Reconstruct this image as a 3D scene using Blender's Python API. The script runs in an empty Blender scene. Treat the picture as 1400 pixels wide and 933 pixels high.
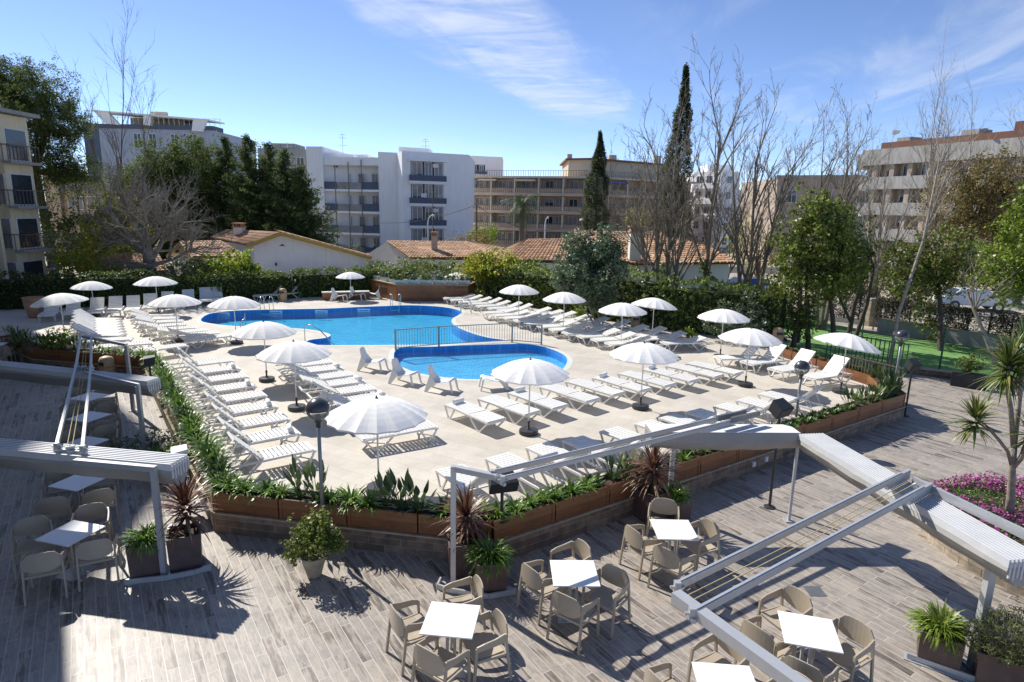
import bpy, math, random
import numpy as np
from mathutils import Vector, Matrix
from mathutils.geometry import tessellate_polygon
R = math.radians
sc = bpy.context.scene
col = sc.collection
rnd = random.Random(7)
rng = np.random.default_rng(7)

# ------------------------------------------------------------ camera model (solved from the photograph)
F, PITCH, ROLL, HC = 856.8, 0.20883, 0.0203, 6.2
def ray(px, py):
    X = px - 700; Y = 466.5 - py
    cr, sr = math.cos(ROLL), math.sin(ROLL)
    X, Y = X*cr - Y*sr, X*sr + Y*cr
    c, s = math.cos(PITCH), math.sin(PITCH)
    return (X/F, c + Y/F*s, -s + Y/F*c)
def gp(px, py, z=0.0):
    d = ray(px, py); t = (z - HC)/d[2]
    return (d[0]*t, d[1]*t)
def at(px, py, y):
    d = ray(px, py); t = y/d[1]
    return Vector((d[0]*t, y, HC + d[2]*t))
DK = 0.45

# ------------------------------------------------------------ object helpers
def tag(o, label=None, cat=None, group=None, kind=None):
    if label: o['label'] = label
    if cat: o['category'] = cat
    if group: o['group'] = group
    if kind: o['kind'] = kind
    return o
def thing(name, label, cat, loc=(0,0,0), rz=0.0, group=None):
    o = bpy.data.objects.new(name, None); col.objects.link(o)
    o.empty_display_size = .1
    o.location = loc; o.rotation_euler = (0, 0, rz)
    return tag(o, label, cat, group)
def dup(o, loc=None, rz=None, label=None, group=None, parent=None, scale=None):
    c = o.copy(); col.objects.link(c)
    if parent is not None: c.parent = parent
    if loc is not None: c.location = loc
    if rz is not None: c.rotation_euler = (c.rotation_euler[0], c.rotation_euler[1], rz)
    if scale is not None: c.scale = (scale, scale, scale) if not hasattr(scale, '__len__') else scale
    if label: c['label'] = label
    if group: c['group'] = group
    for ch in list(o.children): dup(ch, parent=c)
    return c
class MB:
    """collects shapes in one mesh"""
    def __init__(s): s.v = []; s.f = []
    def add(s, vs, fs):
        n = len(s.v); s.v += [tuple(p) for p in vs]; s.f += [tuple(i+n for i in q) for q in fs]; return s
    def box(s, x0, x1, y0, y1, z0, z1, M=None):
        vs = [Vector(p) for p in ((x0,y0,z0),(x1,y0,z0),(x1,y1,z0),(x0,y1,z0),(x0,y0,z1),(x1,y0,z1),(x1,y1,z1),(x0,y1,z1))]
        if M is not None: vs = [M @ p for p in vs]
        return s.add(vs, [(0,3,2,1),(4,5,6,7),(0,1,5,4),(1,2,6,5),(2,3,7,6),(3,0,4,7)])
    def bar(s, a, b, w, h, up=(0,0,1)):
        a = Vector(a); b = Vector(b); d = (b-a).normalized(); u = Vector(up)
        if abs(d.dot(u)) > .98: u = Vector((0,1,0))
        r = d.cross(u).normalized(); u = r.cross(d)
        vs = [p + r*(i*w/2) + u*(j*h/2) for p in (a,b) for i,j in ((-1,-1),(1,-1),(1,1),(-1,1))]
        return s.add(vs, [(3,2,1,0),(4,5,6,7),(0,1,5,4),(1,2,6,5),(2,3,7,6),(3,0,4,7)])
    def tube(s, pts, rad, n=8, cap=True):
        pts = [Vector(p) for p in pts]
        if not hasattr(rad, '__len__'): rad = [rad]*len(pts)
        base = len(s.v); ref = None
        for i, p in enumerate(pts):
            d = (pts[min(i+1, len(pts)-1)] - pts[max(i-1, 0)])
            if d.length < 1e-9: d = Vector((0,0,1))
            d.normalize()
            if ref is None:
                ref = Vector((1,0,0)) if abs(d.x) < .9 else Vector((0,1,0))
            r = (ref - d*ref.dot(d))
            if r.length < 1e-6: r = Vector((0,1,0))
            r.normalize(); ref = r; u = d.cross(r)
            for k in range(n):
                t = 2*math.pi*k/n
                s.v.append(tuple(p + (r*math.cos(t) + u*math.sin(t))*rad[i]))
        for i in range(len(pts)-1):
            for k in range(n):
                a = base+i*n+k; b = base+i*n+(k+1)%n
                s.f.append((a, b, b+n, a+n))
        if cap and n > 3:
            s.f.append(tuple(base+k for k in reversed(range(n))))
            s.f.append(tuple(base+(len(pts)-1)*n+k for k in range(n)))
        return s
    def lathe(s, prof, n=24, c=(0,0,0)):
        base = len(s.v)
        for r, z in prof:
            for k in range(n):
                t = 2*math.pi*k/n; s.v.append((c[0]+r*math.cos(t), c[1]+r*math.sin(t), c[2]+z))
        for i in range(len(prof)-1):
            for k in range(n):
                a = base+i*n+k; b = base+i*n+(k+1)%n
                s.f.append((a, b, b+n, a+n))
        if prof[0][0] > 1e-4: s.f.append(tuple(base+k for k in reversed(range(n))))
        if prof[-1][0] > 1e-4: s.f.append(tuple(base+(len(prof)-1)*n+k for k in range(n)))
        return s
    def prism(s, poly, z0, z1, top=True, bottom=True):
        n = len(poly); base = len(s.v)
        a = sum(poly[i][0]*poly[(i+1)%n][1]-poly[(i+1)%n][0]*poly[i][1] for i in range(n))
        if a < 0: poly = list(reversed(poly))
        for z in (z0, z1):
            for p in poly: s.v.append((p[0], p[1], z))
        for i in range(n):
            j = (i+1) % n; s.f.append((base+i, base+j, base+n+j, base+n+i))
        tris = tessellate_polygon([[Vector((p[0],p[1],0)) for p in poly]])
        for t in tris:
            p0,p1,p2 = [poly[i] for i in t]
            if (p1[0]-p0[0])*(p2[1]-p0[1])-(p1[1]-p0[1])*(p2[0]-p0[0]) < 0: t = (t[0],t[2],t[1])
            if top: s.f.append(tuple(base+n+i for i in t))
            if bottom: s.f.append((base+t[0], base+t[2], base+t[1]))
        return s
    def build(s, name, mat, parent=None, smooth=False, bevel=0.0):
        me = bpy.data.meshes.new(name); me.from_pydata(s.v, [], s.f); me.update()
        if mat: me.materials.append(mat)
        if smooth: me.polygons.foreach_set('use_smooth', [True]*len(me.polygons))
        o = bpy.data.objects.new(name, me); col.objects.link(o)
        if parent is not None: o.parent = parent
        if bevel:
            b = o.modifiers.new('bevel', 'BEVEL'); b.width = bevel; b.segments = 2; b.limit_method = 'ANGLE'
        return o
def sheet(name, outer, holes, z, mat, kind='structure'):
    loops = [[Vector((p[0],p[1],0)) for p in outer]] + [[Vector((p[0],p[1],0)) for p in h] for h in holes]
    flat = [p for l in loops for p in l]
    fs = []
    for t in tessellate_polygon(loops):
        p0,p1,p2 = [flat[i] for i in t]
        if (p1.x-p0.x)*(p2.y-p0.y)-(p1.y-p0.y)*(p2.x-p0.x) < 0: t = (t[0],t[2],t[1])
        fs.append(t)
    m = MB(); m.add([(p.x,p.y,z) for p in flat], fs)
    o = m.build(name, mat)
    if kind: o['kind'] = kind
    return o
def mesh_np(name, V, Q, mat, parent=None):
    """V (n,3) float, Q (m,4) or (m,3) int"""
    me = bpy.data.meshes.new(name)
    k = Q.shape[1]
    me.vertices.add(len(V)); me.vertices.foreach_set('co', V.astype(np.float32).ravel())
    me.loops.add(Q.size); me.loops.foreach_set('vertex_index', Q.astype(np.int32).ravel())
    me.polygons.add(len(Q))
    me.polygons.foreach_set('loop_start', np.arange(0, Q.size, k, dtype=np.int32))
    me.polygons.foreach_set('loop_total', np.full(len(Q), k, dtype=np.int32))
    me.update(calc_edges=True)
    if mat: me.materials.append(mat)
    o = bpy.data.objects.new(name, me); col.objects.link(o)
    if parent is not None: o.parent = parent
    return o

# ------------------------------------------------------------ materials
def lin(c): return tuple(((x/12.92) if x <= .04045 else ((x+.055)/1.055)**2.4) for x in c)
class NT:
    def __init__(s, name):
        s.m = bpy.data.materials.new(name); s.m.use_nodes = True
        s.t = s.m.node_tree; s.b = s.t.nodes['Principled BSDF']; s.out = s.t.nodes['Material Output']
    def n(s, typ, **kw):
        x = s.t.nodes.new(typ)
        for k, v in kw.items():
            if k in x.bl_rna.properties.keys() and k not in x.inputs.keys(): setattr(x, k, v)
            else: x.inputs[k].default_value = v
        return x
    def l(s, a, b): s.t.links.new(a, b)
    def coords(s, rot=0.0, scale=(1,1,1), kind='Object', loc=(0,0,0)):
        tc = s.n('ShaderNodeTexCoord'); mp = s.n('ShaderNodeMapping')
        mp.inputs['Rotation'].default_value = (0,0,rot) if not hasattr(rot,'__len__') else rot
        mp.inputs['Scale'].default_value = scale; mp.inputs['Location'].default_value = loc
        s.l(tc.outputs[kind], mp.inputs[0]); return mp.outputs[0]
    def noise(s, vec, scale=5, detail=4, rough=.55):
        x = s.n('ShaderNodeTexNoise'); x.inputs['Scale'].default_value = scale; x.inputs['Detail'].default_value = detail
        x.inputs['Roughness'].default_value = rough
        if vec is not None: s.l(vec, x.inputs['Vector'])
        return x.outputs['Fac']
    def ramp(s, fac, stops):
        x = s.n('ShaderNodeValToRGB'); e = x.color_ramp.elements
        while len(e) < len(stops): e.new(.5)
        for i, (p, c) in enumerate(stops):
            e[i].position = p; e[i].color = (*c, 1) if len(c) == 3 else c
        s.l(fac, x.inputs[0]); return x.outputs[0]
    def mix(s, a, b, fac, mode='MIX'):
        x = s.n('ShaderNodeMixRGB'); x.blend_type = mode
        for i, v in ((0, fac), (1, a), (2, b)):
            if hasattr(v, 'is_output') or isinstance(v, bpy.types.NodeSocket): s.l(v, x.inputs[i])
            else: x.inputs[i].default_value = v if not hasattr(v,'__len__') else ((*v,1) if len(v)==3 else v)
        return x.outputs[0]
    def bump(s, h, strength=.3, dist=.02):
        x = s.n('ShaderNodeBump'); x.inputs['Strength'].default_value = strength; x.inputs['Distance'].default_value = dist
        s.l(h, x.inputs['Height']); s.l(x.outputs[0], s.b.inputs['Normal']); return x
    def color(s, c): s.l(c, s.b.inputs['Base Color'])
    def rough(s, r): s.b.inputs['Roughness'].default_value = r
def plain(name, c, rough=.5, metal=0.0, var=.12, nscale=6, bump=.0, spec=None):
    t = NT(name); v = t.coords()
    f = t.noise(v, nscale, 5)
    lo = tuple(max(0, x*(1-var)) for x in c); hi = tuple(min(1, x*(1+var)) for x in c)
    t.color(t.ramp(f, [(.3, lo), (.7, hi)]))
    t.rough(rough); t.b.inputs['Metallic'].default_value = metal
    if spec is not None: t.b.inputs['Specular IOR Level'].default_value = spec
    if bump: t.bump(t.noise(v, nscale*8, 3), bump, .01)
    return t.m
def leafmat(name, stops, transl=.35, rough=.5):
    t = NT(name); g = t.n('ShaderNodeNewGeometry'); oi = t.n('ShaderNodeObjectInfo')
    c = t.ramp(g.outputs['Random Per Island'], stops)
    v = t.coords(); big = t.noise(v, .9, 3)
    c = t.mix(c, t.ramp(big, [(.3, (.65,.65,.65)), (.7, (1.25,1.25,1.2))]), 1.0, 'MULTIPLY')
    t.color(c); t.rough(rough)
    tr = t.n('ShaderNodeBsdfTranslucent'); t.l(c, tr.inputs[0])
    mx = t.n('ShaderNodeMixShader'); mx.inputs[0].default_value = transl
    t.l(t.b.outputs[0], mx.inputs[1]); t.l(tr.outputs[0], mx.inputs[2]); t.l(mx.outputs[0], t.out.inputs[0])
    return t.m
M = {}
M['white_plastic'] = plain('white_plastic', (.80,.79,.755), .38, var=.04)
M['white_fabric'] = plain('white_fabric', (.78,.77,.75), .85, var=.05)
M['towel'] = plain('towel', (.82,.82,.80), .95, var=.04, bump=.6)
M['white_metal'] = plain('white_metal', (.72,.72,.72), .4)
M['alu'] = plain('alu', (.50,.51,.52), .40, metal=.35, var=.05)
M['alu_dark'] = plain('alu_dark', (.18,.19,.20), .45, metal=.4)
M['steel'] = plain('steel', (.55,.56,.57), .2, metal=1.0, var=.05)
M['dark_plastic'] = plain('dark_plastic', (.035,.037,.04), .42, var=.15)
M['speaker'] = plain('speaker', (.02,.022,.026), .6, var=.2, bump=.3)
M['taupe'] = plain('taupe', (.43,.365,.275), .42, var=.04)
M['table_top'] = plain('table_top', (.86,.86,.86), .35, var=.02)
M['tan_bin'] = plain('tan_bin', (.50,.35,.20), .55)
M['terracotta'] = plain('terracotta', (.42,.24,.15), .8, var=.2)
M['pot_stone'] = plain('pot_stone', (.38,.32,.22), .85, var=.25, bump=.4)
M['dark_pot'] = plain('dark_pot', (.115,.075,.065), .55, var=.2)
M['soil'] = plain('soil', (.07,.045,.03), .95, var=.4, nscale=20, bump=.8)
M['bark'] = plain('bark', (.16,.125,.09), .9, var=.35, nscale=9, bump=.6)
M['bark_mid'] = plain('bark_mid', (.22,.185,.14), .9, var=.4, nscale=6)
M['bark_pale'] = plain('bark_pale', (.29,.25,.20), .85, var=.35, nscale=7, bump=.4)
M['bark_grey'] = plain('bark_grey', (.17,.145,.115), .9, var=.3, nscale=8, bump=.5)
M['bark_dark'] = plain('bark_dark', (.085,.065,.05), .9, var=.3, nscale=8, bump=.5)
M['glass_dark'] = plain('glass_dark', (.035,.045,.06), .08, var=.3, spec=.8)
M['curtain'] = plain('curtain', (.28,.27,.27), .6, var=.3, nscale=1.2)
M['red_flower'] = plain('red_flower', (.55,.05,.03), .6)
M['blue_tarp'] = plain('blue_tarp', (.03,.07,.25), .6)
M['iron'] = plain('iron', (.15,.12,.09), .5, var=.3)
M['iron_green'] = plain('iron_green', (.02,.09,.06), .5, var=.2)
M['fence_grey'] = plain('fence_grey', (.27,.28,.28), .45, metal=.3)
M['lamp_cap'] = plain('lamp_cap', (.05,.055,.065), .3, var=.1)
def glassmat():
    t = NT('lamp_glass'); t.b.inputs['Base Color'].default_value = (.92,.92,.90,1)
    t.rough(.06); t.b.inputs['Transmission Weight'].default_value = .0
    tr = t.n('ShaderNodeBsdfTransparent'); tr.inputs[0].default_value = (.93,.93,.92,1)
    gl = t.n('ShaderNodeBsdfGlossy'); gl.inputs['Roughness'].default_value = .05
    fr = t.n('ShaderNodeLayerWeight'); fr.inputs[0].default_value = .25
    mx = t.n('ShaderNodeMixShader'); t.l(fr.outputs['Fresnel'], mx.inputs[0]); t.l(tr.outputs[0], mx.inputs[1]); t.l(gl.outputs[0], mx.inputs[2])
    df = t.n('ShaderNodeBsdfDiffuse'); df.inputs[0].default_value = (.75,.75,.72,1)
    m2 = t.n('ShaderNodeMixShader'); m2.inputs[0].default_value = .22; t.l(mx.outputs[0], m2.inputs[1]); t.l(df.outputs[0], m2.inputs[2])
    t.l(m2.outputs[0], t.out.inputs[0]); return t.m
M['lamp_glass'] = glassmat()
def canopy_mat():
    t = NT('canopy_cloth'); v = t.coords(); f = t.noise(v, 8, 4)
    c = t.ramp(f, [(.3,(.88,.865,.83)),(.7,(.93,.915,.885))]); t.color(c); t.rough(.85)
    tr = t.n('ShaderNodeBsdfTranslucent'); tr.inputs[0].default_value = (.88,.87,.83,1)
    mx = t.n('ShaderNodeMixShader'); mx.inputs[0].default_value = .12
    t.l(t.b.outputs[0], mx.inputs[1]); t.l(tr.outputs[0], mx.inputs[2]); t.l(mx.outputs[0], t.out.inputs[0]); return t.m
M['canopy'] = canopy_mat()
def planks(name, rot, w, h, pal, mortar, rough=.45, bump=.15, msize=.004):
    t = NT(name); v = t.coords(rot=rot)
    br = t.n('ShaderNodeTexBrick'); br.offset = .37; br.offset_frequency = 2
    for k, x in (('Color1',(0,0,0,1)),('Color2',(1,1,1,1)),('Mortar',(.5,.5,.5,1))): br.inputs[k].default_value = x
    br.inputs['Scale'].default_value = 1; br.inputs['Mortar Size'].default_value = msize; br.inputs['Mortar Smooth'].default_value = .1
    br.inputs['Bias'].default_value = 0; br.inputs['Brick Width'].default_value = w; br.inputs['Row Height'].default_value = h
    t.l(v, br.inputs['Vector'])
    mp = t.n('ShaderNodeMapping'); mp.inputs['Scale'].default_value = (1.5, 11, 1); t.l(v, mp.inputs[0])
    # per-plank shift of the grain
    ad = t.n('ShaderNodeVectorMath'); ad.operation = 'ADD'; sc_ = t.n('ShaderNodeVectorMath'); sc_.operation = 'SCALE'; sc_.inputs['Scale'].default_value = 37.0
    t.l(br.outputs['Color'], sc_.inputs[0]); t.l(mp.outputs[0], ad.inputs[0]); t.l(sc_.outputs[0], ad.inputs[1])
    g = t.noise(ad.outputs[0], 1.6, 6, .62)
    m = t.mix(br.outputs['Color'], g, .74)
    c = t.ramp(m, pal)
    big = t.noise(v, .5, 4); dirt = t.noise(v, 2.7, 8, .7)
    c = t.mix(c, t.ramp(big, [(.3,(.82,.82,.83)),(.7,(1.1,1.08,1.05))]), 1.0, 'MULTIPLY')
    c = t.mix(c, t.ramp(dirt, [(.32,(.72,.71,.70)),(.5,(1,1,1)),(.75,(1.08,1.07,1.05))]), 1.0, 'MULTIPLY')
    c = t.mix(c, mortar, br.outputs['Fac'])
    t.color(c); t.rough(rough)
    t.bump(t.mix(g, (0,0,0), br.outputs['Fac']), bump, .004); return t.m
M['terrace'] = planks('terrace_tile', R(56), .92, .152,
    [(.27,(.11,.094,.08)),(.38,(.22,.185,.155)),(.46,(.40,.35,.295)),(.53,(.28,.26,.24)),(.60,(.45,.385,.315)),(.70,(.34,.315,.285)),(.80,(.58,.52,.44))], (.50,.46,.405), msize=.006)
def wallstone(name, c1, c2, w=.6, h=.15, mortar=(.35,.30,.25), bump=.5):
    t = NT(name); tc = t.n('ShaderNodeTexCoord')
    # walls: combine x+y along the wall with z
    sx = t.n('ShaderNodeSeparateXYZ'); t.l(tc.outputs['Object'], sx.inputs[0]); cx = t.n('ShaderNodeCombineXYZ')
    ad = t.n('ShaderNodeMath'); ad.operation = 'ADD'; t.l(sx.outputs[0], ad.inputs[0]); t.l(sx.outputs[1], ad.inputs[1])
    t.l(ad.outputs[0], cx.inputs[0]); t.l(sx.outputs[2], cx.inputs[1])
    br = t.n('ShaderNodeTexBrick'); br.inputs['Color1'].default_value = (*c1,1); br.inputs['Color2'].default_value = (*c2,1); br.inputs['Mortar'].default_value = (*mortar,1)
    br.inputs['Scale'].default_value = 1; br.inputs['Brick Width'].default_value = w; br.inputs['Row Height'].default_value = h; br.inputs['Mortar Size'].default_value = .004
    t.l(cx.outputs[0], br.inputs['Vector'])
    g = t.noise(tc.outputs['Object'], 5, 6)
    c = t.mix(br.outputs['Color'], t.ramp(g, [(.3,(.6,.6,.62)),(.7,(1.35,1.3,1.25))]), 1.0, 'MULTIPLY')
    t.color(c); t.rough(.75); t.bump(t.mix(g, (0,0,0), br.outputs['Fac']), bump, .01); return t.m
M['clad'] = wallstone('wood_look_cladding', (.13,.095,.07), (.26,.195,.145), .62, .145)
M['dry_stone'] = wallstone('dry_stone', (.42,.36,.27), (.30,.25,.18), .3, .13, (.10,.08,.06), 1.0)
M['planter_wood'] = planks('planter_wood', (R(90),0,0), 3.0, .2, [(.25,(.135,.052,.02)),(.5,(.225,.092,.034)),(.8,(.30,.14,.055))], (.09,.035,.015), .5, .25, .003)
def deckmat():
    t = NT('deck_stone'); v = t.coords(rot=R(30))
    br = t.n('ShaderNodeTexBrick'); br.inputs['Color1'].default_value = (.60,.555,.485,1); br.inputs['Color2'].default_value = (.545,.50,.43,1); br.inputs['Mortar'].default_value = (.45,.41,.345,1)
    br.inputs['Scale'].default_value = 1; br.inputs['Brick Width'].default_value = .9; br.inputs['Row Height'].default_value = .45; br.inputs['Mortar Size'].default_value = .006
    t.l(v, br.inputs['Vector'])
    g = t.noise(v, 1.3, 6, .6); g2 = t.noise(v, 30, 3)
    c = t.mix(br.outputs['Color'], t.ramp(g, [(.3,(.86,.85,.83)),(.7,(1.06,1.06,1.06))]), 1.0, 'MULTIPLY')
    c = t.mix(c, t.ramp(g2, [(.3,(.94,.94,.94)),(.7,(1.04,1.04,1.04))]), 1.0, 'MULTIPLY')
    t.color(c); t.rough(.7); t.bump(g2, .12, .003); return t.m
M['deck'] = deckmat()
M['coping'] = plain('coping', (.62,.64,.58), .6, var=.06)
def mosaic(name, a, b, grout):
    t = NT(name); v = t.coords()
    br = t.n('ShaderNodeTexBrick'); br.offset = 0; br.inputs['Color1'].default_value = (*a,1); br.inputs['Color2'].default_value = (*b,1); br.inputs['Mortar'].default_value = (*grout,1)
    br.inputs['Scale'].default_value = 1; br.inputs['Brick Width'].default_value = .15; br.inputs['Row Height'].default_value = .15; br.inputs['Mortar Size'].default_value = .006
    t.l(v, br.inputs['Vector'])
    g = t.noise(v, .8, 4)
    t.color(t.mix(br.outputs['Color'], t.ramp(g, [(.3,(.85,.9,.95)),(.7,(1.1,1.08,1.05))]), 1.0, 'MULTIPLY')); t.rough(.4); return t.m
M['pool_floor'] = mosaic('pool_floor_mosaic', (.06,.58,.86), (.04,.50,.82), (.22,.72,.92))
M['kids_floor'] = mosaic('kids_floor_mosaic', (.20,.60,.90), (.13,.52,.86), (.40,.72,.93))
M['pool_wall'] = mosaic('pool_wall_mosaic', (.03,.30,.74), (.02,.23,.64), (.08,.40,.78))
def water():
    t = NT('pool_water'); v = t.coords()
    n1 = t.noise(v, 3.2, 4, .6); n2 = t.noise(v, 13, 3, .6)
    h = t.mix(n1, n2, .4)
    bp = t.n('ShaderNodeBump'); bp.inputs['Strength'].default_value = .9; bp.inputs['Distance'].default_value = .08; t.l(h, bp.inputs['Height'])
    gl = t.n('ShaderNodeBsdfGlossy'); gl.inputs['Roughness'].default_value = .03; t.l(bp.outputs[0], gl.inputs['Normal'])
    rf = t.n('ShaderNodeBsdfTransparent'); rf.inputs[0].default_value = (.70,.95,1.0,1)
    fr = t.n('ShaderNodeLayerWeight'); fr.inputs[0].default_value = .5; t.l(bp.outputs[0], fr.inputs['Normal'])
    pw = t.n('ShaderNodeMath'); pw.operation = 'POWER'; t.l(fr.outputs['Facing'], pw.inputs[0]); pw.inputs[1].default_value = 5.0
    ma = t.n('ShaderNodeMath'); ma.operation = 'MULTIPLY_ADD'; t.l(pw.outputs[0], ma.inputs[0]); ma.inputs[1].default_value = .96; ma.inputs[2].default_value = .02
    mx = t.n('ShaderNodeMixShader'); t.l(ma.outputs[0], mx.inputs[0]); t.l(rf.outputs[0], mx.inputs[1]); t.l(gl.outputs[0], mx.inputs[2])
    t.l(mx.outputs[0], t.out.inputs[0]); return t.m
M['water'] = water()
def lawnmat():
    t = NT('lawn'); v = t.coords(); f = t.noise(v, 60, 5, .7); b = t.noise(v, .6, 4)
    c = t.mix(t.ramp(f, [(.3,(.10,.22,.055)),(.7,(.19,.36,.10))]), t.ramp(b, [(.3,(.8,.85,.8)),(.7,(1.2,1.15,1.1))]), 1.0, 'MULTIPLY')
    t.color(c); t.rough(.85); t.bump(f, .5, .02); return t.m
M['lawn'] = lawnmat()
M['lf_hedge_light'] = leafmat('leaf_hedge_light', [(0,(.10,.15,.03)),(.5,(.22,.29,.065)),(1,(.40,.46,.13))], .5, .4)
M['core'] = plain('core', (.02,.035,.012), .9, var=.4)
M['earth'] = plain('earth', (.36,.32,.255), .95, var=.35, nscale=1.5, bump=.5)
M['asphalt'] = plain('asphalt', (.06,.06,.06), .9, var=.2)
def rooftile():
    t = NT('roof_tile'); g = t.n('ShaderNodeNewGeometry'); v = t.coords()
    c = t.ramp(g.outputs['Random Per Island'], [(0,(.33,.17,.09)),(.3,(.47,.27,.15)),(.6,(.55,.35,.20)),(.85,(.38,.24,.16)),(1,(.62,.46,.31))])
    n = t.noise(v, .7, 5); c = t.mix(c, t.ramp(n, [(.3,(.7,.68,.66)),(.7,(1.15,1.1,1.05))]), 1.0, 'MULTIPLY')
    t.color(c); t.rough(.8); return t.m
M['roof_tile'] = rooftile()
def wallmat(name, c, var=.08, streak=.12):
    t = NT(name); v = t.coords(); f = t.noise(v, .7, 6)
    mp = t.n('ShaderNodeMapping'); mp.inputs['Scale'].default_value = (3,3,.25); t.l(v, mp.inputs[0]); s_ = t.noise(mp.outputs[0], 1.5, 5)
    lo = tuple(x*(1-var) for x in c); hi = tuple(min(1,x*(1+var)) for x in c)
    cc = t.mix(t.ramp(f, [(.3,lo),(.7,hi)]), t.ramp(s_, [(.3,(1-streak,)*3),(.6,(1,1,1))]), 1.0, 'MULTIPLY')
    t.color(cc); t.rough(.85); return t.m
M['w_white'] = wallmat('wall_white', (.90,.90,.90), .03, .07)
M['w_house'] = wallmat('wall_house', (.80,.77,.70), .05, .08)
M['w_yellow'] = wallmat('wall_yellow', (.78,.66,.45))
M['w_brown'] = wallmat('wall_brown', (.56,.40,.28))
M['w_cream'] = wallmat('wall_cream', (.58,.50,.38))
M['w_grey'] = wallmat('wall_grey', (.42,.405,.375), streak=.3)
M['w_blue'] = wallmat('wall_blue_grey', (.40,.45,.54), .05, .12)
M['w_tan'] = wallmat('wall_tan', (.50,.40,.31))
M['w_red'] = wallmat('wall_red', (.19,.085,.055))
M['w_darkband'] = wallmat('dark_band', (.10,.13,.18))
M['trim_yellow'] = plain('trim_yellow', (.50,.33,.08), .6)
M['concrete'] = wallmat('concrete', (.36,.35,.33), streak=.2)
G3 = lambda *s: s
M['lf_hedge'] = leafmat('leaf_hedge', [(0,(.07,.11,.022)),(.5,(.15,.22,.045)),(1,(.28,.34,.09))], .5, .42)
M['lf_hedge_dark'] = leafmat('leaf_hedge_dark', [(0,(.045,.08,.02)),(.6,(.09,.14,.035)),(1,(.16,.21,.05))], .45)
M['lf_olive'] = leafmat('leaf_grey_green', [(0,(.07,.105,.05)),(.5,(.155,.21,.115)),(1,(.30,.36,.22))], .25, .4)
M['lf_bright'] = leafmat('leaf_bright', [(0,(.12,.19,.02)),(.5,(.24,.36,.03)),(1,(.44,.52,.07))], .5)
M['lf_yellow'] = leafmat('leaf_yellow', [(0,(.22,.24,.02)),(.5,(.42,.43,.04)),(1,(.60,.54,.08))], .5)
M['lf_magnolia'] = leafmat('leaf_magnolia', [(0,(.07,.10,.02)),(.5,(.16,.21,.035)),(.85,(.29,.33,.07)),(1,(.44,.46,.16))], .45, .38)
M['lf_pine'] = leafmat('leaf_pine', [(0,(.05,.08,.022)),(.6,(.12,.165,.045)),(1,(.23,.27,.08))], .5, .7)
M['lf_conifer'] = leafmat('leaf_conifer', [(0,(.055,.09,.028)),(.6,(.12,.17,.05)),(1,(.22,.27,.09))], .5, .7)
M['lf_cypress'] = leafmat('leaf_cypress', [(0,(.035,.055,.022)),(.6,(.085,.11,.042)),(1,(.17,.20,.08))], .45, .7)
M['lf_brown'] = leafmat('leaf_brown', [(0,(.16,.11,.045)),(.5,(.32,.23,.09)),(1,(.40,.34,.12))], .4, .7)
M['lf_strap'] = leafmat('leaf_strap', [(0,(.07,.15,.02)),(.5,(.15,.28,.035)),(1,(.29,.42,.08))], .3, .35)
M['lf_strap_yellow'] = leafmat('leaf_strap_yellow', [(0,(.10,.17,.02)),(.5,(.20,.30,.035)),(1,(.36,.42,.08))], .35, .4)
M['lf_fan'] = leafmat('leaf_paddle', [(0,(.04,.08,.02)),(.5,(.09,.15,.04)),(1,(.18,.24,.08))], .2, .35)
M['lf_cordy'] = leafmat('leaf_cordyline', [(0,(.07,.02,.018)),(.4,(.17,.06,.045)),(.75,(.28,.15,.09)),(1,(.50,.38,.24))], .25, .4)
M['lf_yucca'] = leafmat('leaf_yucca', [(0,(.05,.09,.02)),(.5,(.14,.20,.04)),(.8,(.28,.31,.08)),(1,(.45,.38,.14))], .25, .4)
M['lf_succ'] = leafmat('leaf_succulent', [(0,(.04,.09,.02)),(.5,(.09,.18,.03)),(1,(.22,.30,.06))], .2, .4)
M['lf_laven'] = leafmat('leaf_lavender', [(0,(.08,.11,.04)),(.5,(.18,.22,.07)),(.85,(.28,.28,.10)),(1,(.15,.10,.13))], .45, .6)
M['lf_palm'] = leafmat('leaf_palm', [(0,(.03,.055,.02)),(.5,(.06,.11,.03)),(1,(.12,.17,.05))], .2, .45)
M['lf_flower'] = leafmat('petal_pink', [(0,(.20,.02,.13)),(.5,(.45,.06,.30)),(.85,(.62,.14,.48)),(1,(.75,.45,.66))], .3, .6)
M['lf_redfl'] = leafmat('petal_red', [(0,(.4,.02,.01)),(1,(.65,.07,.03))], .3, .6)
M['lf_creeper'] = leafmat('leaf_creeper', [(0,(.05,.04,.025)),(.5,(.10,.09,.05)),(1,(.16,.14,.09))], .2, .7)

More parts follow.
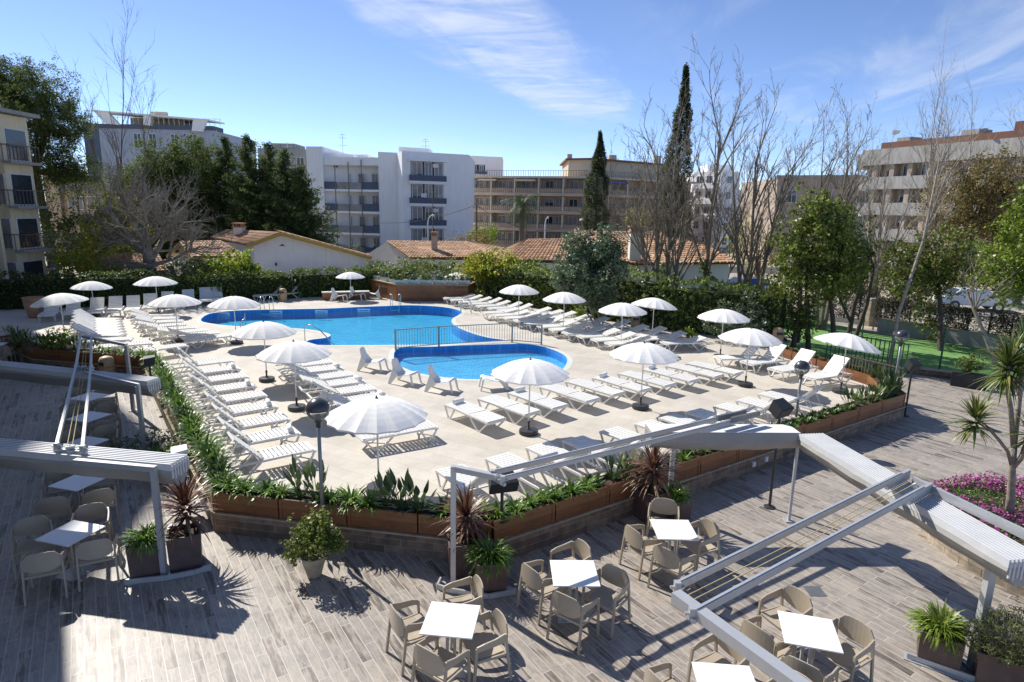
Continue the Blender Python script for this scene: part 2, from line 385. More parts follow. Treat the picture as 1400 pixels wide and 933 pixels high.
# ------------------------------------------------------------ foliage generators
def leaves(name, C, n_each, spread, size, mat, parent, aspect=.55, up=.25, seed=1, flat=1.0):
    """C (k,3) cluster centres; n_each leaves round each; spread = cluster radius; diamond leaf faces"""
    g = np.random.default_rng(seed); C = np.asarray(C, float)
    n = len(C)*n_each
    P = np.repeat(C, n_each, 0)
    d = g.normal(size=(n,3)); d /= np.linalg.norm(d, axis=1)[:,None]
    rad = spread*g.random(n)**.45
    off = d*rad[:,None]; off[:,2] *= flat
    P = P + off
    nrm = d*.6 + g.normal(size=(n,3))*.6 + np.array([0,0,up]); nrm /= np.linalg.norm(nrm, axis=1)[:,None]
    a = np.cross(nrm, g.normal(size=(n,3))); a /= np.linalg.norm(a, axis=1)[:,None]
    b = np.cross(nrm, a)
    s = size*(.6+.8*g.random(n))[:,None]
    V = np.stack([P-a*s*.5, P+b*s*.5*aspect, P+a*s*.5, P-b*s*.5*aspect], 1).reshape(-1,3)
    Q = np.arange(n*4).reshape(-1,4)
    return mesh_np(name, V, Q, mat, parent)
def blob_points(g, centre, rad, n, shell=.35, gap=0.0):
    """points through an ellipsoid, thicker toward its outside"""
    d = g.normal(size=(n,3)); d /= np.linalg.norm(d, axis=1)[:,None]
    r = (shell + (1-shell)*g.random(n)**.6)
    lump = 1 + .16*np.sin(d[:,0]*5+centre[0]) + .14*np.sin(d[:,1]*6+1.3+centre[1]) + .12*np.sin(d[:,2]*7+2)
    p = d*(r*lump)[:,None]*np.array(rad) + np.array(centre)
    return p
def blades(m, n, L, w, base=(0,0,0), rise=(.2,1.3), droop=.8, seg=4, g=None, basr=.04, fold=.0, zoff=0.0, tilt=None):
    """arching strap leaves rising from one point, added to MB m; each leaf is one strip"""
    g = g or rnd
    for i in range(n):
        az = g.uniform(0, 2*math.pi); el = g.uniform(*rise); l = L*g.uniform(.7,1.1)
        dx, dy = math.cos(az), math.sin(az)
        p = Vector((base[0]+dx*basr*g.random(), base[1]+dy*basr*g.random(), base[2]+zoff*g.random()))
        side = Vector((-dy, dx, 0)); vs = []; a = el
        for k in range(seg+1):
            t = k/seg; ww = w*(.75 + .5*math.sin(math.pi*min(1,t*1.2+.1)))*(1-t**3)*.5 + .0008
            vs += [p - side*ww, p + side*ww]
            st = l/seg
            p = p + Vector((dx*math.cos(a), dy*math.cos(a), math.sin(a)))*st
            a -= droop*(1.0/seg)*(0.5+t*1.6)*g.uniform(.7,1.3)
        m.add(vs, [(2*k, 2*k+1, 2*k+3, 2*k+2) for k in range(seg)])
    return m
def grow(m, p, d, L, r, lev, g, cfg):
    """recursive bare branches into MB m; cfg: list per level of (children, length ratio, angle lo, hi, up bias, wiggle)"""
    nseg = 4 if lev < 2 else (3 if lev < 3 else 2)
    pts = [p.copy()]; rr = [r]; dirs = [d.copy()]
    c = cfg[min(lev, len(cfg)-1)]
    q = p.copy(); dd = d.copy()
    for k in range(nseg):
        dd = (dd + Vector((g.gauss(0,c[5]), g.gauss(0,c[5]), g.gauss(0,c[5])+c[4]))).normalized()
        q = q + dd*(L/nseg); pts.append(q.copy()); rr.append(r*(1-.62*(k+1)/nseg)); dirs.append(dd.copy())
    m.tube(pts, rr, n=(8 if lev == 0 else 5 if lev == 1 else 3), cap=False)
    if lev+1 >= len(cfg)+0 and lev >= cfg_depth(cfg): return
    if lev >= cfg_depth(cfg): return
    for i in range(c[0]):
        t = g.uniform(.3 if lev else .25, 1.0) if i else 1.0
        x = t*nseg; k = min(int(x), nseg-1); fr = x-k
        bp = pts[k].lerp(pts[k+1], fr); bd = dirs[min(k+1, nseg)]
        ax = bd.cross(Vector((g.gauss(0,1), g.gauss(0,1), g.gauss(0,1)))).normalized()
        nd = Matrix.Rotation(g.uniform(c[2], c[3]), 3, ax) @ bd
        rad = max(r*(1-.62*t)*.74, .009)
        grow(m, bp, nd.normalized(), L*c[1]*g.uniform(.7,1.15)*(1.15-.45*t if i else 1), rad, lev+1, g, cfg)
def cfg_depth(cfg): return len(cfg)-1
SKY_AIR, SKY_DUST, SKY_OZ, SKY_STR = .55, .05, 1.6, .14
CLOUD = (4.4,4.8,5.5,1)
SKY_TINT = (.88,.90,1.0,1)
SUN_STR, EXPO, CAMROLL, SHADE_TOWER_H = 4.6, 0.42, 0.0203, 40.0
# ------------------------------------------------------------ setting: ground, terrace, deck, lawn, pools
def catmull(P, n=5):
    out = []; N = len(P)
    for i in range(N):
        p0,p1,p2,p3 = [Vector(P[(i+k-1) % N]) for k in range(4)]
        for k in range(n):
            t = k/n
            q = .5*((2*p1) + (p2-p0)*t + (2*p0-5*p1+4*p2-p3)*t*t + (3*p1-p0-3*p2+p3)*t**3)
            out.append((q.x, q.y))
    return out
def offset(P, d):
    N = len(P); out = []
    a = sum(P[i][0]*P[(i+1)%N][1]-P[(i+1)%N][0]*P[i][1] for i in range(N)); sg = 1 if a > 0 else -1
    for i in range(N):
        e = Vector(P[(i+1)%N]) - Vector(P[i-1]); e.normalize()
        out.append((P[i][0] + e.y*d*sg, P[i][1] - e.x*d*sg))
    return out
pool_px = [(275,439),(282,431),(300,427),(325,424.8),(358,423.8),(400,423),(450,422),(490,420),(525,418.7),(562,417.6),(600,419.5),(622,423),(631,427),(627,431),(618,436.5),(619,443),(630,450),(650,457.5),(670,462.5),(689,465.6),(650,468.5),(600,471),(540,472),(480,472.3),(436,472),(420,469),(424,465),(446,462),(452,458),(442.5,454.5),(425,451),(400,449),(360,447.6),(320,446),(295,443.5)]
kids_px = [(538.5,487),(541,479.5),(552,475.5),(600,474),(651,472),(703,470.5),(722,470.8),(741,474),(761,480.5),(773.5,488),(775,496),(766,507),(740,514),(700,518),(660,519),(620,517.5),(575,511),(550,502),(541,494)]
pool = catmull([gp(*p, DK) for p in pool_px], 4)
kids = catmull([gp(*p, DK) for p in kids_px], 4)
Wd = [gp(0,459,.83), gp(43,476,.83), gp(197,487,.83), (-5.63,11.02), (-.26,10.08), (12.25,18.72), gp(1205,512,.83), gp(1130,490,.83), gp(1066,470,.83)]
w0 = (Wd[0][0]-12, Wd[0][1]+3.5)
deck_outer = [w0] + Wd + [(13.6,29.6),(9.5,32),(5,38),(-1,46),(-30,48),(-60,42)]
def dpt(a, b, t): return (a[0]+(b[0]-a[0])*t, a[1]+(b[1]-a[1])*t)
sheet('ground', [(-900,-300),(900,-300),(900,1800),(-900,1800)], [[(-17.5,20.2),(4,20.2),(4,39.5),(-17.5,39.5)]], 0.0, M['earth'])
sheet('terrace_floor', [(-45,-8),(34,-8),(34,12.2),(19.25,22.45),(15.95,24.5),(11,22),(0,14.5),(-4,14.5),(-12.5,19.9),(-18,21.5),(-20,33),(-45,36)], [], .004, M['terrace'])
sheet('lawn', [(12.4,21.8),(15.95,24.5),(19.25,22.45),(34,12.2),(60,20),gp(1420,478,.3),gp(1198,448,.3),gp(1090,432,.05),(12.8,32)], [], .012, M['lawn'])
sheet('pool_deck', deck_outer, [pool, kids], DK, M['deck'])
# street and ground of the neighbourhood beyond
sheet('street', [(-200,66),(200,66),(200,74),(-200,74)], [], .01, M['asphalt'])
def basin(name, P, zf, fm, label):
    m = MB(); n = len(P); m.add([(p[0],p[1],zf) for p in P] + [(p[0],p[1],DK) for p in P], [(i,(i+1)%n,n+(i+1)%n,n+i) for i in range(n)])
    o = m.build('pool_wall', M['pool_wall']); o['kind'] = 'structure'
    sheet('pool_floor', P, [], zf, fm)
    sheet('pool_water', offset(P, -.002), [], .31, M['water'])
    Q = offset(P, .21)
    m = MB(); m.add([(p[0],p[1],DK+.004) for p in P]+[(p[0],p[1],DK+.004) for p in Q], [(i,(i+1)%n,n+(i+1)%n,n+i) if False else (i, n+i, n+(i+1)%n, (i+1)%n) for i in range(n)])
    o = m.build('pool_coping', M['coping']); o['kind'] = 'structure'
basin('main', pool, -.06, M['pool_floor'], '')
basin('kids', kids, .09, M['kids_floor'], '')
# white skimmer inlets in the far wall of the pool
for i, (px, py, lb) in enumerate([(306,430,'left end'),(378,427.5,'below the two shaded loungers'),(440,427,'left of the ladder'),(498,425,'near the pool steps of the wooden planter')]):
    x, y = gp(px, py-3, DK)
    mm = MB(); mm.box(-.32,.32,-.02,.02,.03,.11)
    t = thing('pool_skimmer', ['small white skimmer slot in the pool wall at its rounded left end','small white skimmer slot in the far pool wall in front of the two chequered loungers','small white skimmer slot in the far pool wall, left of the wooden bench','small white skimmer slot in the far pool wall in front of the white chairs'][i], 'skimmer', (x, y-.12, DK-.16), 0, 'skimmer slots of the large pool')
    mf = MB(); mf.box(-.34,.34,-.02,.02,.0,.035).box(-.34,.34,-.02,.02,.105,.14).box(-.34,-.28,-.018,.02,.035,.105).box(.28,.34,-.018,.02,.035,.105)
    mf.build('frame', M['white_plastic'], t); mo = MB(); mo.box(-.28,.28,-.005,.015,.035,.105); mo.build('opening', M['pool_wall'], t)

# ------------------------------------------------------------ planter walls and wooden planter boxes
def wall_seg(a, b, label, h=.42, th=.5, cat='low wall', mat=None, group=None, cap=True, inward=1):
    a = Vector(a); b = Vector(b); d = b-a; L = d.length; ang = math.atan2(d.y, d.x)
    t = thing('planter_wall', label, cat, (a.x, a.y, 0), ang, group)
    m = MB(); m.box(0, L, -.03*inward, th*inward, .0, h-.03); m.build('wall', mat or M['clad'], t)
    if cap:
        m = MB(); m.box(-.0, L, -.055*inward, th*inward, h-.028, h); m.build('cap', M['pot_stone'], t)
    return t
wl = ['low plank-clad wall under the far left planters in shade', 'low plank-clad wall under the shaded planters behind the tan bin',
      'low plank-clad wall under the planting along the left side of the deck','low plank-clad wall under the front planters behind the round potted shrub',
      'long low plank-clad wall under the planters from the central post to the right corner','short plank-clad wall turning back at the right end of the deck',
      'short wall under the sunlit orange planters behind the upright loungers','wall under the last sunlit planter by the lawn']
def planter_row(a, b, n, tmpl, hgt=.40, start=0.0, depth=.46, gap=.03):
    a = Vector((a[0],a[1])); b = Vector((b[0],b[1])); d = b-a; L = d.length; ang = math.atan2(d.y, d.x); out = []
    l = L/n
    for i in range(n):
        p = a + d*(i/n)
        t = thing('planter_box', tmpl(i, n), 'planter', (p.x, p.y, .42), ang, 'wooden planters round the pool deck')
        m = MB(); th = .03; x0, x1 = gap/2, l-gap/2
        m.box(x0,x1,0,th,0,hgt).box(x0,x1,depth-th,depth,0,hgt).box(x0,x0+th,th,depth-th,0,hgt).box(x1-th,x1,th,depth-th,0,hgt)
        m.build('box', M['planter_wood'], t)
        m = MB()
        for px in (x0, x1-.06): m.box(px, px+.06, -.012, 0, 0, hgt-.01)
        m.box(x0+.06, x1-.06, -.012, 0, hgt-.05, hgt-.0)
        m.build('batten', M['planter_wood'], t)
        m = MB(); m.box(x0+th, x1-th, th, depth-th, .02, hgt-.06); m.build('soil', M['soil'], t)
        out.append((t, l))
    return out
ordn = ['first','second','third','fourth','fifth','sixth','seventh','eighth','ninth','tenth','eleventh','twelfth','thirteenth','fourteenth','fifteenth','sixteenth','seventeenth']
for i in range(8): wall_seg(Wd[i], Wd[i+1], wl[i], group='plank-clad walls edging the deck')
# inner solid under the corner joints
planter_row(Wd[0], Wd[1], 2, lambda i,n: ['brown wooden planter in deep shade at the far left edge','brown wooden planter in deep shade beside the palm-like plant'][i])
planter_row(Wd[1], Wd[2], 4, lambda i,n: ['shaded wooden planter with a bushy green plant at far left','shaded wooden planter with dark paddle leaves left of the tan bin','shaded wooden planter directly behind the tan bin','half-lit wooden planter between the tan bin and the left loudspeaker'][i])
planter_row(Wd[2], Wd[3], 8, lambda i,n: 'wooden planter under strap leaves on the left deck edge, %s from the front left corner' % ordn[n-1-i])
planter_row(Wd[3], dpt(Wd[3],Wd[4],.995), 4, lambda i,n: ['front planter next to the left pink cordyline','front planter behind the tall globe lamp','front planter behind the potted shrub with bird-of-paradise leaves','front planter left of the central grey post'][i])
planter_row(Wd[4], Wd[5], 11, lambda i,n: 'reddish wooden planter on the long right-hand edge, %s from the central post' % ordn[i])
planter_row(Wd[5], Wd[6], 2, lambda i,n: ['short planter at the far right corner of the deck','orange sunlit planter next to the iron railing'][i])
planter_row(Wd[6], Wd[7], 2, lambda i,n: ['orange sunlit planter with small red flowers beside the tilted parasol','orange sunlit planter behind the rightmost upright lounger'][i])
planter_row(Wd[7], Wd[8], 2, lambda i,n: ['sunlit planter behind the third upright lounger','sunlit planter near the tan bin by the lawn'][i])
# low wall between terrace and lawn
wall_seg((15.95,24.5), (19.25,22.45), 'low plank-clad wall where the terrace meets the lawn by the railing', h=.28, th=.35)
wall_seg((19.25,22.45), (34,12.2), 'low plank-clad wall running along the lawn to the right edge', h=.28, th=.35)

# ------------------------------------------------------------ large wooden planter with troughs beyond the pool
def P3(px, py, y): return at(px, py, y)
fA = gp(505,402.5,DK); fB = gp(541,412,DK); fC = gp(640,412.5,DK)
t = thing('raised_planter', 'large raised planter clad in brown wood beyond the pool with white troughs on it', 'planter', (fB[0], fB[1], DK))
def rel(p): return (p[0]-fB[0], p[1]-fB[1])
poly = [rel(fA), (0,0), rel(fC), (rel(fC)[0]+.3, 2.2), (rel(fA)[0]+.6, 3.2)]
m = MB(); m.prism(poly, 0, 1.0); m.build('body', M['planter_wood'], t)
m = MB(); m.prism([(p[0]*1.012, p[1]*1.012-.03) for p in poly], 1.0, 1.05); m.build('cap', M['pot_stone'], t)
m = MB(); a, b = Vector(rel(fA)), Vector((0,0)); c0 = a.lerp(b,.35); c1 = a.lerp(b,.68); nrm = Vector((b-a)).normalized(); nx = (-(-nrm.y), -nrm.x)
nn = Vector((nrm.y, -nrm.x))
for k in range(5):
    z = .42+.07*k; p = c0+nn*.012; q = c1+nn*.012; m.bar((p.x,p.y,z),(q.x,q.y,z),.02,.04)
m.build('vent_grille', M['dark_pot'], t)
bA = gp(441,411,DK); bB = gp(505,409.5,DK)
t = thing('wooden_bench', 'long low wood-fronted bench with a cream top under the far parasol', 'bench', (bA[0],bA[1],DK), math.atan2(bB[1]-bA[1], bB[0]-bA[0]))
Lb = math.hypot(bB[0]-bA[0], bB[1]-bA[1])
m = MB(); m.box(0,Lb,0,.45,0,.45); m.build('front', M['planter_wood'], t)
m = MB(); m.box(-.03,Lb+.03,-.03,.5,.45,.5); m.build('seat', M['coping'], t)
bC = gp(431,400,DK); t = thing('low_wall', 'low cream wall with a thin red edge behind the wooden bench', 'low wall', (bC[0],bC[1],DK), 0)
m = MB(); m.box(0,3.3,0,.3,0,.42); m.build('wall', M['coping'], t); m = MB(); m.box(-.02,3.32,-.02,.32,.42,.47); m.build('cap', M['terracotta'], t)

def ladder(px, py, rz, label, h=.75, w=.5):
    x, y = gp(px, py, DK)
    t = thing('pool_ladder', label, 'pool ladder', (x,y,DK), rz, 'steel pool ladders')
    for s in (-1,1):
        m = MB(); pts = []
        for k in range(9):
            a = math.pi*k/8; pts.append((s*w/2, -.28*math.cos(a)+.0, h-.25+.25*math.sin(a)))
        pts = [(s*w/2,-.28,-.35)] + pts + [(s*w/2,.28,0)]
        m.tube(pts, .02, 8); m.build('rail', M['steel'], t, True)
    m = MB(); m.box(-w/2,w/2,-.34,-.24,-.2,-.17); m.build('step', M['steel'], t)
ladder(541,419,R(0),'steel ladder at the far pool edge in front of the wooden planter')
ladder(365,424,R(0),'steel ladder at the far pool edge beside the two chequered loungers')
ladder(637,428,R(-80),'steel ladder at the right end of the large pool by the loungers')
def handrail(pts, label):
    base = pts[0]; t = tag(MB().tube([(p[0]-base[0],p[1]-base[1],p[2]-base[2]) for p in pts], .022, 8).build('handrail', M['steel'], None, True), label, 'handrail')
    t.location = base
a = gp(417,466,DK); b = gp(459,471,DK); c = (-.3,0)
handrail([(a[0],a[1],DK),(a[0],a[1],DK+.55),(a[0]+.08,a[1]-.02,DK+.68),(a[0]+.25,a[1]-.08,DK+.72),dpt(a,b,.5)+(DK+.55,),b+(DK-.1,)], 'bent steel handrail over the pool steps beside the deck tongue')
a = gp(330,459,DK); b = gp(336,446,DK)
handrail([a+(DK,),a+(DK+.6,),(a[0]+.1,a[1]+.2,DK+.72),(b[0],b[1],DK+.6),b+(DK-.1,)], 'small steel grab rail at the left lobe of the pool')

# railing between the pools
fp = [gp(541,479,DK), gp(600,473.6,DK), gp(700,468,DK), gp(740,471.5,DK)]
t = thing('pool_railing', 'waist-high grey metal railing between the large pool and the small pool', 'railing', (fp[0][0],fp[0][1],DK))
mr = MB(); mb = MB(); mp = MB(); H_ = .84
for i in range(3):
    a = Vector(fp[i])-Vector(fp[0]); b = Vector(fp[i+1])-Vector(fp[0]); L = (b-a).length
    mr.bar((a.x,a.y,H_),(b.x,b.y,H_),.045,.035); mr.bar((a.x,a.y,.09),(b.x,b.y,.09),.035,.03)
    n = int(L/.115)
    for k in range(1,n):
        q = a.lerp(b,k/n); mb.bar((q.x,q.y,.1),(q.x,q.y,H_-.015),.016,.016)
for q in fp:
    q = Vector(q)-Vector(fp[0]); mp.box(q.x-.035,q.x+.035,q.y-.035,q.y+.035,0,H_+.03)
mr.build('rail', M['fence_grey'], t); mb.build('bars', M['fence_grey'], t); mp.build('post', M['fence_grey'], t)

# iron railing at the right end of the deck
def railing(a, b, h, n, mat, label, z=DK, th=.02, name='iron_railing'):
    a = Vector(a); b = Vector(b); d = b-a; L = d.length
    t = thing(name, label, 'railing', (a.x,a.y,z), math.atan2(d.y,d.x))
    m = MB(); m.bar((0,0,h-.05),(L,0,h-.05),.03,.03).bar((0,0,.12),(L,0,.12),.03,.03); m.build('rail', mat, t)
    m = MB()
    for k in range(n+1): m.bar((L*k/n,.02,0.0),(L*k/n,.02,h),th*1.7,th*1.7)
    m.build('bars', mat, t); return t
ra = gp(1146,522,0.45); rb = gp(1234,545,0.45)
railing((ra[0]+.5,ra[1]+.75), (rb[0]+.35,rb[1]+.75), 1.3, 18, M['iron'], 'dark iron railing with close bars beside the right lamp post', z=0)
rc = gp(1135,500,.3); rd = gp(1240,520,.3)
railing((rc[0]+.8,rc[1]+2.0), (rd[0]+.9,rd[1]+1.6), 1.35, 18, M['iron_green'], 'taller green railing with thin bars at the edge of the lawn', z=0)
# ------------------------------------------------------------ parasols
def make_parasol():
    t = thing('parasol', 'x', 'parasol', (0,0,0), 0, 'white parasols round the pool')
    m = MB(); Rr = 1.02; n = 16; rings = 7; sub = 4
    N = n*sub; vs = [(0,0,1.99)]
    for r in range(1, rings+1):
        q = r/rings
        for k in range(N):
            a = 2*math.pi*k/N; f = (k % sub)/sub; sag = math.sin(math.pi*f)
            rr = Rr*q*(1 - .045*sag*q) * (1-.01*sag); z = 1.99 - .37*q**1.75 - .005*sag*q
            if r == rings: rr *= 1.0
            vs.append((rr*math.cos(a), rr*math.sin(a), z))
    fs = [(0, 1+k, 1+(k+1) % N) for k in range(N)]
    for r in range(rings-1):
        for k in range(N):
            a = 1+r*N+k; b = 1+r*N+(k+1) % N; fs.append((a, a+N, b+N, b))
    base = 1+(rings-1)*N; nv = len(vs)
    for k in range(N): x,y,z = vs[base+k]; vs.append((x*.995,y*.995,z-.035))
    for k in range(N): fs.append((base+k, nv+k, nv+(k+1)%N, base+(k+1)%N))
    m.add(vs, fs); cn = m.build('canopy', M['canopy'], t)
    m = MB()
    for k in range(n):
        a = 2*math.pi*k/n; pts = []
        for q in (.04,.3,.6,.85,1.0): pts.append((Rr*q*math.cos(a)*.99, Rr*q*math.sin(a)*.99, 1.99-.37*q**1.75-.014))
        m.tube(pts, .005, 4)
        if k % 2 == 0: m.tube([(.02*math.cos(a),.02*math.sin(a),1.45),(Rr*.5*math.cos(a),Rr*.5*math.sin(a),1.99-.37*.5**1.75-.02)], .005, 4)
    m.build('rib_frame', M['white_metal'], t)
    MB().tube([(0,0,.12),(0,0,1.98)], .019, 10).build('pole', M['white_metal'], t, True)
    MB().lathe([(.0,1.975),(.035,1.985),(.03,2.0),(.014,2.01),(.016,2.035),(.0,2.045)], 10).build('finial', M['dark_plastic'], t, True)
    b = MB().lathe([(.235,0),(.25,.02),(.25,.095),(.24,.115),(.05,.125)], 28).build('base', M['dark_plastic'], t)
    MB().lathe([(.045,.12),(.04,.15),(.028,.16),(.028,.3),(.036,.3),(.036,.35),(.022,.36)], 12).build('pole_holder', M['dark_plastic'], b)
    return t
par = [ # pixel of base or of apex (z 2.48), tilt
 ('b',(722.5,593),0,0,'parasol in the middle of the long flat lounger row, below the small pool'),
 ('b',(875.5,558.7),0,0,'parasol in front of the right third of the flat lounger row'),
 ('b',(406,560),0,0,'large parasol between the two left lounger blocks, left of the front one'),
 ('b',(365,521),0,0,'parasol left of the pool tongue standing over the lounger gap'),
 ('b',(518,671),0,0,'nearest and largest parasol, just right of the tall black globe lamp'),
 ('b',(323.7,470),0,0,'parasol overlapping the left lobe of the pool'),
 ('b',(1018.7,528),.02,0,'parasol right of the flat lounger row shading an upright lounger'),
 ('a',(990.5,421),0,0,'parasol against the hedge at the right end of the lounger rows'),
 ('b',(1148.7,537),.17,0.1,'tilted parasol at the far right before the lawn'),
 ('a',(238,401),0,0,'parasol standing among the curved row of loungers at left'),
 ('s',(129.8,432.6,123.4,383.4),.03,.5,'parasol above the shaded loungers along the left hedge, second from left'),
 ('a',(80.6,399.5),.10,3.3,'leftmost parasol, greyed by shade'),
 ('a',(211.7,376.5),0,0,'parasol by the hedge below the big bare tree'),
 ('s',(480,410.5,479,371),0,0,'parasol above the wooden bench at the far side of the pool'),
 ('s',(625,407,625.7,372),0,0,'parasol at the right end of the large wooden planter'),
 ('a',(710,388),0,0,'parasol over the far end of the right lounger rows, near the yellow-green tree'),
 ('a',(772,398),0,0,'parasol in the right lounger rows, left of the grey-green bush stems'),
 ('a',(852,412.5),0,0,'parasol in the right lounger rows below the hedge lamp'),
 ('a',(895,405.8),.10,.2,'slightly tilted parasol right of the hedge lamp')]
P0 = make_parasol()
for i, (kd, px, tl, ta, lb) in enumerate(par):
    x, y = gp(*px[:2], DK+2.045 if kd == 'a' else DK)
    o = P0 if i == 0 else dup(P0)
    o.location = (x, y, DK+.001); o['label'] = 'white round ' + lb
    if kd == 's': s_ = (at(px[2],px[3],y).z-DK)/2.045; o.scale = (s_,s_,s_)
    o.rotation_euler = (0,0,rnd.uniform(0,.4))
    if tl:   # only the canopy group tips over: lean it round the pole's upper joint
        ax = Vector((-math.sin(ta), math.cos(ta), 0)); Mt = Matrix.Translation((0,0,1.5)) @ Matrix.Rotation(tl*1.0, 4, ax) @ Matrix.Translation((0,0,-1.5))
        for ch in o.children:
            if ch.name.startswith(('canopy','rib_frame','finial')): ch.matrix_local = Mt

# ------------------------------------------------------------ sun loungers
SL = 1.92
def make_lounger(ang, pad=False):
    t = thing('sun_lounger', 'x', 'sun lounger', (0,0,0), 0, 'x')
    W = .31; zs = .33; hx = 1.13
    m = MB()
    for s in (-1,1):
        pts = [(0,s*W,zs-.03),(.06,s*W,zs),(.5,s*W,zs+.012),(hx,s*W,zs),(SL-.1,s*W,zs+.0),(SL,s*W,zs-.02)]
        for a,b in zip(pts, pts[1:]): m.bar(a, b, .035, .05)
    m.bar((0.0,-W,zs-.02),(0.0,W,zs-.02),.04,.05); m.bar((SL,-W,zs-.02),(SL,W,zs-.02),.04,.05); m.bar((hx+.03,-W,zs-.02),(hx+.03,W,zs-.02),.03,.03)
    m.build('frame', M['white_plastic'], t)
    for s in (-1,1):
        for (x0, x1, xg) in ((.03,.46,.17),(1.18,SL-.02,1.50)):
            m = MB(); y = s*(W-.005)
            m.bar((x0,y,zs-.03),(xg,y,.02),.032,.045,(1,0,0)); m.bar((x1,y,zs-.03),(xg+.10,y,.02),.032,.04,(1,0,0)); m.bar((xg-.03,y,.016),(xg+.14,y,.016),.036,.03)
            m.build('leg', M['white_plastic'], t)
    m = MB(); n = 11
    for k in range(n):
        x = .035 + (hx-.06)*k/n; w = (hx-.06)/n*.76
        m.box(x, x+w, -W+.015, W-.015, zs+.018, zs+.034)
    for s in (-.33,0,.33): m.box(.03, hx-.02, s*W-.015+0, s*W+.015, zs+.004, zs+.018)
    m.build('seat', M['white_plastic'], t)
    Mx = Matrix.Translation((hx,0,zs+.02)) @ Matrix.Rotation(-ang, 4, 'Y')
    m = MB(); bl = SL-hx; n = 8
    for k in range(n):
        x = .02 + (bl-.03)*k/n; w = (bl-.03)/n*.76
        m.box(x, x+w, -W+.015, W-.015, .0, .016, Mx)
    for s in (-1,1): m.box(0, bl, s*(W-.02)-.012, s*(W-.02)+.012, -.028, -.001, Mx)
    m.box(bl-.03, bl, -W+.01, W-.01, -.03, .018, Mx)
    m.build('backrest', M['white_plastic'], t)
    if ang > .3:
        m = MB(); top = Mx @ Vector((bl*.62,0,-.02))
        for s in (-1,1): m.bar((top.x,s*.24,top.z),(SL-.22,s*.24,zs),.02,.025,(0,1,0))
        m.build('back_stay', M['white_plastic'], t)
    return t
LG = {}
def put_lounger(fx, fy, h, ang, label, group):
    if ang > .2: ang += rnd.choice((-.07,0,0,.07))
    h += rnd.uniform(-1.8,1.8); fx += rnd.uniform(-.03,.03); fy += rnd.uniform(-.03,.03)
    key = round(ang, 2); hd = R(h)
    if key not in LG:
        o = LG[key] = make_lounger(ang)
    else: o = dup(LG[key])
    o.location = (fx, fy, DK+.001); o.rotation_euler = (0,0,hd); o['label'] = label; o['group'] = group
    return o
def make_towel():
    m = MB(); t = thing('rolled_towel', 'x', 'towel', (0,0,0), 0, 'rolled white towels on the loungers')
    pts = []
    for k in range(40):
        a = k*.42; r = .018 + .0035*a; pts.append((r*math.cos(a), r*math.sin(a)))
    vs = []; th = .004
    m.tube([(0,-.17,.065),(0,-.165,.065),(0,.165,.065),(0,.17,.065)], [.055,.065,.065,.055], 14)
    m.build('roll', M['towel'], t, True)
    e = MB()
    for s in (-1,1):
        e.tube([(p[0], s*.172, .065+p[1]) for p in pts[::2]], .004, 4)
    e.build('spiral_edge', M['white_fabric'], t)
    f = MB(); f.box(.02,.10,-.165,.165,.0,.014); f.build('loose_flap', M['towel'], t)
    return t
TW = [None]
def towel(lo, label):
    o = TW[0]
    if o is None: o = TW[0] = make_towel()
    else: o = dup(o)
    M_ = Matrix.Translation(lo.location) @ Matrix.Rotation(lo.rotation_euler.z, 4, 'Z')
    p = M_ @ Vector((.17, .04, .366)); o.location = p; o.rotation_euler = (0,0,lo.rotation_euler.z + rnd.uniform(-.25,.25)); o['label'] = label
def line(a, b, n): return [dpt(a, b, i/(n-1)) for i in range(n)]
def rowlab(fmt, i, n):
    return fmt % (ordn[i])
# block A, left front, nine with raised backs
g = 'loungers in the left front block'
for i, p in enumerate(line((-9.84,21.42), (-4.55,13.55), 9)):
    nm = ['farthest','second farthest','third farthest','fourth farthest','middle','fourth nearest','third nearest','second nearest','nearest'][i]
    o = put_lounger(p[0], p[1], 217, .80, 'white slatted lounger with raised back, %s in the block beside the left-hand strap-leaf planters' % nm, g)
    if i in (1,3,5,7): towel(o, 'rolled white towel on the %s lounger of the block beside the left planters' % nm)
# block B, middle
g = 'loungers in the block below the pool tongue'
for i, p in enumerate(line((-6.35,21.5), (-2.0,15.2), 9)):
    nm = ['farthest','second farthest','third farthest','fourth farthest','middle','fourth nearest','third nearest','second nearest','nearest'][i]
    if i == 7: continue
    o = put_lounger(p[0], p[1], 212, .45 if i not in (8,) else .0, 'white slatted lounger, %s in the central block behind the nearest parasol' % nm, g)
    if i in (1,3,5): towel(o, 'rolled white towel on the %s lounger of the central block' % nm)
# block C1 far left
g = 'loungers in the far left block'
for i, p in enumerate(line((-18.27,28.6), (-16.0,25.2), 7)):
    put_lounger(p[0], p[1], 185, .5, 'white lounger in the far left block under the shaded parasol, %s from its far end' % ordn[i], g)
for (p, h, lb) in (((-15.2,24.5),200,'white lounger between the far left block and the lone flat lounger'), ((-14.1,23.9),212,'flat white lounger half hidden by the strap plants at left'), ((-12.6,23.65),226,'flat white lounger turned at an angle beside the left planter corner')):
    put_lounger(p[0], p[1], h, .0, lb, g)
g = 'loungers in the curved row left of the pool'
C2 = [(-16.53,30.16),(-15.9,29.3),(-15.3,28.55),(-14.7,27.8),(-13.95,27.15),(-13.2,26.6),(-12.45,26.1),(-11.6,25.7)]
for i, p in enumerate(C2):
    put_lounger(p[0], p[1], 194+25*i/7, .3 if i < 7 else 0., 'white lounger in the curved row left of the pool, %s from its far end' % ordn[i], g)
g = 'loungers backed against the left hedge'
BR = [(63,441),(96,439),(130,437),(155,436),(180,434.5),(204,431),(228,427.5),(259,422.5),(281,420),(300,418.5),(350,412.5),(374,411)]
